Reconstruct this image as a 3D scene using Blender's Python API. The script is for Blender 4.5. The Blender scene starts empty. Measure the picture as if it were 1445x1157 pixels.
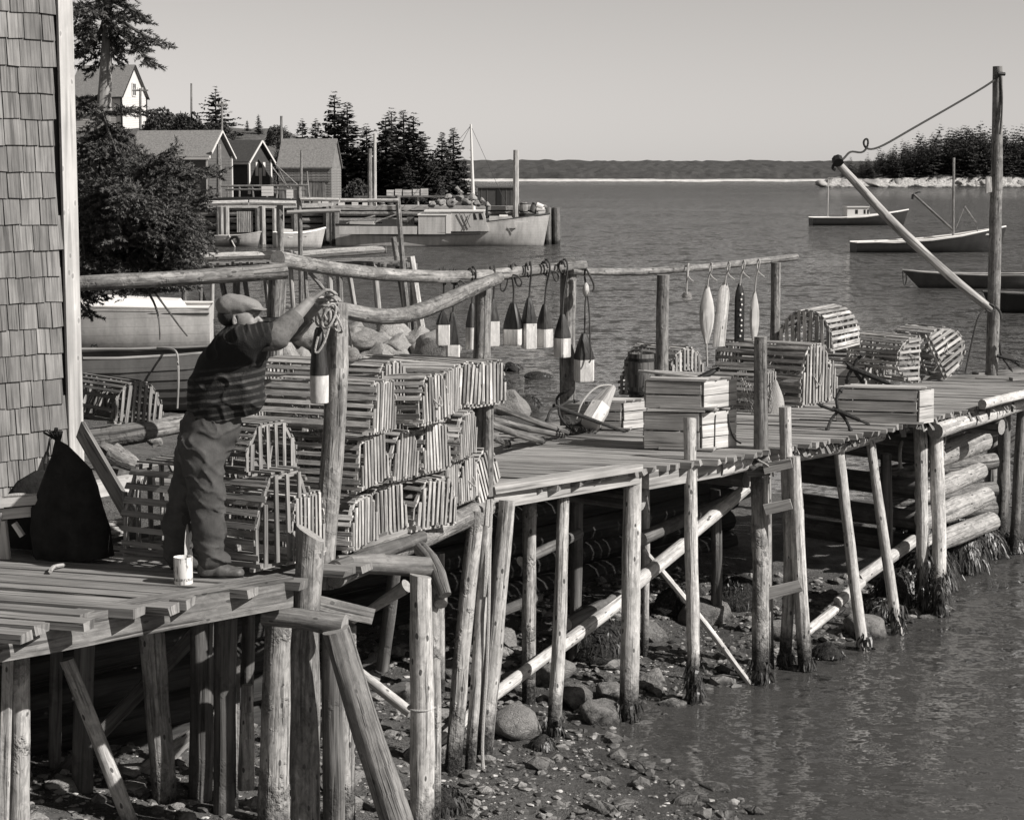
import bpy, bmesh, math, random
import numpy as np
from mathutils import Vector, Matrix, Quaternion, noise as mnoise

# ------------------------------------------------------------------ camera, sky, sun, exposure
SC = bpy.context.scene
COL = SC.collection
FPX, CX, CY, HOR = 2800.0, 722.5, 578.5, 251.0      # focal length and horizon measured in the photograph
PITCH = math.atan((CY - HOR) / FPX)
CAMZ = 4.13
cam_d = bpy.data.cameras.new('camera')
cam_d.sensor_width = 36.0
cam_d.lens = 36.0 * FPX / 1445.0
cam_d.clip_start = 0.1
cam_d.clip_end = 20000
cam = bpy.data.objects.new('camera', cam_d)
COL.objects.link(cam)
cam.location = (0, 0, CAMZ)
cam.rotation_euler = (math.radians(90) - PITCH, 0, 0)
SC.camera = cam

SUN_AZ = math.atan2(-0.407, 0.914)        # direction to the sun in plan: right, a little behind the camera
SUN_EL = math.radians(36)
sun_v = Vector((math.cos(SUN_AZ) * math.cos(SUN_EL), math.sin(SUN_AZ) * math.cos(SUN_EL), math.sin(SUN_EL)))
world = bpy.data.worlds.new('World')
SC.world = world
world.use_nodes = True
wn, wl = world.node_tree.nodes, world.node_tree.links
wn.clear()
sky = wn.new('ShaderNodeTexSky')
sky.sky_type = 'NISHITA'
sky.sun_disc = False
sky.sun_elevation = SUN_EL
sky.sun_rotation = math.radians(90) - SUN_AZ
sky.air_density = 1.0
sky.dust_density = 0.25
bw = wn.new('ShaderNodeRGBToBW')                # monochrome film, printed on warm paper
tint = wn.new('ShaderNodeMix'); tint.data_type = 'RGBA'; tint.blend_type = 'MULTIPLY'
tint.inputs[0].default_value = 1.0
tint.inputs[7].default_value = (1.03, 0.985, 0.945, 1)
bgn = wn.new('ShaderNodeBackground')
bgn.inputs['Strength'].default_value = 0.052
wo = wn.new('ShaderNodeOutputWorld')
wl.new(sky.outputs[0], bw.inputs[0]); wl.new(bw.outputs[0], tint.inputs[6])
wl.new(tint.outputs[2], bgn.inputs['Color']); wl.new(bgn.outputs[0], wo.inputs['Surface'])

sun_d = bpy.data.lights.new('sun', 'SUN')
sun_d.energy = 3.6
sun_d.angle = math.radians(0.5)
sun_d.color = (1.0, 0.965, 0.925)
sun = bpy.data.objects.new('sun', sun_d)
COL.objects.link(sun)
sun.rotation_euler = sun_v.to_track_quat('Z', 'Y').to_euler()

SC.view_settings.view_transform = 'Standard'
SC.view_settings.look = 'None'
SC.view_settings.exposure = 0.85
SC.view_settings.gamma = 1.0
SC.view_settings.use_curve_mapping = False
SC.cycles.max_bounces = 6
SC.cycles.diffuse_bounces = 2
SC.cycles.glossy_bounces = 2
SC.cycles.transmission_bounces = 4
SC.cycles.transparent_max_bounces = 8
SC.cycles.volume_bounces = 0
SC.cycles.caustics_reflective = False
SC.cycles.caustics_refractive = False
SC.cycles.use_denoising = True
SC.cycles.sample_clamp_indirect = 4

# ------------------------------------------------------------------ measuring helpers: from a point of the photograph to a place
CP, SP_ = math.cos(PITCH), math.sin(PITCH)
def ray(px, py):
    x, u = (px - CX) / FPX, (CY - py) / FPX
    return Vector((x, CP + u * SP_, -SP_ + u * CP))
CAMP = Vector((0, 0, CAMZ))
def G(px, py, z=0.0):                   # where the line of sight meets the level z
    r = ray(px, py)
    return CAMP + r * ((z - CAMZ) / r.z)
def D(px, py, y):                       # at the distance y
    r = ray(px, py)
    return CAMP + r * (y / r.y)
def VP(px, py, a, b, off=0.0):          # on the upright plane through a and b
    d = (b - a); d.z = 0; d.normalize()
    n = Vector((-d.y, d.x, 0))
    r = ray(px, py)
    return CAMP + r * (((a + n * off) - CAMP).dot(n) / r.dot(n))

RND = random.Random(7)
def rr(a, b): return RND.uniform(a, b)
NPR = np.random.default_rng(11)

# ------------------------------------------------------------------ objects
def tag(o, label=None, cat=None, group=None, kind=None):
    if label: o['label'] = label
    if cat: o['category'] = cat
    if group: o['group'] = group
    if kind: o['kind'] = kind
    return o
def thing(name, label, cat, loc=(0, 0, 0), rot=0.0, group=None):
    o = bpy.data.objects.new(name, None)
    COL.objects.link(o)
    o.location = loc
    o.rotation_euler = (0, 0, rot) if not hasattr(rot, '__len__') else rot
    o.empty_display_size = 0.1
    return tag(o, label, cat, group)
def link(name, me, parent=None, mat=None):
    o = bpy.data.objects.new(name, me)
    COL.objects.link(o)
    if parent is not None: o.parent = parent
    return o
def dup_tree(o, parent=None):
    c = o.copy(); COL.objects.link(c); c.parent = parent
    for ch in o.children: dup_tree(ch, c)
    return c

class MB:
    """collects shapes; build() links them as one mesh object"""
    def __init__(s, origin=None):
        s.V, s.F, s.U, s.M, s.o = [], [], [], [], Vector(origin) if origin is not None else Vector((0, 0, 0))
    def quad(s, a, b, c, d, uv=None, m=0):
        n = len(s.V); s.V += [a, b, c, d]; s.F.append((n, n + 1, n + 2, n + 3))
        s.U.append(uv or [(0, 0), (1, 0), (1, 1), (0, 1)]); s.M.append(m)
    def tri(s, a, b, c, uv=None, m=0):
        n = len(s.V); s.V += [a, b, c]; s.F.append((n, n + 1, n + 2)); s.U.append(uv or [(0, 0), (1, 0), (.5, 1)]); s.M.append(m)
    def poly(s, pts, m=0):
        n = len(s.V); s.V += list(pts); s.F.append(tuple(range(n, n + len(pts))))
        s.U.append([(p[0] + p[1], p[2] + p[1] * .5) for p in pts]); s.M.append(m)
    def beam(s, p0, p1, w, h, up=(0, 0, 1), jit=0.0, w1=None, h1=None, m=0, me=None, seg=1, bow=0.0):
        """a squared timber from p0 to p1, w across and h high"""
        p0, p1 = Vector(p0), Vector(p1)
        ax = (p1 - p0); L = ax.length; ax.normalize()
        up = Vector(up); sd = ax.cross(up)
        if sd.length < 1e-5: sd = ax.cross(Vector((0, 1, 0)))
        sd.normalize(); up = sd.cross(ax)
        w1 = w if w1 is None else w1; h1 = h if h1 is None else h1
        n0 = len(s.V); off = rr(0, 50)
        for k in range(seg + 1):
            t = k / seg; c = p0.lerp(p1, t) + up * (bow * 4 * t * (1 - t))
            ww, hh = (w + (w1 - w) * t) / 2, (h + (h1 - h) * t) / 2
            for a, b in ((-1, -1), (1, -1), (1, 1), (-1, 1)):
                q = c + sd * (a * ww + rr(-jit, jit)) + up * (b * hh + rr(-jit, jit))
                if k in (0, seg): q = q + ax * rr(-jit, jit) * 2
                s.V.append(q)
        dims = (w, h, w, h)
        for k in range(seg):
            u = 0
            for i in range(4):
                j = (i + 1) % 4
                a, b = n0 + 4 * k, n0 + 4 * k + 4
                s.F.append((a + i, a + j, b + j, b + i))
                v0, v1 = off + L * k / seg, off + L * (k + 1) / seg
                s.U.append([(u, v0), (u + dims[i], v0), (u + dims[i], v1), (u, v1)]); s.M.append(m)
                u += dims[i] + .013
        em = m if me is None else me
        s.F.append((n0 + 3, n0 + 2, n0 + 1, n0)); s.U.append([(0, h), (w, h), (w, 0), (0, 0)]); s.M.append(em)
        e = n0 + 4 * seg
        s.F.append((e, e + 1, e + 2, e + 3)); s.U.append([(0, 0), (w, 0), (w, h), (0, h)]); s.M.append(em)
    def log(s, pts, rad, n=10, step=0.2, rough=0.06, m=0, me=None, caps=True, slant=0.0, knots=0):
        """a round timber along pts; rad = one radius or one per point"""
        pts = [Vector(p) for p in pts]
        rad = [rad] * len(pts) if not hasattr(rad, '__len__') else list(rad)
        P, R = [], []
        for k in range(len(pts) - 1):
            L = (pts[k + 1] - pts[k]).length; c = max(1, int(L / step))
            for i in range(c):
                t = i / c; P.append(pts[k].lerp(pts[k + 1], t)); R.append(rad[k] + (rad[k + 1] - rad[k]) * t)
        P.append(pts[-1]); R.append(rad[-1])
        if len(pts) > 2:
            for _ in range(2):
                Q = [P[0]] + [(P[i - 1] + P[i] * 2 + P[i + 1]) / 4 for i in range(1, len(P) - 1)] + [P[-1]]; P = Q
        ax = (P[-1] - P[0]).normalized()
        ref = Vector((0, 0, 1)) if abs(ax.z) < .8 else Vector((0, -1, 0))
        n0 = len(s.V); v = 0.0; vs = []; sx, sy = rr(0, 90), rr(0, 90); off = rr(0, 50)
        kn = [(rr(.08, .95), rr(0, 6.28), rr(.1, .22)) for _ in range(knots)]
        Ltot = sum((P[i + 1] - P[i]).length for i in range(len(P) - 1))
        for k, p in enumerate(P):
            d = (P[min(k + 1, len(P) - 1)] - P[max(k - 1, 0)]).normalized()
            a = d.cross(ref).normalized(); b = a.cross(d)
            if k: v += (p - P[k - 1]).length
            vs.append(off + v)
            cw = 0.35 * R[k] * rough * 6
            c = p + a * (mnoise.noise((sx, v * .9, 1)) * cw) + b * (mnoise.noise((sy, v * .9, 5)) * cw)
            for i in range(n):
                t = 2 * math.pi * i / n
                q = R[k] * (1 + rough * mnoise.noise((math.cos(t) * .9 + sx, math.sin(t) * .9 + sy, v * 2.5)) * 1.6)
                for kt, ka, kh in kn:
                    dv = (v - kt * Ltot) / (R[k] * .45); da = (math.atan2(math.sin(t - ka), math.cos(t - ka))) / .45
                    q += R[k] * kh * math.exp(-dv * dv - da * da)
                e = 0.0
                if k == 0: e = -slant * math.cos(t) * R[k]
                if k == len(P) - 1: e = slant * math.cos(t) * R[k] + rr(-.02, .02) * R[k]
                s.V.append(c + a * (math.cos(t) * q) + b * (math.sin(t) * q) + d * e)
        for k in range(len(P) - 1):
            for i in range(n):
                j = (i + 1) % n; A, B = n0 + k * n, n0 + (k + 1) * n
                s.F.append((A + i, A + j, B + j, B + i))
                u0, u1 = i / n * 6.283 * R[k], (i + 1) / n * 6.283 * R[k]
                s.U.append([(u0, vs[k]), (u1, vs[k]), (u1, vs[k + 1]), (u0, vs[k + 1])]); s.M.append(m)
        if caps:
            em = m if me is None else me
            for base, rev, k in ((n0, True, 0), (n0 + (len(P) - 1) * n, False, -1)):
                idx = [base + i for i in range(n)]
                uv = [(math.cos(2 * math.pi * i / n) * R[k], math.sin(2 * math.pi * i / n) * R[k]) for i in range(n)]
                s.F.append(tuple(reversed(idx)) if rev else tuple(idx)); s.U.append(list(reversed(uv)) if rev else uv); s.M.append(em)
    def rope(s, pts, r, n=6, smooth=2, m=0, closed=False):
        P = [Vector(p) for p in pts]
        for _ in range(smooth):
            Q = [] if closed else [P[0]]
            for i in range(len(P) if closed else len(P) - 1):
                a, b = P[i], P[(i + 1) % len(P)]
                Q += [a.lerp(b, .25), a.lerp(b, .75)]
            if not closed: Q.append(P[-1])
            P = Q
        s.log(P, r, n=n, step=9, rough=0.0, m=m)
    def lathe(s, prof, n=16, m=0, M=None, caps=(True, True), ms=None, arc=2 * math.pi):
        """prof = [(r, z)...] about the local z axis"""
        n0 = len(s.V); M = M or Matrix.Identity(4)
        for r, z in prof:
            for i in range(n):
                t = arc * i / n; s.V.append(M @ Vector((r * math.cos(t), r * math.sin(t), z)))
        v = 0
        for k in range(len(prof) - 1):
            dv = math.hypot(prof[k + 1][0] - prof[k][0], prof[k + 1][1] - prof[k][1])
            for i in range(n):
                j = (i + 1) % n; A, B = n0 + k * n, n0 + k * n + n
                s.F.append((A + i, A + j, B + j, B + i)); R = max(prof[k][0], .01)
                s.U.append([(arc * i / n * R, v), (arc * (i + 1) / n * R, v), (arc * (i + 1) / n * R, v + dv), (arc * i / n * R, v + dv)])
                s.M.append(ms[k] if ms else m)
            v += dv
        for c, b, rev in ((caps[0], n0, True), (caps[1], n0 + (len(prof) - 1) * n, False)):
            if c:
                idx = [b + i for i in range(n)]
                if rev: idx.reverse()
                s.F.append(tuple(idx)); s.U.append([(math.cos(6.28 * i / n), math.sin(6.28 * i / n)) for i in range(n)]); s.M.append((ms[0] if rev else ms[-1]) if ms else m)
    def loft(s, rings, closed=True, caps=(True, True), m=0, ms=None):
        """rings of equal length"""
        n0 = len(s.V); n = len(rings[0])
        for r in rings: s.V += [Vector(p) for p in r]
        lu = [0.0]
        for i in range(n): lu.append(lu[-1] + (Vector(rings[0][(i + 1) % n]) - Vector(rings[0][i])).length)
        v = 0
        for k in range(len(rings) - 1):
            dv = (Vector(rings[k + 1][0]) - Vector(rings[k][0])).length
            for i in range(n if closed else n - 1):
                j = (i + 1) % n; A, B = n0 + k * n, n0 + k * n + n
                s.F.append((A + i, A + j, B + j, B + i)); s.U.append([(lu[i], v), (lu[i + 1], v), (lu[i + 1], v + dv), (lu[i], v + dv)])
                s.M.append(ms[i] if ms else m)
            v += dv
        if closed:
            for c, b, rev in ((caps[0], n0, True), (caps[1], n0 + (len(rings) - 1) * n, False)):
                if c:
                    idx = [b + i for i in range(n)]
                    if rev: idx.reverse()
                    s.F.append(tuple(idx)); s.U.append([(0, 0)] * n); s.M.append(m)
    def mesh(s, name, mats, smooth=True, angle=35):
        me = bpy.data.meshes.new(name)
        o = s.o
        me.from_pydata([(v[0] - o.x, v[1] - o.y, v[2] - o.z) for v in s.V], [], s.F)
        uv = me.uv_layers.new(name='UVMap')
        flat = [c for f in s.U for p in f for c in p]
        uv.data.foreach_set('uv', flat)
        for mt in (mats if isinstance(mats, (list, tuple)) else [mats]): me.materials.append(mt)
        if any(s.M): me.polygons.foreach_set('material_index', s.M)
        if smooth:
            me.polygons.foreach_set('use_smooth', [True] * len(s.F))
            me.update()
            me.set_sharp_from_angle(angle=math.radians(angle))
        else:
            me.polygons.foreach_set('use_smooth', [False] * len(s.F)); me.update()
        return me
    def build(s, name, mats, parent=None, smooth=True, angle=35):
        """links the mesh; when the parent sits away from the world's origin, geometry given in world coordinates is kept in place"""
        o = link(name, s.mesh(name, mats, smooth, angle), parent)
        o.location = s.o if (parent is None or s.o.length == 0) else s.o - parent.location
        return o

def world_part(mb, name, mats, parent, **k):
    """a part whose shapes were given in world coordinates, under a parent standing elsewhere"""
    o = mb.build(name, mats, None, **k)
    if parent is not None:
        pm = Matrix.LocRotScale(parent.location, parent.rotation_euler, parent.scale)
        if parent.parent is not None:
            pp = parent.parent
            pm = Matrix.LocRotScale(pp.location, pp.rotation_euler, pp.scale) @ pm
        o.parent = parent
        o.matrix_parent_inverse = pm.inverted()
    return o

# vectorised value noise
def _hash(ix, iy, iz, seed):
    h = (ix.astype(np.int64) * 374761393 + iy.astype(np.int64) * 668265263 + iz.astype(np.int64) * 2147483647 + seed * 974634) & 0x7fffffff
    h = ((h ^ (h >> 13)) * 1274126177) & 0x7fffffff
    h = ((h ^ (h >> 16)) * 60493) & 0x7fffffff
    return (h & 0xffff) / 32767.5 - 1.0
def vnoise(x, y, z=None, seed=0):
    x = np.asarray(x, float); y = np.asarray(y, float)
    z = np.zeros_like(x) if z is None else np.asarray(z, float)
    ix, iy, iz = np.floor(x), np.floor(y), np.floor(z)
    fx, fy, fz = x - ix, y - iy, z - iz
    fx, fy, fz = fx * fx * (3 - 2 * fx), fy * fy * (3 - 2 * fy), fz * fz * (3 - 2 * fz)
    r = 0
    for a in (0, 1):
        for b in (0, 1):
            for c in (0, 1):
                r = r + _hash(ix + a, iy + b, iz + c, seed) * (fx if a else 1 - fx) * (fy if b else 1 - fy) * (fz if c else 1 - fz)
    return r
def fbm(x, y, z=None, o=4, seed=0):
    r = 0; a = 1.0; f = 1.0; t = 0
    for k in range(o):
        r = r + a * vnoise(x * f, y * f, None if z is None else z * f, seed + k); t += a; a *= .5; f *= 2.03
    return r / t
def np_mesh(name, V, F, mat, smooth=False):
    me = bpy.data.meshes.new(name)
    V = np.asarray(V, np.float32); F = np.asarray(F, np.int32)
    me.vertices.add(len(V)); me.vertices.foreach_set('co', V.ravel())
    k = F.shape[1]
    me.loops.add(F.size); me.loops.foreach_set('vertex_index', F.ravel())
    me.polygons.add(len(F)); me.polygons.foreach_set('loop_start', np.arange(0, F.size, k, dtype=np.int32))
    try: me.polygons.foreach_set('loop_total', np.full(len(F), k, np.int32))
    except Exception: pass
    me.polygons.foreach_set('use_smooth', np.full(len(F), smooth))
    me.update(calc_edges=True)
    me.materials.append(mat)
    return me
# ------------------------------------------------------------------ materials (grey values of a monochrome print)
def g(v, a=1.0): return (min(1, v * 1.02), v, v * 0.975, 1)
class NT:
    def __init__(s, name):
        s.m = bpy.data.materials.new(name); s.m.use_nodes = True
        s.t = s.m.node_tree; s.t.nodes.clear()
        s.out = s.n('ShaderNodeOutputMaterial'); s.b = s.n('ShaderNodeBsdfPrincipled')
        s.l(s.b.outputs[0], s.out.inputs[0]); s.b.inputs['Roughness'].default_value = .8
        s.b.inputs['Specular IOR Level'].default_value = .3
    def n(s, t, **k):
        x = s.t.nodes.new(t)
        for a, b in k.items(): setattr(x, a, b)
        return x
    def l(s, a, b): s.t.links.new(a, b)
    def math(s, op, a, b=None, c=None, clamp=False):
        x = s.n('ShaderNodeMath', operation=op, use_clamp=clamp)
        for i, v in enumerate((a, b, c)):
            if v is None: continue
            if isinstance(v, (int, float)): x.inputs[i].default_value = v
            else: s.l(v, x.inputs[i])
        return x.outputs[0]
    def noise(s, vec, scale, detail=4, rough=.55, dist=0.0, typ=None):
        x = s.n('ShaderNodeTexNoise'); x.inputs['Scale'].default_value = scale; x.inputs['Detail'].default_value = detail
        x.inputs['Roughness'].default_value = rough; x.inputs['Distortion'].default_value = dist
        if vec is not None: s.l(vec, x.inputs['Vector'])
        return x.outputs['Fac']
    def vor(s, vec, scale, feat='F1', out='Distance'):
        x = s.n('ShaderNodeTexVoronoi', feature=feat); x.inputs['Scale'].default_value = scale
        if vec is not None: s.l(vec, x.inputs['Vector'])
        return x.outputs[out]
    def ramp(s, fac, stops, interp='LINEAR'):
        x = s.n('ShaderNodeValToRGB'); x.color_ramp.interpolation = interp
        el = x.color_ramp.elements
        while len(el) < len(stops): el.new(.5)
        for e, (p, c) in zip(el, stops): e.position = p; e.color = g(c) if isinstance(c, (int, float)) else c
        s.l(fac, x.inputs[0]); return x.outputs[0]
    def mapr(s, v, a, b, c, d):
        x = s.n('ShaderNodeMapRange')
        for i, q in enumerate((a, b, c, d)): x.inputs[i + 1].default_value = q
        s.l(v, x.inputs[0]); return x.outputs[0]
    def mix(s, fac, a, b, mode='MIX'):
        x = s.n('ShaderNodeMix', data_type='RGBA', blend_type=mode)
        for i, v in ((0, fac), (6, a), (7, b)):
            if isinstance(v, (int, float)): x.inputs[i].default_value = v if i == 0 else g(v)
            elif isinstance(v, tuple): x.inputs[i].default_value = v
            else: s.l(v, x.inputs[i])
        return x.outputs[2]
    def scalec(s, col, f):                      # colour times a number
        x = s.n('ShaderNodeVectorMath', operation='SCALE'); s.l(col, x.inputs[0])
        if isinstance(f, (int, float)): x.inputs['Scale'].default_value = f
        else: s.l(f, x.inputs['Scale'])
        return x.outputs[0]
    def coords(s, which): return s.n('ShaderNodeTexCoord').outputs[which]
    def pos(s): return s.n('ShaderNodeNewGeometry').outputs['Position']
    def rnd(s): return s.n('ShaderNodeObjectInfo').outputs['Random']
    def sep(s, v):
        x = s.n('ShaderNodeSeparateXYZ'); s.l(v, x.inputs[0]); return x.outputs
    def comb(s, a, b, c):
        x = s.n('ShaderNodeCombineXYZ')
        for i, v in enumerate((a, b, c)):
            if isinstance(v, (int, float)): x.inputs[i].default_value = v
            else: s.l(v, x.inputs[i])
        return x.outputs[0]
    def vmul(s, v, t):
        x = s.n('ShaderNodeVectorMath', operation='MULTIPLY'); s.l(v, x.inputs[0]); x.inputs[1].default_value = t; return x.outputs[0]
    def vadd(s, a, b):
        x = s.n('ShaderNodeVectorMath', operation='ADD'); s.l(a, x.inputs[0]); s.l(b, x.inputs[1]); return x.outputs[0]
    def bump(s, h, strength=.4, dist=.01, prev=None):
        x = s.n('ShaderNodeBump'); x.inputs['Strength'].default_value = strength; x.inputs['Distance'].default_value = dist
        s.l(h, x.inputs['Height'])
        if prev is not None: s.l(prev, x.inputs['Normal'])
        return x.outputs[0]
    def fin(s, col=None, nrm=None, rough=None):
        if col is not None:
            if isinstance(col, tuple): s.b.inputs['Base Color'].default_value = col
            else: s.l(col, s.b.inputs['Base Color'])
        if nrm is not None: s.l(nrm, s.b.inputs['Normal'])
        if rough is not None:
            if isinstance(rough, (int, float)): s.b.inputs['Roughness'].default_value = rough
            else: s.l(rough, s.b.inputs['Roughness'])
        return s.m

def wood(name, lo, hi, grain=60, stretch=.05, cracks=.5, blotch=.35, bump=.5, tone=(.82, 1.15), tide=None, dots=0.0, rough=.85, bark=0.0, mottle=0.0):
    """weathered timber; uv runs in metres with v along the grain"""
    t = NT(name)
    uv = t.coords('UV'); rnd = t.rnd()
    off = t.comb(t.math('MULTIPLY', rnd, 37.0), t.math('MULTIPLY', rnd, 91.0), t.math('MULTIPLY', rnd, 13.0))
    base = t.vadd(uv, off)
    st = t.vmul(base, (grain, grain * stretch, 1))
    n1 = t.noise(st, 1.0, 6, .6, .6)
    col = t.ramp(n1, [(.32, lo * .85), (.66, hi)])
    bl = t.noise(t.vmul(base, (5, 2.2, 1)), 1.0, 4, .6)
    col = t.scalec(col, t.mapr(bl, .3, .7, 1 - blotch, 1 + blotch * .45))
    cr = t.noise(t.vmul(base, (grain * .55, grain * .022, 1)), 1.0, 3, .5, .3)
    cm = t.mapr(cr, .36, .43, 1 - cracks, 1.0)
    col = t.scalec(col, cm)
    if dots:
        dv = t.vor(t.vadd(t.vmul(base, (15, 7.5, 1)), t.vmul(t.n('ShaderNodeTexNoise').outputs['Color'], (.2, .2, 0))), 1.0)
        col = t.scalec(col, t.ramp(dv, [(.05, (1 - dots,) * 3 + (1,)), (.13, (1 - dots,) * 3 + (1,)), (.17, (1.12,) * 3 + (1,)), (.30, (1.0,) * 3 + (1,))]))
    if mottle:
        mt = t.noise(t.vmul(base, (26, 11, 1)), 1.0, 5, .7, .8)
        col = t.scalec(col, t.mapr(mt, .36, .60, 1 - mottle, 1 + mottle * .25))
    h = t.math('ADD', t.math('MULTIPLY', n1, .6), cm)
    if bark:
        p = t.coords('Object')
        bn = t.noise(p, 3.2, 5, .65)
        bm = t.mapr(bn, .50, .56, 0, bark)
        fl = t.noise(p, 40, 3, .7)
        col = t.mix(bm, col, t.ramp(fl, [(.3, lo * .22), (.7, lo * .75)]))
        h = t.math('ADD', h, t.math('MULTIPLY', bm, t.math('ADD', fl, .6)))
    col = t.scalec(col, t.mapr(rnd, 0, 1, tone[0], tone[1]))
    if tide is not None:
        P = t.pos(); z = t.sep(P)[2]
        zz = t.math('ADD', z, t.math('MULTIPLY', t.math('SUBTRACT', t.noise(P, 9, 4, .7), .5), .55))
        wet = t.mapr(zz, tide - .16, tide + .10, 1, 0)
        weed = t.noise(P, 55, 4, .7)
        wc = t.ramp(weed, [(.42, .012), (.58, .05), (.70, .16)])
        col = t.mix(wet, col, wc)
        h = t.math('ADD', h, t.math('MULTIPLY', wet, t.math('MULTIPLY', weed, 2.5)))
    return t.fin(col, t.bump(h, bump, .012), rough)

def end_wood(name, v):
    t = NT(name)
    uv = t.coords('UV')
    ln = t.n('ShaderNodeVectorMath', operation='LENGTH'); t.l(uv, ln.inputs[0])
    r = t.math('SINE', t.math('MULTIPLY', t.math('ADD', ln.outputs['Value'], t.math('MULTIPLY', t.noise(uv, 18, 3), .03)), 520))
    col = t.ramp(r, [(0, v * .78), (1, v)])
    col = t.scalec(col, t.mapr(t.noise(uv, 30, 4, .6), .3, .7, .65, 1.15))
    return t.fin(col, None, .9)

def plain(name, v, var=.2, scale=12, rough=.7, bump=.15, spec=.3, fine=None, tone=None):
    t = NT(name)
    p = t.coords('Object')
    n = t.noise(p, scale, 5, .6)
    col = t.ramp(n, [(.25, v * (1 - var)), (.75, v * (1 + var))])
    if tone: col = t.scalec(col, t.mapr(t.rnd(), 0, 1, *tone))
    h = n
    if fine: h = t.math('ADD', n, t.noise(p, fine, 3, .6))
    t.b.inputs['Specular IOR Level'].default_value = spec
    return t.fin(col, t.bump(h, bump, .01), rough)

M = {}
M['pole'] = wood('pole_wood', .40, .60, 60, .03, .5, .30, .8, (.84, 1.1), tide=.32, dots=.8, bark=.15, mottle=.38)
M['pole_bark'] = wood('bark_pole_wood', .34, .54, 60, .04, .5, .4, 1.0, (.85, 1.08), tide=.34, dots=.7, bark=.85, mottle=.4)
M['pole_dark'] = wood('aged_pole_wood', .14, .27, 50, .04, .5, .35, .8, (.85, 1.1), tide=.34, dots=.6, bark=.3, mottle=.4)
M['peeled'] = wood('peeled_wood', .46, .64, 60, .04, .35, .22, .6, (.88, 1.08), dots=.7, mottle=.3)
M['rail'] = wood('rail_wood', .20, .35, 55, .04, .5, .35, .9, (.88, 1.1), dots=.6, bark=.35, mottle=.5)
M['plank'] = wood('plank_wood', .21, .37, 55, .03, .55, .25, .5, (.75, 1.12))
M['plank_dark'] = wood('deck_plank_wood', .16, .30, 55, .03, .55, .3, .5, (.8, 1.15))
M['timber'] = wood('timber_wood', .14, .28, 50, .03, .55, .35, .7, (.9, 1.08), dots=.5, mottle=.3)
M['beam_light'] = wood('edge_timber_wood', .30, .46, 45, .03, .5, .3, .5, (.9, 1.05))
M['slat'] = wood('lath_wood', .36, .66, 70, .04, .55, .45, .5, (.55, 1.15), mottle=.25)
M['slat_old'] = wood('aged_lath_wood', .20, .36, 70, .04, .5, .35, .5, (.7, 1.12))
M['crate'] = wood('crate_wood', .42, .60, 50, .04, .35, .3, .4, (.9, 1.06))
M['crate_old'] = wood('old_crate_wood', .26, .40, 50, .04, .4, .35, .5, (.9, 1.06))
M['grey_wood'] = wood('shed_wood', .16, .28, 30, .04, .5, .3, .4, (.8, 1.15))
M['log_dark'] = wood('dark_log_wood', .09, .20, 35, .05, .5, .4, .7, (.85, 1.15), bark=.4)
M['shade_log'] = wood('shade_log_wood', .018, .05, 35, .05, .5, .4, .7, (.85, 1.15))  # near-black colour stands in for the deep shade under the decks
M['crib'] = wood('crib_log_wood', .34, .52, 50, .05, .4, .3, .9, (.9, 1.08), dots=.7, bark=.3, mottle=.4)
M['end'] = end_wood('cut_end_wood', .34)
M['end_light'] = end_wood('fresh_cut_end_wood', .62)
M['shingle'] = wood('shingle_wood', .155, .265, 60, .03, .45, .38, .6, (.76, 1.14))
M['trim'] = wood('white_trim_paint', .42, .56, 25, .03, .3, .22, .2, (1, 1), dots=.35, rough=.6)
M['white'] = plain('white_paint', .60, .05, 20, .5, .1)
M['buoy_white'] = wood('buoy_white_paint', .58, .76, 25, .12, .22, .16, .25, (.86, 1.06), dots=.35, rough=.55, mottle=.22)
M['buoy_black'] = wood('buoy_black_paint', .014, .05, 30, .12, .4, .4, .3, (.6, 1.8), dots=.3, rough=.45, mottle=.4)
def hull_paint(name, v, seam=.16, dark=.6):
    t = NT(name); P = t.coords('Object'); x, y, z = t.sep(P)
    st = t.noise(t.vmul(P, (3.2, 3.2, .35)), 1, 5, .65); n = t.noise(P, 14, 4, .6)
    w = t.math('ADD', z, t.math('MULTIPLY', x, .012))
    f = t.math('ABSOLUTE', t.math('SUBTRACT', t.math('FRACT', t.math('DIVIDE', w, seam)), .5))
    sm = t.mapr(f, .47, .495, 1, dark)
    col = t.ramp(st, [(.32, v * .72), (.55, v), (.75, v * 1.1)])
    col = t.scalec(t.scalec(col, sm), t.mapr(n, .3, .7, .9, 1.06))
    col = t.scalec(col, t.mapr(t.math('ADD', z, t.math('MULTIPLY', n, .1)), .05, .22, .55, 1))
    return t.fin(col, t.bump(t.math('ADD', sm, t.math('MULTIPLY', n, .2)), .3, .02), .5)
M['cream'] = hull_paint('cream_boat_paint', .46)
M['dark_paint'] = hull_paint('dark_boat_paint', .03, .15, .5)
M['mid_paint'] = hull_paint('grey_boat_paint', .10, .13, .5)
M['deck_white'] = plain('white_deck_paint', .72, .06, 6, .5, .05)
M['black'] = plain('black_tar', .012, .3, 8, .6, .2)
M['iron'] = plain('rusted_iron', .025, .5, 30, .75, .5, fine=90)
M['rope'] = plain('rope_fibre', .34, .25, 120, .95, .6)
M['rope_dark'] = plain('tarred_rope_fibre', .05, .4, 120, .9, .6)
M['twine'] = plain('net_twine', .30, .2, 60, .9, .3)
M['glass_dark'] = plain('dark_window_glass', .02, .1, 2, .12, .0, .5)
M['roof'] = plain('dark_roof_shingle', .085, .25, 6, .9, .4, fine=40)
M['roof_pale'] = plain('weathered_roof_shingle', .20, .4, 9, .95, .6, fine=30)
M['clap_dark'] = plain('dark_clapboard_paint', .05, .2, 4, .8, .1)
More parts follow.
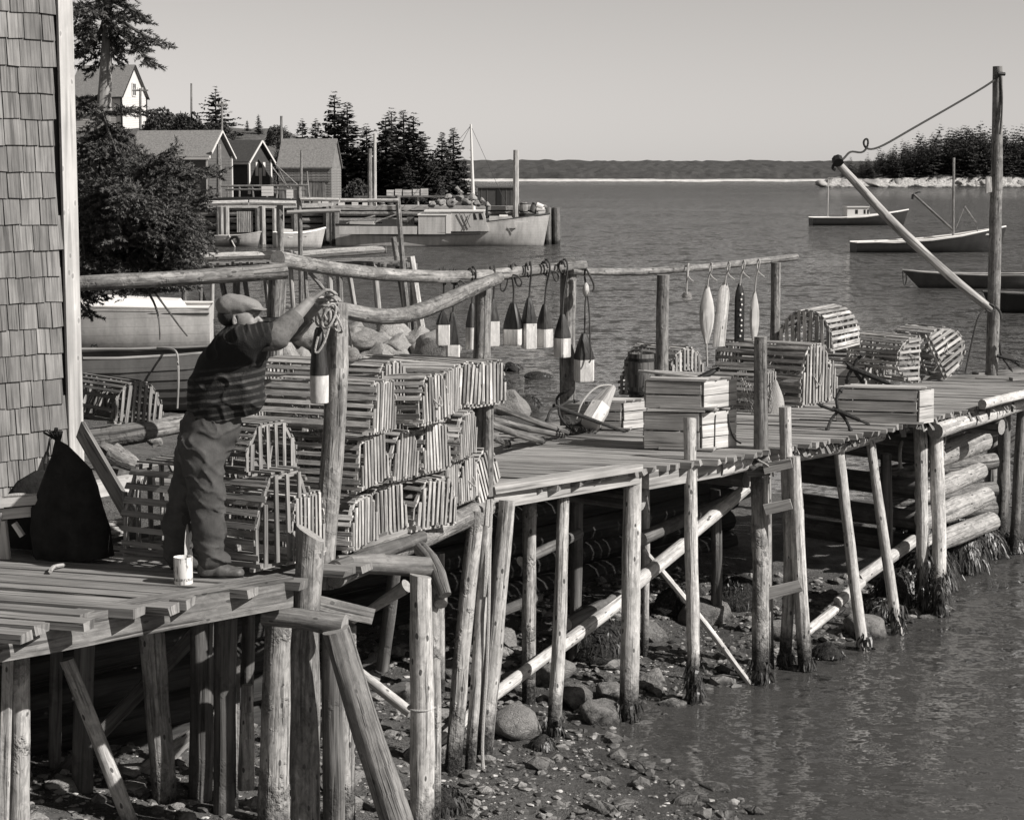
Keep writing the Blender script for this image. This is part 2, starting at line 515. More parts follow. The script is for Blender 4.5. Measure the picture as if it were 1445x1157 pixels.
M['clap_mid'] = plain('mid_clapboard_paint', .09, .2, 4, .8, .1)
M['house_white'] = plain('white_house_paint', .55, .05, 4, .7, .05)
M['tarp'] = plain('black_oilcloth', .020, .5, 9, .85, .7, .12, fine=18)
# ------------------------------------------------------------------ setting: ground, water, hills, island
SHORE = [(1.75, 7), (1.62, 11.5), (1.35, 12.8), (.75, 14.3), (1.0, 15.2), (1.55, 15.9), (2.1, 16.35), (3.2, 17.7), (4.1, 19.2), (5.5, 21.2), (6.6, 22.6),
         (6.2, 24.5), (3.5, 26), (1.5, 30), (.5, 34), (-.9, 40), (-1.5, 43), (-4, 45.5), (-8, 47.5), (-16, 58), (-26, 90), (-28, 118), (-23, 126.5),
         (-5, 128.5), (-1, 140), (-3.5, 160), (-9, 210), (-22, 320), (-60, 420), (-400, 500), (-400, -40), (1.75, -40)]
def shore_dist(x, y):
    """distance to the shoreline, positive on land"""
    x = np.asarray(x, float); y = np.asarray(y, float)
    d = np.full(x.shape, 1e9); ins = np.zeros(x.shape, bool)
    n = len(SHORE)
    for i in range(n):
        (x0, y0), (x1, y1) = SHORE[i], SHORE[(i + 1) % n]
        dx, dy = x1 - x0, y1 - y0
        t = np.clip(((x - x0) * dx + (y - y0) * dy) / (dx * dx + dy * dy), 0, 1)
        d = np.minimum(d, np.hypot(x - x0 - t * dx, y - y0 - t * dy))
        c = ((y0 > y) != (y1 > y)) & (x < (x1 - x0) * (y - y0) / ((y1 - y0) if abs(y1 - y0) > 1e-9 else 1e-9) + x0)
        ins ^= c
    return np.where(ins, d, -d)
def sstep(t): t = np.clip(t, 0, 1); return t * t * (3 - 2 * t)
def ground_z(x, y):
    x = np.asarray(x, float); y = np.asarray(y, float)
    d = shore_dist(x, y) + .25 * fbm(x * 1.1, y * 1.1, o=3, seed=3)
    z = np.where(d < 0, np.maximum(d * .13, -2.5), np.where(d < 3, d * .055, .165 + (np.minimum(d, 11) - 3) * .13))
    z = z + .05 * fbm(x * 1.7, y * 1.7, o=4, seed=5) * np.clip(.35 + d, .1, 1) + .018 * fbm(x * 9, y * 9, o=3, seed=8)
    bank = sstep((y - 100) / 26) * sstep((d) / 2.5)
    z = z * (1 - bank) + bank * (2.25 + .25 * fbm(x * .3, y * .3, o=3, seed=4))
    z = z + sstep((d - 2) / 14) * 6.6 * sstep((y - 143) / 55) * sstep((-x - 1) / 22)
    z = z + .5 * sstep((d - 6) / 8) * fbm(x * .12, y * .12, o=3, seed=14) * sstep((y - 60) / 40)
    return z
def gz(x, y): return float(ground_z(np.array([x]), np.array([y]))[0])

def grow(a, b, s0, f):
    r = [a]; s = s0
    while r[-1] < b: r.append(r[-1] + s); s *= f
    return r
xs = sorted(set([-v for v in grow(5.5, 3500, .12, 1.12)][::-1] + list(np.arange(-5.4, 8, .055)) + grow(8.05, 3500, .12, 1.12)))
ys = sorted(set([10.5 - v for v in grow(.0, 60, .1, 1.25)][::-1] + list(np.arange(10.6, 23, .06)) + grow(23.05, 4200, .10, 1.045)))
XX, YY = np.meshgrid(np.array(xs), np.array(ys), indexing='ij')
ZZ = ground_z(XX, YY)
nx, ny = XX.shape
idx = np.arange(nx * ny).reshape(nx, ny)
FF = np.stack([idx[:-1, :-1], idx[1:, :-1], idx[1:, 1:], idx[:-1, 1:]], -1).reshape(-1, 4)

def ground_mat():
    t = NT('shore_mud_and_gravel')
    P = t.pos()
    x, y, z = t.sep(P)
    n1 = t.noise(P, 2.2, 6, .65); n2 = t.noise(P, 28, 5, .7); n3 = t.noise(P, 95, 3, .7)
    mud = t.ramp(n2, [(.3, .07), (.7, .13)])
    grav = t.ramp(n3, [(.35, .05), (.55, .15), (.70, .36)])
    f = t.mapr(t.math('ADD', n1, t.math('MULTIPLY', t.math('SUBTRACT', n2, .5), .5)), .47, .56, 0, 1)
    col = t.mix(f, mud, grav)
    gr = t.ramp(t.noise(P, 1.4, 6, .7), [(.3, .05), (.7, .16)])
    col = t.mix(t.mapr(z, 1.0, 1.8, 0, 1), col, gr)                # turf above the beach
    wet = t.mapr(t.math('ADD', z, t.math('MULTIPLY', t.math('SUBTRACT', n1, .5), .12)), .01, .07, .55, 1.0)
    col = t.scalec(col, wet)
    sh = t.vor(P, 34.0); shm = t.math('MULTIPLY', t.mapr(sh, .10, .16, 1, 0), t.mapr(t.noise(P, 7, 2), .52, .6, 0, 1))
    col = t.mix(t.math('MULTIPLY', shm, .8), col, .42)
    t.b.inputs['Specular IOR Level'].default_value = .35
    h = t.math('ADD', t.math('MULTIPLY', n2, .7), t.math('MULTIPLY', t.math('MULTIPLY', n3, f), 1.3))
    return t.fin(col, t.bump(h, .9, .03), t.mapr(z, .0, .12, .38, .95))
M['ground'] = ground_mat()
ground = link('ground', np_mesh('ground', np.stack([XX, YY, ZZ], -1).reshape(-1, 3), FF, M['ground'], True))
tag(ground, 'dark muddy low tide shore with gravel and shells rising to a wooded hill', kind='structure')

def water_mat():
    t = NT('sea_water')
    t.t.nodes.remove(t.b)
    P = t.pos(); x, y, z = t.sep(P)
    def slope(sx, sy, amp, det=3, seed=0.0):
        v = t.comb(t.math('ADD', t.math('MULTIPLY', x, sx), seed), t.math('MULTIPLY', y, sy), seed)
        q = t.n('ShaderNodeTexNoise'); q.inputs['Scale'].default_value = 1; q.inputs['Detail'].default_value = det; q.inputs['Roughness'].default_value = .6
        t.l(v, q.inputs['Vector'])
        s = t.n('ShaderNodeVectorMath', operation='SUBTRACT'); t.l(q.outputs['Color'], s.inputs[0]); s.inputs[1].default_value = (.5, .5, .5)
        m = t.n('ShaderNodeVectorMath', operation='MULTIPLY'); t.l(s.outputs[0], m.inputs[0]); m.inputs[1].default_value = (amp * .6, amp, 0)
        return m.outputs[0]
    band = t.noise(t.comb(t.math('MULTIPLY', x, .006), t.math('MULTIPLY', y, .022), 0), 1, 4, .6)
    patch = t.math('MULTIPLY', t.mapr(band, .36, .6, .80, 1.15), t.mapr(y, 20, 60, 1.0, 1.55))
    def sc_(v, f):
        q = t.n('ShaderNodeVectorMath', operation='SCALE'); t.l(v, q.inputs[0])
        if isinstance(f, (int, float)): q.inputs['Scale'].default_value = f
        else: t.l(f, q.inputs['Scale'])
        return q.outputs[0]
    n1 = t.mapr(y, 13, 24, .48, 1); n2 = t.mapr(y, 14, 40, .30, 1)
    tot = t.vadd(sc_(slope(13, 19, .75, 3, 17.0), t.mapr(y, 12, 22, .62, 1)), sc_(slope(4.2, 5.5, 1.1, 3, 3.0), n1))
    tot = t.vadd(tot, sc_(slope(1.1, 1.9, 1.0, 3, 9.0), n2))
    tot = t.vadd(tot, sc_(t.vadd(slope(.28, .75, .95, 4, 21.0), slope(.07, .25, .7, 3, 33.0)), t.mapr(y, 25, 70, 0, 1)))
    tot = t.vadd(tot, t.vadd(sc_(slope(2.3, .95, .95, 2, 41.0), t.mapr(y, 24, 45, 0, 1)), sc_(slope(1.1, .30, .9, 2, 53.0), t.mapr(y, 55, 110, 0, 1))))
    sc = t.n('ShaderNodeVectorMath', operation='SCALE'); t.l(tot, sc.inputs[0]); t.l(patch, sc.inputs['Scale'])
    nn = t.vadd(t.n('ShaderNodeNewGeometry').outputs['Normal'], sc.outputs[0])
    nz = t.n('ShaderNodeVectorMath', operation='NORMALIZE'); t.l(nn, nz.inputs[0])
    N = nz.outputs[0]
    fr = t.n('ShaderNodeFresnel'); fr.inputs['IOR'].default_value = 1.33; t.l(N, fr.inputs['Normal'])
    gl = t.n('ShaderNodeBsdfGlossy'); gl.inputs['Roughness'].default_value = .04; gl.inputs['Color'].default_value = (1, 1, 1, 1); t.l(N, gl.inputs['Normal'])
    df = t.n('ShaderNodeBsdfDiffuse'); df.inputs['Color'].default_value = g(.105)
    tr = t.n('ShaderNodeBsdfTransparent'); tr.inputs['Color'].default_value = (.72, .70, .66, 1)
    m1 = t.n('ShaderNodeMixShader'); m1.inputs[0].default_value = .55; t.l(tr.outputs[0], m1.inputs[1]); t.l(df.outputs[0], m1.inputs[2])
    m2 = t.n('ShaderNodeMixShader'); t.l(fr.outputs[0], m2.inputs[0]); t.l(m1.outputs[0], m2.inputs[1]); t.l(gl.outputs[0], m2.inputs[2])
    t.l(m2.outputs[0], t.out.inputs[0])
    return t.m
M['water'] = water_mat()
mb = MB(); mb.quad((-4000, -60, 0), (4000, -60, 0), (4000, 5200, 0), (-4000, 5200, 0))
tag(mb.build('water', M['water'], smooth=False), 'rippled grey harbour water reaching to the far shore', kind='structure')

def forest_mat(name, lo, hi, s1, s2, beach=None):
    t = NT(name); P = t.pos(); x, y, z = t.sep(P)
    n = t.noise(P, s1, 6, .7); n2 = t.noise(P, s2, 4, .6)
    col = t.ramp(t.math('ADD', t.math('MULTIPLY', n, .7), t.math('MULTIPLY', n2, .3)), [(.35, lo), (.65, hi)])
    if beach:
        zz = t.math('ADD', z, t.math('MULTIPLY', t.math('SUBTRACT', n2, .5), beach * .8))
        col = t.mix(t.mapr(zz, beach, beach * 1.15, 1, 0), col, t.ramp(n, [(.3, .35), (.6, .62)]))
        col = t.mix(t.mapr(zz, beach * .12, beach * .2, 1, 0), col, .05)
    return t.fin(col, t.bump(n, .6, 1.0), .95)
M['far_hill'] = forest_mat('far_forest', .028, .075, .12, .018, beach=2.6)
# far shore
hx = np.arange(-1500, 3300, 7.0); hy = np.array([1915, 1925, 1936, 1944, 1952, 1965, 1985, 2010, 2040, 2080, 2130, 2190, 2260, 2340, 2430, 2540, 2700])
HX, HY = np.meshgrid(hx, hy, indexing='ij')
HY0 = HY + 0
HZ = np.interp(HY, [1915, 1925, 1940, 1952, 1965, 2010, 2130, 2430, 2700], [-2, .6, 2.2, 3.0, 9, 12.5, 18, 25, 24])
HZ = HZ * (1 + .12 * fbm(HX * .0022, HY * .001, o=3, seed=31)) + (HY > 1955) * (1.3 * fbm(HX * .03, HY * .01, o=3, seed=33) + 1.1 * vnoise(HX * .5, HY * .2, seed=37))
HZ = HZ + (HY < 1955) * (HY > 1920) * 1.6 * fbm(HX * .02, HY * .05, o=3, seed=39)
HY = HY + 60 * fbm(HX * .004, HX * 0, o=3, seed=41)
hn = np.arange(HX.size).reshape(HX.shape)
hf = np.stack([hn[:-1, :-1], hn[1:, :-1], hn[1:, 1:], hn[:-1, 1:]], -1).reshape(-1, 4)
tag(link('far_hills', np_mesh('far_hills', np.stack([HX, HY, HZ], -1).reshape(-1, 3), hf, M['far_hill'], False)),
    'low wooded hills with a pale beach across the bay', kind='structure')

# rocks
def rock_mat(name, lo, hi, tide=None):
    t = NT(name); P = t.coords('Object'); W = t.pos()
    n1 = t.noise(P, 2.3, 6, .65); n2 = t.noise(P, 18, 5, .7)
    col = t.ramp(t.math('ADD', t.math('MULTIPLY', n1, .5), t.math('MULTIPLY', n2, .5)), [(.32, lo), (.66, hi)])
    col = t.scalec(col, t.mapr(t.rnd(), 0, 1, .8, 1.15))
    cr = t.vor(P, 3.5, 'DISTANCE_TO_EDGE')
    h = t.math('ADD', t.math('ADD', n1, t.math('MULTIPLY', n2, .5)), t.mapr(cr, 0, .04, -.25, 0))
    if tide is not None:
        z = t.math('ADD', t.sep(W)[2], t.math('MULTIPLY', t.math('SUBTRACT', n1, .5), .5))
        wd = t.noise(W, 45, 4, .7)
        col = t.mix(t.mapr(z, tide - .12, tide + .05, 1, 0), col, t.ramp(wd, [(.4, .015), (.6, .05), (.7, .12)]))
        h = t.math('ADD', h, t.math('MULTIPLY', wd, .3))
    return t.fin(col, t.bump(h, .7, .08), .9)
M['rock'] = rock_mat('granite_rock', .14, .30)
M['rock_pale'] = rock_mat('pale_granite_rock', .17, .40)
M['rock_shore'] = rock_mat('tidal_granite_rock', .15, .30, .10)
M['rock_weed'] = rock_mat('weed_covered_rock', .05, .10, 3.0)

def rock_mesh(seed, mat, cuts=7, sub=3, rough=.16):
    r = random.Random(seed); bm = bmesh.new(); bmesh.ops.create_icosphere(bm, subdivisions=sub, radius=1)
    pl = [(Vector((r.uniform(-1, 1), r.uniform(-1, 1), r.uniform(-.7, 1))).normalized(), r.uniform(.55, .85)) for _ in range(cuts)]
    o = Vector((seed * 3.1, seed * 1.7, seed))
    for v in bm.verts:
        p = v.co.copy()
        for nrm, d in pl:
            e = p.dot(nrm) - d
            if e > 0: p -= nrm * e * .9
        p *= 1 + rough * mnoise.noise(p * 1.3 + o) + rough * .45 * mnoise.noise(p * 3.7 + o) + rough * .2 * mnoise.noise(p * 9 + o)
        v.co = p
    me = bpy.data.meshes.new('rock'); bm.to_mesh(me); bm.free()
    me.polygons.foreach_set('use_smooth', [True] * len(me.polygons)); me.update(); me.set_sharp_from_angle(angle=math.radians(42))
    me.materials.append(mat); return me
ROCKS = {k: [rock_mesh(i + 1 + 20 * j, M[k], cuts=11 if k == 'rock_pale' else 7, rough=.26 if k == 'rock_pale' else .18) for i in range(6)] for j, k in enumerate(('rock', 'rock_pale', 'rock_shore', 'rock_weed'))}
def rock(px, py, z, rx, label, kind='rock_shore', group=None, sink=.35, flat=.75, name='boulder', wide=1.0):
    """a rock standing where the line of sight meets level z, rx pixels in half width"""
    p = G(px, py, z) if z is not None else G(px, py, 0.1)
    r = rx / FPX * p.y
    o = link(name, ROCKS[kind][RND.randrange(6)])
    o.location = (p.x, p.y + r * .6, p.z + r * flat * (1 - sink) * .6)
    o.rotation_euler = (rr(-.25, .25), rr(-.25, .25), rr(0, 6.28))
    o.scale = (r * rr(.95, 1.1) * wide, r * rr(.9, 1.15), r * flat * rr(.9, 1.1))
    return tag(o, label, 'rock', group)

RB = 'boulders under the wharf'
for q in [(848, 1022, 27, 'rock_shore', 'tilted egg-shaped boulder beside the foot of the third wharf post'),
          (815, 1000, 24, 'rock_shore', 'angular grey boulder behind the second wharf post'),
          (866, 990, 20, 'rock_shore', 'half hidden rounded boulder behind the third wharf post'),
          (918, 972, 22, 'rock_shore', 'blocky pale boulder between the third and fourth wharf posts'),
          (722, 1042, 36, 'rock_shore', 'low broad boulder left of the second wharf post foot'),
          (848, 935, 48, 'rock_weed', 'large boulder shaggy with dark seaweed under the wharf'),
          (1000, 888, 34, 'rock_shore', 'smooth boulder in the shade behind the tall thin post'),
          (1040, 860, 36, 'rock_weed', 'big flat weedy boulder under the deck by the ladder'),
          (960, 870, 34, 'rock_weed', 'dark weedy boulder deep under the middle of the wharf'),
          (1100, 905, 24, 'rock_shore', 'small boulder between the ladder rails'),
          (1222, 900, 26, 'rock_shore', 'wet boulder at the waterline between the slanting posts'),
          (1170, 936, 22, 'rock_weed', 'flat dark boulder awash by the ladder foot'),
          (703, 915, 24, 'rock', 'pale pointed boulder in the dark behind the three leaning posts'),
          (765, 1060, 16, 'rock_weed', 'weedy lump at the foot of the second wharf post'),
          (620, 1150, 34, 'rock_weed', 'weedy rock at the foot of the roped post'),
          (640, 960, 22, 'rock_shore', 'rough boulder behind the short stub post'),
          (480, 1120, 26, 'rock_shore', 'dark boulder behind the slanting brace log'),
          (780, 965, 26, 'rock_shore', 'dim boulder in the shade behind the back post'),
          (915, 905, 26, 'rock_shore', 'grey boulder under the deck behind the third post'),
          (560, 990, 24, 'rock_shore', 'rock in the gravel behind the roped post')]:
    x, y, r, k, lab = q
    p0 = G(x, y, .15); z = gz(p0.x, p0.y); p0 = G(x, y, z); z = gz(p0.x, p0.y)
    rock(x, y, z, r * 1.22, lab, k, RB)

ORD = ['first', 'second', 'third', 'fourth', 'fifth', 'sixth', 'seventh', 'eighth', 'ninth', 'tenth', 'eleventh', 'twelfth'] + ['%dth' % k for k in range(13, 60)]
ORD2 = ['lowest', 'second', 'middle', 'fourth', 'top']
# rubble of the rocky point behind the trap stack
pts = []
for row, (y0, x0, x1, n) in enumerate([(528, 398, 640, 9), (512, 392, 628, 9), (497, 396, 606, 8), (486, 404, 560, 6), (476, 410, 520, 4)]):
    for i in range(n):
        x = x0 + (x1 - x0) * (i + rr(.2, .8)) / n
        rock(x, y0 + rr(-3, 3), .05 + row * .16, rr(17, 29), 'pale granite rock in the heap behind the traps, %s course, %s from the left' % (ORD2[row], ORD[i]), 'rock_pale',
             'granite rocks heaped on the point', sink=.1, flat=.8, name='granite_rock')
rock(618, 512, .35, 34, 'big dark rounded rock at the right end of the rock heap', 'rock', None, .1, .9)
rock(505, 490, .5, 40, 'dark smooth rock on top of the rock heap behind the glass float', 'rock', None, .1, .55)
rock(722, 524, 0, 17, 'small dark weedy rock awash beyond the fence', 'rock_weed', 'weedy rocks awash', .3, .5)
rock(760, 534, 0, 21, 'long low dark rock awash right of the small one', 'rock_weed', 'weedy rocks awash', .5, .3)
rock(700, 556, 0, 24, 'dark weedy rock standing in the shallows beside the short post', 'rock_weed', 'weedy rocks awash', .1, .9)
rock(722, 588, 0, 30, 'rounded grey rock in the shallows behind the poles', 'rock', 'weedy rocks awash', .1, .8)
rock(745, 582, 0, 24, 'weedy rock at the edge of the shallows near the anchor', 'rock_weed', 'weedy rocks awash', .2, .7)
for kk, (x, y, r) in enumerate([(598, 292, 6), (612, 288, 6), (628, 290, 8), (622, 280, 6), (640, 282, 7), (652, 288, 7), (640, 273, 5), (660, 281, 7), (668, 290, 6), (676, 286, 6), (632, 268, 5), (684, 291, 5)]):
    o = rock(x, y + 4, 2.6 + (290 - y) * .05, r, 'pale boulder on the headland below the dark spruces, %s of its heap' % ORD[kk], 'rock_pale', 'boulders on the headland', .1, .9, wide=1.1)
    o.location.y += 10; 

# island
def island_z(x, y):
    x = x - .150 * (y - 846)
    u = (x - 132) / 60.0
    rise = sstep(u) * sstep((y - 846) / 40) * (1 - sstep((y - 1100) / 120))
    rim = sstep((x - 128) / 9) * sstep((y - 846) / 9) * (1 - sstep((y - 1180) / 30))
    z = -1.2 + rim * (4.6 + 1.6 * fbm(x * .16, y * .16, o=3, seed=51)) + rise * 6.5
    return z
ix = np.arange(118, 420, 2.0); iy = np.concatenate([np.arange(838, 900, 2.0), np.arange(900, 1230, 8.0)])
IX, IY = np.meshgrid(ix, iy, indexing='ij'); IZ = island_z(IX, IY)
inn = np.arange(IX.size).reshape(IX.shape)
inf_ = np.stack([inn[:-1, :-1], inn[1:, :-1], inn[1:, 1:], inn[:-1, 1:]], -1).reshape(-1, 4)
def island_mat():
    t = NT('island_ledge'); P = t.pos(); z = t.sep(P)[2]
    n = t.noise(P, .25, 6, .7); n2 = t.noise(P, 1.1, 4, .7)
    rockc = t.ramp(n2, [(.3, .18), (.6, .52)])
    zz = t.math('ADD', z, t.math('MULTIPLY', t.math('SUBTRACT', n, .5), 5))
    col = t.mix(t.mapr(zz, 3.4, 4.6, 0, 1), rockc, t.ramp(n2, [(.3, .02), (.7, .05)]))
    col = t.mix(t.mapr(zz, .2, 1.0, 1, 0), col, .02)
    return t.fin(col, t.bump(n2, .8, .8), .95)
tag(link('island_terrain', np_mesh('island', np.stack([IX, IY, IZ], -1).reshape(-1, 3), inf_, island_mat(), False)), 'small island with pale rocky ledges across the harbour', kind='structure')
for k in range(22):
    x = 134 + k * 6.3 + rr(-2, 2); o = link('ledge_rock', ROCKS['rock_pale'][k % 6]); r = rr(1.6, 3.4)
    o.location = (x, 853 + rr(-1, 4), 1.4); o.scale = (r * 1.5, r, r * .8); o.rotation_euler = (rr(-.2, .2), rr(-.3, .3), rr(0, 6))
    tag(o, 'pale ledge boulder on the island waterline, %s from its left tip' % ORD[k], 'rock', 'boulders on the island shore')
# ------------------------------------------------------------------ trees
def foliage_mat(name, lo, hi, sc=3.0):
    t = NT(name); P = t.coords('Object'); n = t.noise(P, sc, 4, .6); n2 = t.noise(P, sc * 9, 3, .7)
    col = t.ramp(t.math('ADD', t.math('MULTIPLY', n, .5), t.math('MULTIPLY', n2, .5)), [(.32, lo), (.68, hi)])
    col = t.scalec(col, t.mapr(t.rnd(), 0, 1, .8, 1.2))
    t.b.inputs['Specular IOR Level'].default_value = .25
    return t.fin(col, None, .7)
M['spruce'] = foliage_mat('spruce_needles', .018, .055, .8)
M['spruce_near'] = foliage_mat('near_spruce_needles', .035, .115, 2.5)
M['bush'] = foliage_mat('bush_leaves', .03, .085, .8)
M['island_trees'] = foliage_mat('island_spruce_needles', .022, .06, .12)
M['bark'] = wood('spruce_bark', .07, .16, 20, .2, .4, .3, .8)
M['bark_pale'] = wood('pale_trunk_bark', .25, .42, 20, .15, .3, .3, .5)

def spruce_mesh(seed, h=1.0, width=.34, layers=26, dens=9, bare=.08, ragged=.35, lean=.0):
    """needle sprays on drooping boughs; the tree is one unit high"""
    r = np.random.default_rng(seed); V = []; F = []
    def spray(p, d, L, w):
        # a bough: a row of leaf-like needle clumps along d, drooping
        d = d / np.linalg.norm(d); side = np.cross(d, [0, 0, 1.0]); side /= np.linalg.norm(side) + 1e-9
        k = max(3, int(L / .028))
        for i in range(k):
            t = (i + .5) / k; c = p + d * (L * t) + np.array([0, 0, -.10 * L * t * t + .10 * L * max(0, t - .7)])
            ww = w * (1.15 - .8 * t) * r.uniform(.6, 1.25); ll = L / k * r.uniform(1.3, 2.4)
            for sg in (-1, 1):
                a = c + r.normal(0, .003, 3)
                dirv = d * r.uniform(.35, .9) + side * sg * r.uniform(.5, 1) + np.array([0, 0, r.uniform(-.55, .15)])
                dirv /= np.linalg.norm(dirv)
                up = np.cross(dirv, d) * .3 + np.array([0, 0, 1.0]) * r.uniform(-.5, .5)
                b = a + dirv * ww; q = np.cross(dirv, up); q = q / (np.linalg.norm(q) + 1e-9) * ll * .45
                n = len(V); V.extend([a - q * .6, a + q * .6, b + q * .5 + r.normal(0, .003, 3), b - q * .5]); F.append((n, n + 1, n + 2, n + 3))
    gapa = r.uniform(0, 6.28)
    for l in range(layers):
        t = l / (layers - 1); z = bare + (1 - bare) * (t ** .9)
        R = width * (1 - t) ** .8 * (1 + ragged * r.uniform(-.6, .5)) + .012
        nb = max(3, int(dens * (1 - t * .6)))
        a0 = r.uniform(0, 6.28)
        for b in range(nb):
            a = a0 + 6.283 * b / nb + r.uniform(-.3, .3)
            L = R * r.uniform(.6, 1.15)
            if r.uniform() < .08: continue
            d = np.array([math.cos(a), math.sin(a), r.uniform(-.25, .12) + .5 * t])
            spray(np.array([0, 0, z + r.uniform(-.012, .012)]), d, L, .055 * (1 - .5 * t) + .25 * L * .35)
    return np_mesh('crown', V, F, M['spruce'])
SPR = [spruce_mesh(1, width=.22, layers=30), spruce_mesh(2, width=.26, layers=28, ragged=.5), spruce_mesh(3, width=.19, layers=28, ragged=.6),
       spruce_mesh(4, width=.34, layers=24, dens=10, ragged=.5, bare=.05), spruce_mesh(5, width=.40, layers=20, dens=10, ragged=.6, bare=.04)]
tb = MB(); tb.log([(0, 0, -.06), (0, 0, .97)], [.022, .003], n=7, step=.1)
TRUNK = tb.mesh('trunk', M['bark'])
def spruce(px, ptop, pbase, y, v, label, sq=1.0, group='dark spruces on the headland'):
    top, base = D(px, ptop, y), D(px, pbase, y)
    z0 = gz(base.x, base.y)
    z0 = min(z0, base.z) if abs(z0 - base.z) < 3 else base.z
    h = top.z - z0
    t = thing('spruce_tree', label, 'tree', (base.x, base.y, z0), rr(0, 6), group)
    t.scale = (h * sq * 1.25, h * sq * 1.25, h)
    link('crown', SPR[v], t); link('trunk', TRUNK, t)
    return t
for a in [(305, 123, 196, 172, 4, 'broad bushy dark tree standing alone behind the grey building', 1.05),
          (322, 178, 196, 190, 0, 'tiny spruce next to the broad bushy tree on the skyline', 1.0),
          (349, 170, 196, 190, 3, 'small spruce on the skyline, left of a pair', .75), (365, 162, 197, 186, 3, 'small spruce on the skyline, right of a pair', .75),
          (404, 178, 212, 170, 4, 'low bushy dark tree behind the skyline pole', .9),
          (427, 169, 212, 165, 3, 'small pointed spruce left of the one above the shingled shed', 1), (446, 169, 214, 165, 3, 'small pointed spruce above the ridge of the shingled shed', 1),
          (473, 131, 262, 150, 0, 'tall slim spruce rising just right of the shingled shed', 1.15), (491, 145, 268, 148, 2, 'tall ragged spruce beside the tallest slim one', 1.3),
          (463, 192, 262, 156, 3, 'lower dark spruce filling in behind the tall slim spruces', 1.0),
          (518, 176, 272, 152, 1, 'middle spruce behind the twin bare poles', 1.15), (545, 164, 276, 149, 1, 'tall spruce at the left of the dense clump', 1.2),
          (553, 154, 272, 153, 0, 'highest spruce tip in the dense clump', 1.25), (570, 156, 274, 146, 2, 'spruce in the middle of the dense clump', 1.3),
          (584, 161, 278, 143, 0, 'broad spruce at the front of the dense clump', 1.45), (597, 188, 284, 141, 3, 'spruce at the right foot of the dense clump', 1.0),
          (532, 200, 276, 146, 3, 'low wide spruce at the left foot of the dense clump', 1.0), (612, 215, 286, 140, 3, 'short spruce between the clump and the outer pair', .8),
          (624, 187, 284, 143, 2, 'left spruce of the outer pair near the boat mast', 1.2), (640, 181, 286, 145, 2, 'right spruce of the outer pair near the boat mast', 1.35),
          (655, 225, 284, 144, 3, 'short dark spruce at the very end of the headland', .8), (505, 205, 268, 158, 3, 'dark low spruce behind the twin poles', 1.0),
          (575, 225, 290, 138, 4, 'low spruce with wide boughs on the shore below the clump', .9)]:
    spruce(*a[:6], sq=a[6])

def bush(px0, px1, ptop, pbase, y, label, seed, mat='bush', name='bush', cat='bush', group=None, n=2600):
    """a rounded shrub: leaf clumps through its volume on a few stems"""
    a, b, c = D(px0, pbase, y), D(px1, pbase, y), D((px0 + px1) / 2, ptop, y)
    W, H = (b.x - a.x) / 2, c.z - a.z
    t = thing(name, label, cat, ((a.x + b.x) / 2, y, a.z), 0, group)
    r = np.random.default_rng(seed)
    p = r.normal(0, 1, (n, 3)); p /= np.linalg.norm(p, axis=1)[:, None]
    p *= (r.uniform(.45, 1, n) ** .5)[:, None]; p[:, 2] = np.abs(p[:, 2])
    lump = 1 + .30 * fbm(p[:, 0] * 2.2 + seed, p[:, 1] * 2.2, p[:, 2] * 2.2, o=3, seed=seed)
    p = p * lump[:, None] * np.array([W, W * .8, H])
    d = r.normal(0, 1, (n, 3)); d /= np.linalg.norm(d, axis=1)[:, None]
    e = np.cross(d, r.normal(0, 1, (n, 3))); e /= np.linalg.norm(e, axis=1)[:, None]
    s = (min(W, H) * r.uniform(.05, .12, n))[:, None]
    V = np.stack([p - d * s, p + e * s * .5, p + d * s, p - e * s * .5], 1).reshape(-1, 3)
    link('crown', np_mesh('crown', V, np.arange(4 * n).reshape(-1, 4), M[mat]), t)
    sb = MB()
    for k in range(5): sb.log([(0, 0, -.3), (rr(-.5, .5) * W, rr(-.4, .4) * W, H * .7)], [.05, .02], n=5, step=9)
    sb.build('stem', M['bark'], t)
    return t
bush(200, 262, 152, 196, 176, 'loose twiggy bush on the hill beside the white house', 3, group='bushes on the hill')
bush(238, 292, 160, 200, 170, 'dense rounded dark bush on the hill above the grey roof', 5, 'spruce', group='bushes on the hill')
bush(280, 335, 172, 206, 166, 'low pale bush right of the dense rounded one', 8, group='bushes on the hill')
bush(375, 408, 176, 206, 168, 'leafy bush behind the little gabled shed', 9, group='bushes on the hill')
bush(180, 240, 186, 236, 150, 'bush hidden behind the near spruce boughs', 12, group='bushes on the hill')
bush(480, 530, 255, 284, 141, 'pale brush heap at the foot of the tall spruces', 15, group='bushes on the hill')
bush(384, 402, 204, 262, 152, 'tall dark bush filling the gap between the two sheds', 17, 'spruce', group='bushes on the hill')

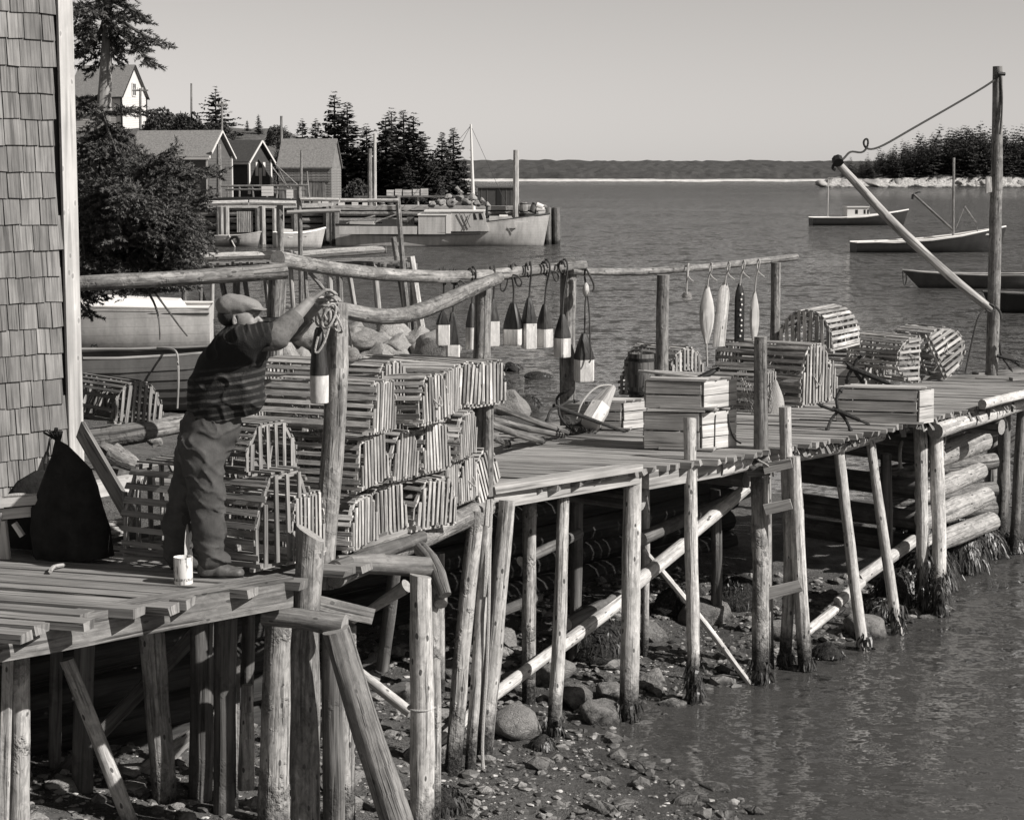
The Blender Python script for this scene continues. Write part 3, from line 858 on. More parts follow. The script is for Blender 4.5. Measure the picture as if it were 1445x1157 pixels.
# island forest: one mass of spires
def forest(n, seed):
    r = np.random.default_rng(seed); V = []; F = []; nv = 0
    protos = []
    for sd, w in ((101, .26), (102, .33), (103, .22), (104, .38)):
        me = spruce_mesh(sd, width=w, layers=13, dens=6, ragged=.5, bare=.03)
        c = np.empty(len(me.vertices) * 3, np.float32); me.vertices.foreach_get('co', c); protos.append(c.reshape(-1, 3)); bpy.data.meshes.remove(me)
    for k in range(n):
        x = 141 + 205 * r.uniform(); y = 857 + 110 * r.uniform() ** 1.5
        u = float(sstep((x - 134) / 62.0)); x = x + .150 * (y - 846)
        z = float(island_z(np.array([x]), np.array([y]))[0]) - .4
        if z < 2.2: continue
        h = (6.0 + 11.5 * u) * r.uniform(.6, 1.05) + (2.5 if r.uniform() < .1 else 0)
        P = protos[int(r.integers(4))]; a = r.uniform(0, 6.28); wd = h * r.uniform(1.0, 1.5)
        Q = np.stack([(P[:, 0] * math.cos(a) - P[:, 1] * math.sin(a)) * wd + x, (P[:, 0] * math.sin(a) + P[:, 1] * math.cos(a)) * wd + y, P[:, 2] * h + z], 1)
        V.append(Q); F.append(np.arange(nv, nv + len(Q)).reshape(-1, 4)); nv += len(Q)
    print('forest faces', nv // 4)
    return np_mesh('island_forest', np.concatenate(V), np.concatenate(F), M['island_trees'])
tag(link('island_forest', forest(850, 5)), 'dense dark spruce wood covering the island', kind='stuff')

# the near spruce beside the shingled wall: needle brushes on branching boughs
def near_spruce():
    r = np.random.default_rng(77)
    base = D(78, 500, 22.0); bz = gz(base.x, base.y)
    t = thing('near_spruce_tree', 'ragged near spruce with a pale trunk beside the shingled wall', 'tree', (base.x, base.y, bz))
    V = []; F = []; twigs = []
    o = np.array([base.x, base.y, bz])
    wood_ = MB(o)
    wood_.log([D(78, 520, 22), D(108, 380, 22), D(136, 250, 22), D(148, 150, 22), D(151, 80, 22), D(154, -60, 22)], [.13, .12, .10, .08, .06, .03], n=9, rough=.1)
    world_part(wood_, 'trunk', M['bark_pale'], t)
    def bough(p, d, L, lvl):
        d = d / np.linalg.norm(d); k = max(2, int(L / .07)); pts = [p]
        for i in range(k):
            d = d + r.normal(0, .10, 3) + np.array([0, 0, -.035 if lvl == 0 else .02]); d /= np.linalg.norm(d)
            q = pts[-1] + d * (L / k); pts.append(q); f = (i + 1) / k
            if lvl < 2:
                nb = 2 if lvl == 0 else 1
                if f > .12:
                    for _ in range(nb):
                        s = np.cross(d, [0, 0, 1.0]); s /= np.linalg.norm(s); s *= r.choice([-1, 1])
                        bough(q, d * r.uniform(.5, .9) + s * r.uniform(.5, 1) + np.array([0, 0, r.uniform(-.3, .25)]), L * r.uniform(.22, .40) * (1.15 - .6 * f) + .05, lvl + 1)
            if lvl >= 1 or f > .25: twigs.append((pts[-2], pts[-1]))
        if lvl == 0:
            bw_ = MB(o); bw_.log([tuple(x) for x in pts], [.022 * (1 - .8 * i / k) + .004 for i in range(k + 1)], n=5, step=9); world_part(bw_, 'branch', M['bark'], t)
    def B(px, py, y, tx, ty, ty2, n=1, sp=.12):
        p = np.array(D(px, py, y)); q = np.array(D(tx, ty, ty2))
        for _ in range(n):
            qq = q + r.normal(0, sp, 3); bough(p + r.normal(0, .05, 3), qq - p, np.linalg.norm(qq - p) * r.uniform(.72, .95), 0)
    Y = 22.0
    # top mass
    for tx, ty in [(215, 10), (205, 45), (185, 68), (120, 90), (110, 55), (170, -30), (95, 20), (190, 25), (140, 60), (100, -20), (160, 85), (130, 30), (120, 5)]: B(150, ty - 15 if ty < 60 else 40, Y, tx, ty, Y + rr(-.7, .7), 2)
    # second mass right below the trunk's bare stretch
    for tx, ty in [(200, 195), (190, 215), (178, 175), (112, 180), (105, 215), (120, 240), (160, 235), (140, 200), (115, 160), (150, 250), (180, 235), (130, 270), (165, 205)]: B(148, ty - 18, Y, tx, ty, Y + rr(-.8, .8), 2)
    # long bough with its own clump to the right
    for tx, ty in [(302, 248), (285, 232), (268, 216), (275, 262), (240, 222), (220, 245), (255, 275), (225, 280), (205, 262), (290, 268), (245, 250), (215, 225), (232, 262)]: B(160, 275, Y, tx, ty, Y - .6 + rr(-.5, .5), 2, .1)
    # lower mass
    for tx, ty in [(285, 335), (278, 360), (262, 315), (240, 305), (256, 362), (235, 368), (210, 300), (215, 340), (190, 362), (200, 370), (170, 320), (150, 345), (135, 375), (120, 330), (118, 300), (160, 372), (180, 350), (232, 350), (250, 340), (222, 360), (205, 322), (244, 330), (268, 345)]: B(128, ty - 25, Y, tx, ty, Y - .4 + rr(-.9, .7), 2, .10)
    # last sprays before the white boat
    for tx, ty in [(158, 418), (134, 436), (170, 398), (120, 452), (116, 430), (128, 412)]: B(112, ty - 25, Y, tx, ty, Y - .3, 1, .04)
    lim = D(195, 410, Y); twigs = [w_ for w_ in twigs if not (w_[1][0] > lim.x - .25 * (lim.z - w_[1][2]) and w_[1][2] < lim.z)]
    tw = np.array(twigs); a, b = tw[:, 0], tw[:, 1]
    ax = b - a; L = np.linalg.norm(ax, axis=1)[:, None]; ax = ax / L
    keep = 11; quads = []
    for k in range(keep):
        f = r.uniform(0, 1, (len(a), 1)); c = a + (b - a) * f
        rd = r.normal(0, 1, a.shape); rd -= ax * np.sum(rd * ax, 1)[:, None]; rd /= np.linalg.norm(rd, axis=1)[:, None]
        d = rd * r.uniform(.6, 1, (len(a), 1)) + ax * r.uniform(.4, 1.1, (len(a), 1)); d /= np.linalg.norm(d, axis=1)[:, None]
        s = np.cross(d, rd + ax * .3); s /= np.linalg.norm(s, axis=1)[:, None] + 1e-9
        ln = r.uniform(.028, .052, (len(a), 1)); w = .0075
        quads.append(np.stack([c - s * w, c + s * w, c + d * ln], 1))
    V = np.concatenate(quads).reshape(-1, 3) - o
    me = np_mesh('crown', V, np.arange(len(V)).reshape(-1, 3), M['spruce_near'])
    link('crown', me, t)
    return len(V) // 3
print('near spruce triangles', near_spruce())
# ------------------------------------------------------------------ the wharf, the man's landing, posts, rails
DZ = 1.88                                   # deck level above the water
FE = [G(x, y, DZ) for x, y in ((690, 694), (800, 680), (900, 662), (1060, 640), (1230, 609), (1445, 558), (1560, 531))]
FA, FB = FE[0], FE[5]
BA, BB = G(690, 612, DZ), G(1445, 522, DZ)
PDIR = Vector((-.951, .309, 0))             # the boards run this way
def along(poly, s):
    for a, b in zip(poly, poly[1:]):
        L = (b - a).length
        if s <= L: return a.lerp(b, s / L)
        s -= L
    return poly[-1].copy()
FLEN = sum((b - a).length for a, b in zip(FE, FE[1:]))
bdir = (BB - BA).normalized()
wharf = thing('wharf', 'weathered board wharf on round posts running out over the low tide mud', 'wharf', (0, 0, 0))
s = -.3; k = 0
PW = .122
while s < FLEN - .05:
    a = along(FE, max(s, 0)) + (FE[1] - FE[0]).normalized() * min(s, 0)
    over = rr(-.025, .03) if k % 7 else rr(.03, .07)
    # where the board meets the back edge
    den = PDIR.x * bdir.y - PDIR.y * bdir.x
    q = BA - a
    t = (q.x * bdir.y - q.y * bdir.x) / den
    t = min(max(t, .5), 4.6) + rr(-.05, .09)
    p0 = a - PDIR * over; p1 = a + PDIR * t
    m = MB(p0); z = -.022 + rr(-.006, .006)
    tw = PW * .92 * .73 / .9
    m.beam(p0 + Vector((0, 0, z)), p1 + Vector((0, 0, z + rr(-.005, .005))), PW * rr(.88, .95), .044, jit=.006, seg=3)
    m.build('plank', M['plank'], wharf, smooth=False)
    s += PW / abs((FE[-1] - FE[0]).normalized().cross(PDIR).z); k += 1
print('wharf planks', k)
fdir = (FB - FA).normalized(); fnrm = Vector((-fdir.y, fdir.x, 0))      # towards the back of the wharf
def logpart(parent, name, pts, r, mat='pole', n=12, rough=.06, knots=3, slant=0, end='end', step=.16, o=None):
    m = MB(pts[0]); m.log(pts, r, n=n, rough=rough, me=1, knots=knots, slant=slant, step=step)
    return m.build(name, [M[mat], M[end]], parent)
def beampart(parent, name, p0, p1, w, h, mat='timber', jit=.004, up=(0, 0, 1), **k):
    m = MB(p0); m.beam(p0, p1, w, h, jit=jit, up=up, me=1, **k)
    return m.build(name, [M[mat], M['end']], parent, smooth=False)
dn = Vector((0, 0, -1))
# front edge: squared timber at the left, then round logs, then a light pole beyond the crib
e0, e1, e2 = G(686, 706, DZ - .06), G(893, 671, DZ - .06), G(985, 655, DZ - .06)
beampart(wharf, 'edge_board', G(688, 690, DZ + .03), G(897, 659, DZ + .03), .16, .05, 'beam_light')
beampart(wharf, 'edge_timber', e0 - fnrm * .03, e1 - fnrm * .03, .10, .115, 'beam_light')
beampart(wharf, 'edge_timber', G(905, 676, DZ - .1) - fnrm * .03, G(1008, 658, DZ - .1) - fnrm * .03, .10, .15, 'beam_light')
logpart(wharf, 'edge_log', [G(1012, 662, DZ - .12), G(1062, 650, DZ - .12), G(1100, 645, DZ - .12)], [.075, .08, .075], 'peeled', slant=.2)
logpart(wharf, 'edge_log', [G(1110, 640, DZ - .12), G(1180, 628, DZ - .12), G(1240, 612, DZ - .12)], [.085, .085, .07], 'peeled', slant=.2)
logpart(wharf, 'edge_log', [G(1320, 609, DZ - .13), G(1390, 588, DZ - .13), G(1452, 568, DZ - .13)], [.075, .07, .065], 'peeled')
logpart(wharf, 'edge_log', [G(1386, 571, DZ + .05), G(1420, 562, DZ + .05), G(1500, 545, DZ + .05)], [.05, .05, .05], 'peeled', slant=.3)
# ragged bark and board stubs along the edge between the slanting posts
m = MB(G(1240, 606, DZ))
for i in range(70):
    t = rr(0, 1); b = G(1110 + 330 * t, 634 - 66 * t - rr(0, 2), DZ - .03)
    m.beam(b, b + Vector((rr(-.02, .05), rr(-.06, 0), -rr(.03, .11))), rr(.012, .05), .008, jit=.004)
tag(m.build('edge_splinters', M['plank_dark'], wharf, smooth=False), kind='stuff')
# stringers and cross logs in the dark under the deck
for off in (.5, 1.5, 2.5):
    a = FA + fnrm * off + dn * .14; b = FB + fnrm * off + dn * .14
    logpart(wharf, 'stringer', [a - fdir * .2, b + fdir * 1], [.09, .09], 'log_dark', knots=0, step=.8)
for t in (.22, .40, .58, .78, .95):
    a = FA.lerp(FB, t) - fnrm * .02 + dn * .30
    logpart(wharf, 'cross_log', [a + fnrm * .05, a + fnrm * 3.0], [.08, .08], 'log_dark', knots=0, step=.8)

def post(parent, top, base, r0, r1=None, mat='pole', name='post', knots=3, slant=0.0, under=.25, rough=.085, n=14):
    knots = knots * 2; slant = slant + rr(0, .25)
    """an upright log from a foot on the ground to its top"""
    d = (base - top).normalized()
    return logpart(parent, name, [top, top.lerp(base, .5) + Vector((rr(-.012, .012), rr(-.012, .012), 0)), base + d * under], [r0, ((r1 or r0) + r0) / 2, r1 or r0], mat, n, rough, knots, slant)
def wall(px, py, off=0.0): return VP(px, py, FA, FB, off)     # on the upright plane through the front edge
def foot(px, py):
    p = G(px, py, .1); z = gz(p.x, p.y); p = G(px, py, z); z = gz(p.x, p.y); return G(px, py, z)
FRONT = [  # top px, base px, radius px top/base, off, material
    ((795, 697), (781, 1040), 8.5, 11, 0, 'pole'), ((894, 668), (887, 1020), 13, 13.5, -.06, 'pole'), ((973, 590), (980, 992), 9, 10, -.10, 'pole'),
    ((1070, 668), (1072, 966), 11.5, 13, -.08, 'pole_bark'), ((1181, 616), (1220, 922), 7.5, 8.5, -.06, 'peeled'), ((1227, 613), (1267, 897), 6.5, 8.5, -.04, 'peeled'),
    ((1299, 601), (1304, 862), 9.5, 8, -.02, 'pole'), ((1321, 600), (1326, 872), 10.5, 10, -.06, 'pole')]
for tp, bp, ra, rb, off, mt in FRONT:
    b = foot(*bp); y = b.y
    tpt = wall(tp[0], tp[1], off)
    tpt = D(tp[0], tp[1], min(tpt.y, y + .5) if abs(tpt.y - y) > .8 else tpt.y)
    post(wharf, tpt, b, ra / FPX * tpt.y, rb / FPX * b.y, mt, knots=5)
# dark posts at the far right standing in the water
for tp, bp, r, y in [((1418, 560), (1412, 780), 9, 21.9), ((1442, 572), (1430, 775), 7, 21.6), ((1405, 580), (1392, 770), 8, 22.4)]:
    post(wharf, D(*tp, y), D(*bp, y), r / FPX * y, None, 'pole_dark')
beampart(wharf, 'brace', D(1400, 640, 22), D(1448, 612, 22), .08, .10, 'pole_dark')
# posts behind, in the shade
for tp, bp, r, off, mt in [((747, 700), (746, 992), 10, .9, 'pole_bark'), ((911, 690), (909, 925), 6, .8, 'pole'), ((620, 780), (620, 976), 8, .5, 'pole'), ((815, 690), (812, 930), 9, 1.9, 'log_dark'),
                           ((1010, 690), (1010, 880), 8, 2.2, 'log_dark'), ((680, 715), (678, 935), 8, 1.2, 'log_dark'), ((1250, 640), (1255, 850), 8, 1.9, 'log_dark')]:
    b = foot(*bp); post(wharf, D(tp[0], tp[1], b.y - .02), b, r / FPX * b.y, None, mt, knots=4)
# three leaning posts that meet under the corner
for tp, bp, ra, rb, mt in [((716, 707), (684, 1066), 12.5, 13, 'pole'), ((672, 722), (637, 1090), 12, 12.5, 'pole_bark'), ((686, 742), (664, 1090), 9, 8, 'pole')]:
    b = foot(*bp); y = b.y; post(wharf, D(tp[0], tp[1], y + .35), b, ra / FPX * y, rb / FPX * y, mt, knots=4)
# slanting brace logs: pale cut ends passing behind the posts
BR = [((606, 1062), (700, 975), 9, .15), ((684, 990), (770, 926), 9.5, .10), ((770, 928), (880, 846), 10, .14), ((896, 824), (966, 768), 10.5, .10), ((978, 752), (1053, 689), 9, .14),
      ((1078, 938), (1180, 858), 7.5, .12), ((1182, 850), (1214, 822), 8.5, .10), ((1212, 818), (1290, 762), 9.5, .12)]
for a, b, r, off in BR:
    pa, pb = wall(*a, off), wall(*b, off); rad = r / FPX * (pa.y + pb.y) / 2
    logpart(wharf, 'brace', [pa, pa.lerp(pb, .5), pb], [rad, rad, rad * .95], 'peeled', slant=.35, end='end_light', knots=2)
for a, b, r, off, mt in [((735, 792), (818, 752), 8, .5, 'log_dark'), ((905, 760), (1060, 690), 10, .6, 'log_dark'), ((800, 880), (905, 828), 10, .9, 'log_dark'), ((690, 870), (760, 842), 8, 1.1, 'log_dark')]:
    pa, pb = wall(*a, off), wall(*b, off); rad = r / FPX * pa.y
    logpart(wharf, 'cross_log', [pa, pb], [rad, rad], mt, end='end_light', knots=1)
# a thin stick leaning from the deck to the mud
st = thing('leaning_stick', 'thin pale crooked stick leaning against the wharf posts down to the mud', 'stick', foot(1060, 967))
m = MB(st.location); m.log([foot(1060, 967), wall(1000, 885, -.2), wall(950, 825, .0), wall(908, 775, .2)], [.024, .027, .026, .018], n=8, rough=.15, knots=3); m.build('shaft', M['peeled'], st)

# ladder
lad = thing('ladder', 'wooden ladder of two round rails and flat rungs against the wharf', 'ladder', foot(1120, 948))
def lpart(name, fn, mat, parent=lad, smooth=True):
    m = MB(); fn(m); return world_part(m, name, [M[mat], M['end']], parent, smooth=smooth)
lf = foot(1108, 945); lb = lf.y
lpart('rail', lambda m: m.log([D(1108, 574, lb - .05), D(1115, 800, lb - .03), D(1107, 952, lb)], [.052, .05, .05], n=10, knots=3, me=1), 'pole')
lpart('rail', lambda m: m.log([D(1119, 644, lb - .08), D(1128, 800, lb - .1), D(1138, 956, lb - .1)], [.055, .058, .06], n=10, knots=4, me=1), 'pole')
lpart('rail', lambda m: m.log([D(1083, 650, lb - .05), D(1084, 780, lb - .05), D(1087, 955, lb)], [.034, .036, .036], n=8, knots=2, me=1), 'pole')
for (xa, ya), (xb, yb), h in [((1077, 662), (1117, 653), .085), ((1079, 719), (1117, 711), .085), ((1076, 839), (1130, 826), .10)]:
    lpart('rung', lambda m: m.beam(D(xa, ya, lb - .12), D(xb, yb, lb - .17), .03, h, jit=.003, me=1), 'beam_light', smooth=False)
cap = D(1075, 661, lb - .02)
lpart('cap_block', lambda m: m.log([cap + Vector((-.12, 0, 0)), cap + Vector((.07, -.02, 0))], [.08, .075], n=10, rough=.15, me=1), 'pole_dark')
# mooring post standing on the cap
mp = thing('mooring_post', 'tall round bare mooring post at the wharf edge above the ladder', 'post', D(1074, 652, lb - .02))
m = MB(mp.location); m.log([D(1074, 652, lb - .02), D(1074, 560, lb - .03), D(1073, 475, lb - .03)], [.062, .058, .052], n=14, knots=2, me=1); m.build('shaft', [M['pole_dark'], M['end']], mp)
m = MB(mp.location); q = D(1074, 648, lb - .06)
m.rope([q + Vector((-.08, -.02, .04)), q + Vector((-.03, -.08, 0)), q + Vector((.04, -.09, -.03)), q + Vector((.09, -.06, -.09)), q + Vector((.10, -.03, -.14))], .008); m.build('lashing', M['rope'], mp)

# ---------------- landing where the man works
land = thing('landing', 'plank landing on posts where the man stands', 'landing', (0, 0, 0))
LA, LB = G(-60, 902, DZ), G(408, 816, DZ)           # its front edge
ldir = (LB - LA).normalized(); lnrm = Vector((-ldir.y, ldir.x, 0))
s = -.05; L = (LB - LA).length; ends = [.02, -.10, .03, -.05, .05, -.13, 0, .04, -.02, -.12]
k = 0
while s < L + .02:
    a = LA + ldir * s
    w = rr(.125, .16); off = ends[k % 10] + .06
    p0 = a - PDIR * off; p1 = a + PDIR * (3.9 if s < L * .55 else 4.2)
    z = -.025 + rr(-.006, .006)
    m = MB(p0); m.beam(p0 + Vector((0, 0, z)), p1 + Vector((0, 0, z)), w * .93, .05, jit=.005, seg=4)
    m.build('plank', M['plank_dark'], land, smooth=False)
    s += (w + .020) / abs(ldir.cross(PDIR).z); k += 1
beampart(land, 'edge_beam', G(-70, 906, DZ - .05) + dn * .05 + lnrm * .02, G(406, 827, DZ - .05) + dn * .025 + lnrm * .02, .15, .17, 'timber', seg=4)
# further boards of the landing reaching back beside the building
s = 0; a0 = G(395, 818, DZ - .03)
for k in range(5):
    a = a0 + ldir * (.16 * 1.08 * k) + lnrm * .0
    p0 = a + PDIR * rr(-.02, .05) - Vector((0, 0, .03)); p1 = a + PDIR * 4.4 - Vector((0, 0, .03))
    m = MB(p0); m.beam(p0, p1, .15, .045, jit=.006, seg=3); m.build('plank', M['plank_dark'], land, smooth=False)
for off in (.9, 1.9): logpart(land, 'joist', [LA + lnrm * off + dn * .15, LB + lnrm * off + dn * .15 + ldir * .6], [.09, .09], 'log_dark', knots=0, step=.8)
def lpost(tp, bp, ra, rb, y, mat, yb=None, parent=land, name='post', **k):
    m_ = D(*tp, y); b = D(*bp, yb or y)
    return post(parent, m_, b, ra / FPX * y, rb / FPX * (yb or y), mat, name, **k)
lpost((393, 872), (387, 1230), 20, 24, 11.55, 'pole_bark', knots=5)
lpost((437, 752), (427, 1240), 20, 23, 11.25, 'rail', knots=7, rough=.11, slant=.35)
lpost((28, 920), (22, 1260), 14, 18, 10.55, 'pole_bark', knots=1)
beampart(land, 'batten', D(11, 922, 10.4), D(3, 1250, 10.4), .045, .05, 'pole', up=(0, 1, 0))
logpart(land, 'crossbeam', [D(372, 868, 11.15), D(430, 870, 11.12), D(486, 884, 11.05)], [.06, .062, .068], 'timber', slant=0, knots=2)
beampart(land, 'crossbeam', D(440, 850, 11.6), D(520, 868, 11.9), .10, .10, 'timber')
logpart(land, 'brace', [D(474, 888, 11.0), D(592, 1262, 11.1)], [.080, .10], 'timber', knots=5, rough=.05)
lpost((488, 880), (484, 1180), 15, 17, 11.9, 'pole_bark', knots=3)
lpost((470, 880), (472, 1230), 16, 16, 11.7, 'log_dark', knots=0)
# in the dark below
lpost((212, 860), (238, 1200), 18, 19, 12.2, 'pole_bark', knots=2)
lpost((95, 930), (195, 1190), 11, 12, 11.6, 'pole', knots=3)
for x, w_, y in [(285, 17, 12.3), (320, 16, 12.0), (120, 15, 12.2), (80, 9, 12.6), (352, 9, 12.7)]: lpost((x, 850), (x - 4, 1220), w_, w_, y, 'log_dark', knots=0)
beampart(land, 'brace', D(112, 1158, 12.7), D(312, 1008, 12.75), .05, .10, 'peeled', up=(.4, 0, 1))
beampart(land, 'brace', D(60, 1120, 12.5), D(290, 880, 12.6), .05, .09, 'log_dark', up=(.4, 0, 1))
logpart(land, 'hanging_stub', [D(349, 966, 12.0), D(349, 1040, 12.0), D(347, 1112, 12.0)], [.034, .048, .052], 'pole', knots=4)
beampart(land, 'batten', D(337, 930, 12.1), D(333, 1200, 12.1), .02, .02, 'pole', up=(0, 1, 0))

# ---------------- platform of logs carrying the trap stack
plat = thing('log_platform', 'rough log platform under the stacked lobster traps', 'platform', (0, 0, 0))
PA, PB = G(478, 800, DZ - .08), G(700, 706, DZ - .08)
pdir = (PB - PA).normalized(); pnrm = Vector((-pdir.y, pdir.x, 0))
logpart(plat, 'log', [G(472, 812, DZ - .10), G(560, 772, DZ - .10), G(660, 728, DZ - .10), G(706, 706, DZ - .1)], [.075, .08, .075, .07], 'rail', knots=5, slant=.2)
logpart(plat, 'log', [PA + pnrm * .55 + dn * .04, PB + pnrm * .55 + dn * .04], [.08, .08], 'log_dark')
logpart(plat, 'log', [PA + pnrm * 1.2 + dn * .04 - pdir * 1.5, PB + pnrm * 1.2 + dn * .04], [.08, .08], 'log_dark')
logpart(plat, 'log', [G(474, 800, DZ - .05), G(530, 780, DZ - .05), G(596, 757, DZ - .05)], [.045, .05, .04], 'log_dark', knots=5, rough=.14)
beampart(plat, 'plank', G(470, 770, DZ + .0), G(610, 722, DZ + .0), .3, .05, 'plank_dark')
beampart(plat, 'plank', PA + pnrm * .8 + Vector((0, 0, .05)), PB + pnrm * .8 + Vector((0, 0, .05)), .35, .05, 'plank_dark')
logpart(plat, 'cross_log', [D(476, 795, 11.75), D(540, 797, 11.85), D(606, 801, 11.95)], [.05, .062, .06], 'timber', knots=3, end='end')
logpart(plat, 'cross_log', [D(594, 775, 12.3), D(620, 800, 12.0), D(628, 840, 11.95)], [.05, .05, .04], 'timber', knots=3)
logpart(plat, 'stub', [D(621, 834, 12.1), D(622, 852, 12.0)], [.045, .04], 'timber')
lpost((593, 812), (596, 1165), 16, 18.5, 11.85, 'pole', 11.75, plat, knots=6)
lpost((609, 800), (612, 1140), 9, 11, 12.05, 'pole_bark', 12.15, plat, knots=3)
lpost((560, 770), (545, 900), 9, 9, 13.2, 'log_dark', 13.4, plat, knots=3)
m = MB(); m.lathe([(.083, -.006), (.087, 0), (.083, .006)], n=16, M=Matrix.Translation(D(594, 998, 11.79))); world_part(m, 'rope_band', M['rope'], plat)
logpart(plat, 'brace', [D(492, 880, 12.6), D(574, 826, 12.4)], [.018, .045], 'peeled', knots=1)
logpart(plat, 'brace', [D(506, 948, 12.6), D(580, 1006, 12.4)], [.035, .035], 'peeled', knots=1)

# the tall post at the front of the stack and the rails
rail = thing('buoy_rail', 'pole railing on round posts with buoys hung along it', 'railing', (0, 0, 0))
YF = 11.75
logpart(rail, 'post', [D(479, 428, YF), D(477, 520, YF), D(474, 600, YF), D(462, 720, YF - .02), D(456, 830, YF - .05)], [.055, .075, .068, .066, .068], 'rail', knots=6, rough=.09)
logpart(rail, 'post', [D(682, 402, 14.1), D(681, 500, 14.1), D(677, 705, 14.1)], [.058, .062, .062], 'rail', knots=2)
logpart(rail, 'rail', [D(470, 436, 11.8), D(520, 446, 12.1), D(580, 446, 12.7), D(630, 424, 13.2), D(672, 404, 13.7), D(704, 393, 14.0)], [.05, .05, .052, .052, .05, .045], 'rail', knots=6, rough=.08)
YB = [17.6, 17.7, 17.9, 18.0, 18.1]
logpart(rail, 'rail', [D(392, 365, 15.2), D(450, 377, 15.9), D(540, 388, 16.7), D(640, 391, 17.4), D(720, 386, 17.9), D(790, 377, 18.2), D(826, 374, 18.3)], [.062, .058, .055, .055, .052, .05, .045], 'rail', knots=8, rough=.07)
logpart(rail, 'rail', [D(806, 383, 18.2), D(900, 384, 18.9), D(1000, 377, 19.8), D(1124, 363, 20.9)], [.034, .036, .036, .036], 'rail', knots=5)
logpart(rail, 'post', [D(802, 378, 18.3), D(801, 480, 18.3), D(801, 601, 18.3)], [.076, .074, .074], 'rail', knots=3)
logpart(rail, 'post', [D(936, 388, 19.1), D(935, 440, 19.1), D(933, 566, 19.1)], [.062, .062, .062], 'rail', knots=5)
logpart(rail, 'post', [D(1095, 371, 20.6), D(1094, 440, 20.6), D(1092, 552, 20.6)], [.052, .05, .055], 'rail', knots=2)
beampart(rail, 'cleat', D(795, 369, 18.25), D(812, 368, 18.25), .08, .06, 'rail')
rail2 = thing('log_rail', 'thick bare log rail running from the shingled wall to a post by the man', 'railing', (0, 0, 0))
logpart(rail2, 'rail', [D(60, 404, 14.6), D(130, 399, 14.6), D(250, 393, 14.7), D(350, 387, 14.75), D(404, 382, 14.8)], [.055, .056, .055, .06, .06], 'rail', knots=6, slant=.2)
logpart(rail2, 'post', [D(393, 372, 15.1), D(388, 480, 15.1), D(384, 690, 15.1)], [.07, .07, .072], 'rail', knots=2)
logpart(rail2, 'stay', [D(345, 640, 13.8), D(366, 605, 13.9), D(396, 577, 14.0)], [.05, .052, .05], 'rail', end='end')

# short post beside the stack
sp = thing('short_post', 'short square topped post between the trap stack and the poles on deck', 'post', G(688, 694, DZ))
m = MB(sp.location); m.log([D(688, 700, 14.05), D(689, 556, 14.05)], [.042, .04], n=10, me=1); m.build('shaft', [M['rail'], M['end']], sp)

# log crib at the end of the wharf
crib = thing('log_crib', 'crib of stacked round logs under the far end of the wharf', 'crib', (0, 0, 0))
for i, (a, b, r, ya) in enumerate([((1300, 652), (1385, 622), 17, 20.3), ((1300, 700), (1382, 664), 13, 20.2), ((1300, 735), (1388, 700), 16, 20.1), ((1300, 775), (1398, 735), 15, 20.0)]):
    pa, pb = D(*a, ya - .2), D(*b, ya + .55); R_ = r / FPX * ya
    logpart(crib, 'log', [pa, pa.lerp(pb, .5), pb], [R_, R_ * 1.03, R_ * .95], 'crib', n=16, rough=.07, slant=.3, end='end_light', knots=3)
for i, (a, b, r) in enumerate([((1345, 614), (1402, 606), 14), ((1350, 672), (1404, 650), 12), ((1352, 712), (1404, 690), 11), ((1350, 724), (1403, 718), 12)]):
    pa, pb = D(*a, 20.9), D(*b, 21.3); R_ = r / FPX * 21
    logpart(crib, 'log', [pa - Vector((.8, -.1, 0)), pb], [R_, R_], 'rail', n=14, end='end_light', slant=.1)
for i, (x, y) in enumerate([(1290, 690), (1288, 735), (1284, 640), (1295, 770)]):
    pa = D(x, y, 20.2); R_ = 15 / FPX * 20.2
    logpart(crib, 'log', [pa + Vector((.1, -.05, 0)), pa + Vector((-1.1, .9, .05))], [R_, R_], 'log_dark', n=14, end='end')
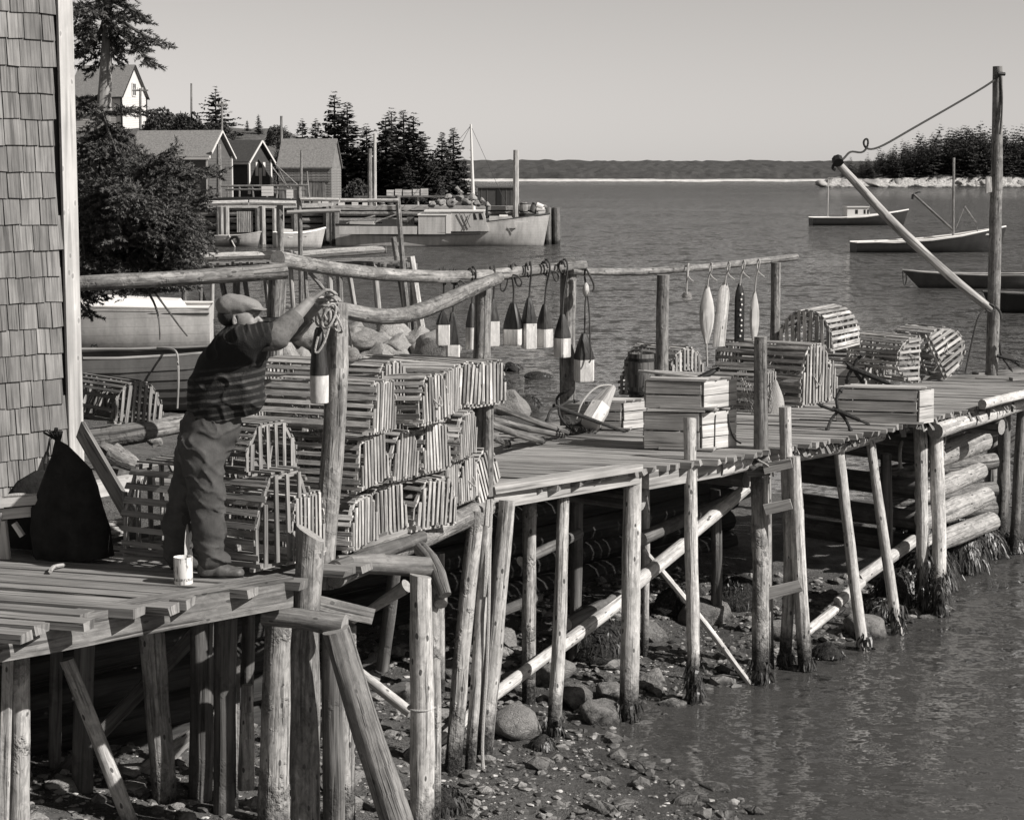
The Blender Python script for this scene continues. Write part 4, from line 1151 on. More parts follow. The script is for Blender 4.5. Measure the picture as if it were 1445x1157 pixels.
# ------------------------------------------------------------------ lobster traps
def trap_profile(kind, W, H):
    if kind == 'hex': return [(-W / 2, 0), (-W / 2, H * .42), (-W * .33, H * .86), (-W * .25, H), (W * .25, H), (W * .33, H * .86), (W / 2, H * .42), (W / 2, 0)]
    if kind == 'box': return [(-W / 2, 0), (-W * .44, H * .5), (-W * .36, H), (W * .36, H), (W * .44, H * .5), (W / 2, 0)]
    return [(-W / 2 * math.cos(math.pi * i / 12), H * math.sin(math.pi * i / 12) ** .85) for i in range(13)]
def make_trap(kind, L, W, H, mat='slat', seed=0, gap=.062, egap=.062, net=False, ends=(1, 1)):
    """prototype: an Empty with laths, bows and sills as parts; x is the long axis"""
    r = random.Random(seed)
    t = bpy.data.objects.new('lobster_trap', None); COL.objects.link(t); t.empty_display_size = .1
    pr = trap_profile(kind, W, H)
    def ztop(y):
        for (a, b), (c, d) in zip(pr, pr[1:]):
            if a <= y <= c and c > a: return b + (d - b) * (y - a) / (c - a)
        return 0
    # bows
    for x in (-L / 2 + .02, 0, L / 2 - .02):
        m = MB(); q = [(x, y * .96, z * .965) for y, z in pr]
        for a, b in zip(q, q[1:]): m.beam(a, b, .028, .02, up=(1, 0, 0))
        m.build('bow', M[mat], t, smooth=False)
    for y in (-W / 2 + .02, 0, W / 2 - .02):
        m = MB(); m.beam((-L / 2 - .02, y, -.012), (L / 2 + .02, y, -.012), .04, .03, jit=.003); m.build('sill', M[mat], t, smooth=False)
    for x in (-L / 2 + .03, 0, L / 2 - .03):
        m = MB(); m.beam((x, -W / 2 - .02, -.038), (x, W / 2 + .02, -.038), .035, .022, jit=.003); m.build('cross_sill', M[mat], t, smooth=False)
    # laths along the length
    seg = [math.hypot(c - a, d - b) for (a, b), (c, d) in zip(pr, pr[1:])]; tot = sum(seg)
    n = int(tot / gap); 
    for i in range(n):
        if r.random() < .07: continue
        s = (i + .5) / n * tot + r.uniform(-.006, .006); k = 0
        while k < len(seg) - 1 and s > seg[k]: s -= seg[k]; k += 1
        (a, b), (c, d) = pr[k], pr[k + 1]; f = s / seg[k]
        y, z = a + (c - a) * f, b + (d - b) * f
        nrm = Vector((0, -(d - b), (c - a))).normalized()
        m = MB(); e = r.uniform(-.012, .02)
        w = r.uniform(.030, .042)
        p0 = Vector((-L / 2 - e, y + r.uniform(-.006, .006), z)) + nrm * .012; p1 = Vector((L / 2 + r.uniform(-.01, .02), y + r.uniform(-.006, .006), z)) + nrm * .012
        m.beam(p0, p1, w, .011, up=nrm, jit=.002); m.build('slat', M[mat], t, smooth=False)
    # laths closing the ends
    ne = int(W / egap)
    for e, on in ((1, ends[0]), (-1, ends[1])):
        if not on: continue
        for i in range(ne):
            y = -W / 2 + W * (i + .5) / ne; h = ztop(y) - .006
            if h < .05: continue
            m = MB(); j = r.uniform(-.006, .006)
            m.beam((e * (L / 2 + .014), y + j, -.02 + r.uniform(-.01, .01)), (e * (L / 2 + .014), y - j + r.uniform(-.006, .006), h + r.uniform(-.008, .012)), r.uniform(.03, .04), .011, up=(1, 0, 0), jit=.0015)
            m.build('end_slat', M[mat], t, smooth=False)
    # knitted heads inside
    m = MB(); k = 7
    for i in range(k):
        a0 = math.pi * i / (k - 1)
        m.log([(L * .12, -W * .46 * math.cos(a0), H * .9 * math.sin(a0)), (-L * .12, -W * .12 * math.cos(a0), H * .35 + H * .15 * math.sin(a0))], .004, n=4, step=9, rough=0)
    for f in (.2, .45, .7):
        q = [(L * (.12 - .24 * f), -W * (.46 - .34 * f) * math.cos(math.pi * i / 8), (H * .9 * (1 - f) + H * .15 * f) * math.sin(math.pi * i / 8) + H * .35 * f) for i in range(9)]
        for a, b in zip(q, q[1:]): m.log([a, b], .004, n=4, step=9, rough=0, caps=False)
    tag(m.build('net_head', M['twine'], t), kind='stuff')
    x0 = L / 2 + .02; m = MB() if seed in (12, 41, 32) else None
    if m: m.rope([(x0, -.07, H * .45), (x0 + .03, -.04, H * .3), (x0 + .035, .02, H * .22), (x0 + .02, .06, H * .4), (x0, .07, H * .5)], .007, n=5, smooth=1); m.build('becket', M['rope'], t)
    # a ballast stone or flat rock on the floor
    m = MB(); m.beam((-.18, 0, .03), (.16, .02, .03), .16, .05, jit=.012); m.build('ballast', M['rock'], t, smooth=False)
    return t
PROTO = {}
for i in range(3):
    PROTO['hex%d' % i] = make_trap('hex', .86, .58, .32, 'slat', 10 + i)
    PROTO['box%d' % i] = make_trap('box', .84, .56, .33, 'slat', 20 + i, egap=.058)
PROTO['bow'] = make_trap('bow', .80, .56, .38, 'slat', 31)
PROTO['bow2'] = make_trap('bow', .78, .54, .38, 'slat', 32)
PROTO['big'] = make_trap('hex', 1.0, .60, .52, 'slat', 41, gap=.07)
PROTO['big_old'] = make_trap('hex', 1.0, .58, .50, 'slat_old', 42, gap=.085, egap=.10)
PROTO['old'] = make_trap('bow', .86, .56, .40, 'slat_old', 43)
PROTO['oldhex'] = make_trap('hex', .86, .56, .42, 'slat_old', 44, egap=.085)
used = set()
def trap(kind, P, ang, label, group='lobster traps in the big stack', pitch=0, roll=0, sc=(1, 1, 1), at='end'):
    """P = bottom middle of the end that faces us; ang = heading of that end in plan (degrees, 0 = right, -90 = towards the camera)"""
    src = PROTO[kind]
    if kind in used: t = dup_tree(src)
    else: used.add(kind); t = src
    a = math.radians(ang)
    R_ = Matrix.Rotation(a, 4, 'Z') @ Matrix.Rotation(math.radians(pitch), 4, 'Y') @ Matrix.Rotation(math.radians(roll), 4, 'X')
    half = {'b': .43}.get(kind[0], .43) if kind[:3] != 'big' else .5
    off = R_ @ Vector((half * sc[0] if at == 'end' else 0, 0, -.05))
    t.location = P - off
    t.rotation_euler = R_.to_euler(); t.scale = sc
    return tag(t, label, 'lobster trap', group)
# the big stack: three rows along the platform
for kind, px, py, y, ang, lab, kw in [
    ('hex0', 512, 775, 12.05, -16, 'lobster trap at the near left end of the bottom row of the stack', {}),
    ('box0', 550, 758, 12.42, -28, 'bottom row lobster trap, second from the left, with a steep slatted end', {}),
    ('hex1', 613, 748, 12.82, -32, 'bottom row lobster trap with the broadest slatted end, in the middle', {'sc': (1, .80, 1.06)}),
    ('box1', 637, 722, 13.25, -14, 'bottom row lobster trap tucked behind the broad one', {}),
    ('hex2', 661, 711, 13.65, -16, 'bottom row lobster trap near the right end with closely set end laths', {}),
    ('box2', 692, 699, 14.05, -26, 'lobster trap tipped over at the right end of the stack, its laths slanting', {'roll': 26}),
    ('box0', 529, 689, 12.10, -16, 'middle row lobster trap at the left end just right of the tall post', {}),
    ('hex1', 569, 681, 12.50, -19, 'middle row lobster trap, second from the left', {}),
    ('box1', 617, 669, 12.90, -24, 'middle row lobster trap in the centre with very pale end laths', {'pitch': -2}),
    ('hex0', 657, 649, 13.35, -13, 'middle row lobster trap at the right under the round topped one', {}),
    ('box2', 541, 614, 12.10, -14, 'top row lobster trap at the left, right beside the tall post', {'pitch': 1}),
    ('hex2', 613, 600, 12.60, -18, 'top row lobster trap in the middle with a gap in its side laths', {'roll': 2}),
    ('box0', 638, 589, 13.02, -15, 'top row lobster trap, second from the right', {}),
    ('bow', 661, 578, 13.42, -32, 'round topped lobster trap at the right end of the top row', {'sc': (1, .80, .84)}),
    ]:
    q_ = kw.get('sc', (1, .76, 1)); kw['sc'] = (q_[0], q_[1], q_[2] * .83); kw['roll'] = kw.get('roll', 0) + rr(-5, 5); kw['pitch'] = kw.get('pitch', 0) + rr(-3, 3); ang += rr(-6, 3)
    P = D(px, py, y)
    trap(kind, P, ang, lab, **kw)
# traps behind, only their tops and sides showing
trap('hex1', D(470, 640, 12.9) , -28, 'lobster trap behind the tall post in the middle of the stack', at='mid', sc=(1, .76, .8))
trap('hex0', D(560, 590, 13.9), -30, 'lobster trap at the back of the top row, only its lid laths showing', at='mid', sc=(1, .76, .8))
trap('hex2', D(470, 575, 12.9), -24, 'lobster trap at the back left of the top row over the folded net', at='mid', sc=(1, .76, .8))
trap('box1', D(620, 570, 14.1), -32, 'lobster trap at the far back of the stack below the hanging buoys', at='mid', sc=(1, .76, .8))
# beside the man
GM = 'lobster traps behind the man'
trap('big_old', G(405, 797, DZ + .02), -30, 'big grey lobster trap with slanting end laths right behind the man\'s legs', GM, sc=(1, .95, .98))
trap('oldhex', G(384, 672, DZ + .52), -32, 'lobster trap on top of the big grey one, behind the man\'s thighs', GM, sc=(.42, .8, .62))
trap('hex2', G(425, 700, DZ + .05), -38, 'pale ended lobster trap standing behind the big grey one near the tall post', GM, sc=(.9, .8, 1.35))
trap('box2', G(436, 790, DZ + .02), -30, 'small lobster trap squeezed between the big grey one and the post stump', GM, sc=(.6, .6, 1.0))
trap('old', D(192, 603, 15.6), -48, 'round topped lobster trap with white end laths lying on logs by the boats', GM, sc=(.95, .80, .78), roll=-8)
# on the far deck
GD = 'lobster traps on the far deck'
trap('big', G(1150, 572, DZ), -38, 'biggest lobster trap on the far deck, long lath side towards us', GD, sc=(1.02, .95, 1.05))
trap('hex1', G(1166, 568, DZ), -34, 'lobster trap half hidden behind the end of the biggest one', GD, sc=(.8, .85, 1.1))
trap('bow', G(1134, 498, DZ + .50), -118, 'half round lobster trap perched on top behind the biggest one', GD, sc=(1.1, 1.0, .98))
trap('hex2', G(1148, 545, DZ), -20, 'lobster trap under the half round one', GD, sc=(.9, 1, 1.3))
trap('hex0', G(1252, 541, DZ), -24, 'flat topped lobster trap behind the upper anchor', GD, sc=(.95, .9, 1.0))
trap('bow2', D(1304, 507, 21.2), -57, 'round lobster trap rolled on its side with level end laths', GD, roll=90, sc=(1.0, .88, .80))
trap('bow2', D(1323, 506, 21.9), -64, 'round lobster trap leaning on the rolled one with slanting end laths', GD, roll=-60, sc=(.8, 1.0, .95))
trap('bow', G(972, 542, DZ + .12), -52, 'round ended lobster trap standing behind the stacked crates', GD, sc=(.9, .85, .85))
trap('hex0', G(905, 560, DZ), -125, 'low lobster trap beside the barrel behind the crates', GD, sc=(.8, .9, .9))
trap('oldhex', G(1087, 580, DZ), -28, 'old lobster trap with torn netting in front of the biggest one', GD, sc=(.7, .7, .8))
for k, v in PROTO.items():
    if k not in used:
        for c in list(v.children): bpy.data.objects.remove(c)
        bpy.data.objects.remove(v)
# a net hung over the trap by the tall post
def netting(name, label, A, Bv, C, nu, nv, parent=None, r=.004, sag=.06):
    """a knotted net spanned by the edges A->Bv and A->C"""
    m = MB(A)
    def P(u, v): return A + (Bv - A) * u + (C - A) * v + Vector((0, 0, -sag * math.sin(math.pi * u) * (1 - v * .4))) + Vector((rr(-.004, .004), rr(-.02, .02), rr(-.004, .004)))
    grid = [[P((i + (.5 if j % 2 else 0)) / nu, j / nv) for i in range(nu + 1)] for j in range(nv + 1)]
    for j in range(nv):
        for i in range(nu + 1):
            a = grid[j][i]
            for ii in ((i, i - 1) if not j % 2 else (i, i + 1)):
                if 0 <= ii <= nu: m.log([a, grid[j + 1][ii]], r, n=4, step=9, rough=0, caps=False)
    return m
nt = netting('net', '', D(398, 557, 12.2), D(462, 560, 12.1), D(425, 606, 12.05), 9, 7)
nt.o = D(398, 557, 12.2)
tag(nt.build('fish_net', M['twine']), 'pale knotted net draped over a trap left of the tall post', 'net')
nt = netting('net', '', D(1047, 533, 18.6), D(1086, 538, 18.4), D(1050, 578, 18.5), 9, 9); nt.o = D(1047, 533, 18.6)
tag(nt.build('fish_net', M['twine']), 'torn net over the old trap by the mooring post on the far deck', 'net')

# ------------------------------------------------------------------ buoys
def buoy(px0, px1, ytop, ymid, ybot, y, label, yrope, xr=None, twist=.3, group='black and white buoys on the rail', loops=1):
    """a squared wooden buoy: white body, tapering black nose, tied by a rope to the rail"""
    c = D((px0 + px1) / 2, ybot, y); s = y / FPX
    w = (px1 - px0) / 2 * s / (abs(math.cos(twist)) * .5 + abs(math.sin(twist)) * .5 + .30)
    zb, zm, zt = 0, (ybot - ymid) * s, (ybot - ytop) * s
    t = thing('buoy', label, 'buoy', c, twist, group)
    def ring(h, z, ch=.2): 
        k = h * (1 - ch)
        return [(a * h if ax else a * k, b * k if ax else b * h, z) for a, b, ax in ((1, -1, 1), (1, 1, 1), (1, 1, 0), (-1, 1, 0), (-1, 1, 1), (-1, -1, 1), (-1, -1, 0), (1, -1, 0))]
    m = MB(); m.loft([ring(w * .93, zb), ring(w, zb + .012), ring(w, zm)]); m.build('body', M['buoy_white'], t, angle=25)
    m = MB(); m.loft([ring(w * 1.0, zm + .001), ring(w * .96, zm + (zt - zm) * .18), ring(w * .66, zm + (zt - zm) * .62, .3), ring(w * .34, zt - .01, .4), ring(w * .24, zt, .4)]); m.build('nose', M['buoy_black'], t, angle=25)
    if yrope is not None:
        xr = xr if xr is not None else (px0 + px1) / 2
        top = D((px0 + px1) / 2, ytop, y); rl = D(xr, yrope, y)
        R_ = .06
        m = MB(c)
        m.rope([top + Vector((0, 0, -.03)), top.lerp(rl, .5) + Vector((.01, 0, 0)), rl + Vector((0, -R_, -.03)), rl + Vector((0, -R_ * .9, .05)), rl + Vector((.01, 0, .085)), rl + Vector((.03, R_, .02)), rl + Vector((.02, 0, -R_ * 1.3))], .009, n=6)
        m.rope([rl + Vector((-.03, -R_, .0)), rl + Vector((-.03, -R_ * .3, .085)), rl + Vector((-.02, R_, .0)), rl + Vector((0, -.01, -R_ * 1.4)), rl + Vector((-.04, -R_, -.02))], .009, n=6)
        for k in range(loops):
            d = (1, -1)[k % 2]; ln = rr(.12, .24)
            m.rope([rl + Vector((.01 * d, -R_, -.03)), rl + Vector((.06 * d, -R_ * 1.3, -.03)), rl + Vector((.11 * d, -R_ * 1.2, -ln * .6)), rl + Vector((.08 * d, -R_ * 1.2, -ln)), rl + Vector((.04 * d, -R_ * 1.2, -ln * .7)), rl + Vector((.03 * d, -R_ * 1.1, -.05))], .008, n=5)
        m.build('rope', M['rope_dark'], t)
    return t
for a in [(617, 633, 439, 458, 487, 17.35, 'first buoy from the left on the rail, behind the bent front pole', 389, None, .15, 0),
          (631, 647, 440, 486, 519, 17.45, 'lowest buoy at the left, hanging just above the round topped trap', 390, 640, .1, 1),
          (659, 673, 428, 462, 493, 17.55, 'buoy half hidden by the left side of the rail post above the traps', 388, None, .7, 0),
          (689, 703, 422, 453, 488, 17.75, 'buoy peeping out at the right side of the rail post above the traps', 386, None, .25, 0),
          (713, 735, 427, 464, 487, 17.9, 'wide buoy at the left of the middle three, with rope ends dangling', 383, None, -.25, 2),
          (738, 755, 420, 456, 492, 17.95, 'buoy in the middle of the three with a glossy worn nose', 381, None, .35, 0),
          (759, 778, 429, 464, 490, 18.05, 'buoy at the right of the middle three beside a long rope loop', 378, 770, .8, 1),
          (784, 803, 443, 477, 504, 18.1, 'buoy hanging against the thick middle post', 377, 795, .75, 0)]:
    buoy(*a[:8], xr=a[8], twist=a[9], loops=a[10])
t = buoy(813, 835, 470, 507, 538, 18.15, 'lowest hanging buoy right of the thick post, under a small pale float', None, twist=.3)
m = MB(t.location); q = D(825, 472, 18.15); u = D(827, 390, 18.2)
m.rope([q, D(823, 450, 18.1), D(823, 430, 18.1), D(826, 418, 18.12)], .008); m.build('rope', M['rope_dark'], t); m = MB(t.location); m.rope([D(828, 418, 18.12), D(829, 440, 18.08), D(828, 480, 18.05), D(829, 508, 18.02), D(825, 512, 18.02)], .008); m.build('rope', M['rope_dark'], t); m = MB(t.location)
m.rope([D(827, 402, 18.15), u, D(826, 376, 18.15), D(832, 388, 18.15), D(838, 403, 18.1), D(835, 412, 18.1)], .01); m.build('rope', M['rope_dark'], t)
t2 = thing('net_float', 'small pale spindle float tied above the lowest hanging buoy', 'float', D(827, 420, 18.16))
m = MB(); s_ = 18.16 / FPX; m.lathe([(.006, 0), (4 * s_, 4 * s_), (5.5 * s_, 10 * s_), (4 * s_, 17 * s_), (.006, 21 * s_)], n=12); m.build('body', M['buoy_white'], t2)
# the buoy on the tall post, and the one he has set down
t = thing('buoy', 'large round black and white buoy hanging on the tall post by the man\'s hands', 'buoy', D(451, 569, 11.62), 0, None)
s_ = 11.62 / FPX
m = MB(); m.lathe([(11.6 * s_, 0), (13 * s_, 1.2 * s_), (13.4 * s_, 40 * s_)], n=20); m.build('body', M['buoy_white'], t)
m = MB(); m.lathe([(13.4 * s_, 40.3 * s_), (13 * s_, 52 * s_), (10 * s_, 82 * s_), (6 * s_, 104 * s_), (3.5 * s_, 108 * s_)], n=20); m.build('nose', M['buoy_black'], t)
m = MB(t.location); q = D(452, 462, 11.62)
def loop(m, c, rx, rz, y, tilt=0, r=.0075):
    pts = []
    for i in range(10):
        a = 2 * math.pi * i / 10; dx, dz = rx * math.cos(a), rz * math.sin(a)
        pts.append(D(c[0], c[1], y) + Vector((dx * math.cos(tilt) - dz * math.sin(tilt), .02 * math.sin(a * 2), dx * math.sin(tilt) + dz * math.cos(tilt))))
    m.rope(pts + pts[:2], r, n=6)
loop(m, (457, 440), .04, .09, 11.6, .2); loop(m, (464, 446), .035, .08, 11.58, -.35); loop(m, (470, 452), .03, .09, 11.6, .6); loop(m, (452, 446), .03, .06, 11.62, -.2)
m.rope([q, D(455, 450, 11.6), D(462, 436, 11.58), D(472, 430, 11.62), D(480, 440, 11.68), D(474, 462, 11.62), D(466, 455, 11.6)], .0085)
m.rope([D(466, 455, 11.6), D(460, 480, 11.58), D(448, 500, 11.57), D(443, 497, 11.57), D(449, 475, 11.58)], .007); m.build('rope', M['rope'], t)
t = thing('buoy', 'big white buoy with a bare grey nose lying on the deck by the anchor', 'buoy', D(838, 590, 17.4), (0, 0, 0))
ax = (D(862, 548, 17.7) - D(832, 597, 17.4)); Lb = ax.length
t.rotation_euler = ax.to_track_quat('Z', 'Y').to_euler(); t.location = D(834, 596, 17.4)
m = MB(); hx_ = lambda r_, z: [(r_ * math.cos(math.pi / 3 * i), r_ * math.sin(math.pi / 3 * i), z) for i in range(6)]
m.loft([hx_(.085, -.03), hx_(.098, 0), hx_(.098, .20)]); m.build('body', M['buoy_white'], t, angle=25)
m = MB(); m.loft([hx_(.098, .2005), hx_(.075, .29), hx_(.042, Lb - .01), hx_(.02, Lb + .02)]); m.build('nose', M['crate_old'], t, angle=25)
m = MB(); m.rope([(0, .03, Lb), (.05, .12, Lb - .1), (.09, .14, .2), (.1, .13, .05), (.12, .05, -.02)], .009); m.build('rope', M['rope'], t)
# shaped floats at the right end of the rail
def hang(t, px, ya, yb, y, xr=None, r=.008):
    m = MB(t.location); a = D(px, ya, y); b = D(xr or px, yb, y)
    m.rope([a + Vector((0, 0, -.02)), a.lerp(b, .6), b + Vector((0, -.05, -.02)), b + Vector((.01, -.045, .045)), b + Vector((.02, 0, .062)), b + Vector((.03, .05, .01)), b + Vector((.0, -.01, -.07)), b + Vector((.06, -.05, -.12))], r, n=6)
    m.build('rope', M['rope'], t)
t = thing('glass_float', 'small clear glass float hanging from the thin rail', 'float', D(969, 419, 19.5)); m = MB(t.location)
def glass_mat():
    t = NT('thin_glass'); t.b.inputs['Base Color'].default_value = g(.6); t.b.inputs['Roughness'].default_value = .05
    t.b.inputs['Transmission Weight'].default_value = .75; t.b.inputs['IOR'].default_value = 1.15; return t.m
M['glass'] = glass_mat()
m = MB(); R_ = 7.5 * 19.5 / FPX; m.lathe([(R_ * math.sin(math.pi * i / 12) + .0005, -R_ * math.cos(math.pi * i / 12)) for i in range(13)], n=18); m.build('ball', M['glass'], t); hang(t, 969, 412, 380, 19.45)
t = thing('glass_float', 'bigger glass float hanging behind the tall post above the rocks', 'float', D(497, 500, 12.3))
m = MB(); R_ = 10.5 * 12.3 / FPX; m.lathe([(R_ * math.sin(math.pi * i / 12) + .0005, -R_ * math.cos(math.pi * i / 12)) for i in range(13)], n=20); m.build('ball', M['glass'], t)
m = MB(t.location); m.rope([D(497, 490, 12.3), D(493, 470, 12.25), D(489, 446, 12.1)], .006); m.build('rope', M['rope'], t)
def lens(px, ya, yb, wpx, y, label, mat, tail=None, lean=0, board=False, dots=False, rot=.4):
    s = y / FPX; H = (yb - ya) * s; w = wpx / 2 * s
    t = thing('wooden_float', label, 'float', D(px, yb, y), rot, 'wooden floats on the thin rail')
    m = MB(); rings = []
    for i in range(9):
        f = i / 8; k = (math.sin(math.pi * min(max(f, .04), .96)) ** .7) if not board else (1.0 if f < .82 else 1 - (f - .82) * 3.8)
        a, b = w * k, w * (.45 if board else .55) * max(k, .3); x = lean * s * f
        rings.append([(x + a * math.cos(q), b * math.sin(q), H * f) for q in [math.pi / 4 * j for j in range(8)]])
    m.loft(rings); m.build('body', M[mat], t, angle=40)
    if dots:
        m = MB()
        for i in range(9): m.lathe([(.012, 0), (.010, .006)], n=6, M=Matrix.Translation((rr(-.01, .01), -w * .56, H * (.1 + .09 * i))) @ Matrix.Rotation(math.pi / 2, 4, 'X'))
        tag(m.build('chip', M['white'], t), kind='stuff')
    hang(t, px + lean, ya, 379 - (px - 1000) * .08, y - .02, px + lean + 3)
    if tail:
        m = MB(t.location); m.rope([D(px, yb, y), D(px + 1, tail, y)], .012); m.build('tail', M['rope'], t)
lens(997, 403, 485, 24, 19.6, 'lens shaped pale wooden float with a rope tail', 'crate', 517)
lens(1014, 398, 489, 20, 19.7, 'long flat pale board float hanging at a slant', 'peeled', None, 9, True)
lens(1043, 400, 482, 16, 19.9, 'dark narrow float flecked with white', 'buoy_black', None, 0, True, True)
lens(1064, 411, 487, 16, 20.0, 'slim bare wooden float nearest the end post of the rail', 'crate')

# ------------------------------------------------------------------ crates
UDIR, WDIR = Vector((-.970, .242, 0)), Vector((.743, .669, 0))
def crate(P, Lu, Lv, H, nu, nv, label, mat='crate_old', matv='crate', lid=True, gap=.014, handles=False, group='wooden crates on the deck', u=UDIR, v=WDIR):
    t = thing('crate', label, 'crate', P, 0, group); up = Vector((0, 0, 1))
    def brd(p0, p1, h, z, n_, mt):
        m = MB(); m.beam(p0 + up * (z + h / 2), p1 + up * (z + h / 2), .02, h, jit=.0025, me=1); m.build('board', [M[mt], M['end']], t, smooth=False)
    z0 = Vector((0, 0, 0))
    for i in range(nu):
        h = H / nu; ins = v * .011
        brd(z0 + ins + u * .0, u * Lu + ins, h - gap, i * h + gap / 2, v, mat)
        brd(v * (Lv - .011), u * Lu + v * (Lv - .011), h - gap, i * h + gap / 2, v, mat)
    for i in range(nv):
        h = H / nv
        brd(v * .022 - u * .011, v * (Lv - .022) - u * .011, h - gap * .6, i * h + gap * .3, u, matv)
        brd(v * .022 + u * (Lu + .011), v * (Lv - .022) + u * (Lu + .011), h - gap * .6, i * h + gap * .3, u, matv)
    for a in (.035, Lu - .035):
        for b in (.045, Lv - .045):
            m = MB(); m.beam(u * a + v * b + up * .002, u * a + v * b + up * (H - .004), .035, .035, up=u); m.build('corner_post', M[mat], t, smooth=False)
    m = MB(); m.beam(v * (Lv / 2) + up * .012, u * Lu + v * (Lv / 2) + up * .012, Lv * .9, .016); m.build('bottom', M[mat], t, smooth=False)
    if lid:
        n = max(3, int(Lv / .12))
        for i in range(n):
            c = v * (Lv * (i + .5) / n) + up * (H + .010 + rr(0, .003))
            m = MB(); m.beam(c - u * .01, c + u * (Lu + .01), Lv / n - gap, .018, jit=.003, me=1); m.build('lid_board', [M[matv], M['end']], t, smooth=False)
    if handles:
        m = MB(); a = v * (Lv * .35) - u * .026; b = v * (Lv * .70) - u * .026
        m.rope([a + up * .02, a + up * (H * .86), a + up * (H * .9) + v * .01], .006); m.rope([b + up * (H * .9), b + up * (H * .55) - u * .01, b + up * .06 + v * .05 - u * .015, b + up * .02 + v * .15 - u * .01], .007)
        m.build('rope', M['rope_dark'], t)
    return t
c0 = G(985, 636, DZ + .005)
crate(c0, .46, .47, .315, 2, 3, 'lower crate of the stacked pair on the deck, with rope handles on its bright end', handles=True)
crate(c0 + Vector((.012, .01, .340)), .46, .45, .235, 2, 2, 'upper crate of the stacked pair, two weathered boards to a side')
crate(G(875, 607, DZ + .004), .26, .33, .245, 3, 3, 'small pale crate by the big white buoy')
crate(G(846, 601, DZ + .004), .34, .3, .20, 2, 2, 'low dark crate behind the big white buoy', 'log_dark', 'plank_dark', lid=False)
crate(G(1292, 599, DZ + .004), .72, .26, .315, 3, 2, 'long slatted crate alone at the edge of the far deck', 'crate_old', 'crate', gap=.016)
crate(G(1215, 545, DZ + .004), .4, .3, .2, 2, 2, 'low crate half hidden behind the upper anchor', 'crate', 'crate')
# laths and an oar blade lying on the crates
lt = thing('lath_bundle', 'pale loose laths lying across the top crate', 'laths', c0 + Vector((0, 0, .6)))
for i in range(5):
    a, b = D(900 + 8 * i, 530 + 3.2 * i, 16.75), D(985 + 6 * i, 541 + 1.0 * i, 16.55)
    m = MB(); m.beam(a + Vector((0, .06 * i - .1, .05 + .012 * i)), b + Vector((0, .05 * i - .1, .05 + .012 * i)), .045, .012, jit=.003); world_part(m, 'lath', M['slat'], lt, smooth=False)
m = MB(); up_ = Vector((0, 0, .07)); m.log([D(985, 545, 16.5) + up_, D(1000, 541, 16.5) + up_, D(1014, 531, 16.6) + up_], [.02, .028, .012], n=8, rough=.2); world_part(m, 'dark_tip', M['black'], lt)
# barrel
t = thing('barrel', 'dark open barrel behind the crates', 'barrel', G(909, 566, DZ) + Vector((0, .3, 0)))
m = MB(); R_ = 20 * t.location.y / FPX; m.lathe([(R_ * .93, 0), (R_, .12), (R_ * 1.03, .25), (R_, .38), (R_ * .96, .46), (R_ * .86, .46), (R_ * .86, .3)], n=20); m.build('staves', M['log_dark'], t)
for z in (.06, .4):
    m = MB(); m.lathe([(R_ * 1.0, z - .016), (R_ * 1.03, z - .016), (R_ * 1.03, z + .016), (R_ * 1.0, z + .016)], n=20); m.build('hoop', M['iron'], t)
t = thing('oilskin_bundle', 'pale folded sacking standing by the old trap on the far deck', 'sack', G(1092, 583, DZ))
m = MB(); rings = []
for i in range(7):
    f = i / 6; w = .085 * (1 - f ** 1.6) + .012
    rings.append([(w * math.cos(a) * (1 + .18 * math.sin(3 * a + f * 3)) + .01 * f, w * .8 * math.sin(a) * (1 + .2 * math.cos(2 * a + f)), .32 * f) for a in [6.283 * j / 14 for j in range(14)]])
m.loft(rings); m.build('cloth', M['rope'], t)

# ------------------------------------------------------------------ grapnel anchors, poles, tackle
def grapnel(hub, arms, shank, label, r=.012):
    t = thing('grapnel_anchor', label, 'anchor', hub, 0, 'iron grapnel anchors on the deck')
    for mid, tip in arms:
        m = MB(hub); m.rope([hub, mid, tip], r, n=8, smooth=3); d = (tip - mid).normalized()
        m.log([tip - d * .03, tip + d * .03], [r * 1.7, r * .3], n=6); m.build('fluke', M['iron'], t)
    m = MB(hub); m.log([hub - (shank - hub).normalized() * .06, hub, shank], [r * 1.6, r * 1.7, r * 1.2], n=8); m.build('shank', M['iron'], t)
    m = MB(shank); d = (shank - hub).normalized(); c = shank + d * .045
    s = Vector((0, 0, 1)) if abs(d.z) < .9 else Vector((1, 0, 0)); s = (s - d * s.dot(d)).normalized()
    pts = [c + d * (.05 * math.cos(a)) + d.cross(s) * (.03 * math.sin(a)) for a in [6.283 * i / 10 for i in range(11)]]
    m.rope(pts, r * .6, n=6); o = m.build('ring', M['iron'], t)
    return t
ya = 17.0
grapnel(D(788, 575, ya), [(D(784, 560, ya), D(801, 551, ya - .05)), (D(776, 578, ya - .1), D(771, 597, ya - .2)), (D(790, 590, ya - .1), D(804, 604, ya - .1)), (D(800, 567, ya + .15), D(814, 566, ya + .2))], G(872, 606, DZ + .03), 'grapnel anchor lying across the big white buoy with its long shank')
yb = 17.75
grapnel(D(1183, 580, yb), [(D(1179, 562, yb), D(1188, 549, yb + .05)), (D(1170, 577, yb), D(1156, 571, yb)), (D(1172, 592, yb), G(1167, 608, DZ)), (D(1194, 592, yb), G(1201, 609, DZ))], D(1213, 593, yb - .05), 'grapnel anchor standing on its flukes in front of the long crate', .014)
yc = 18.7
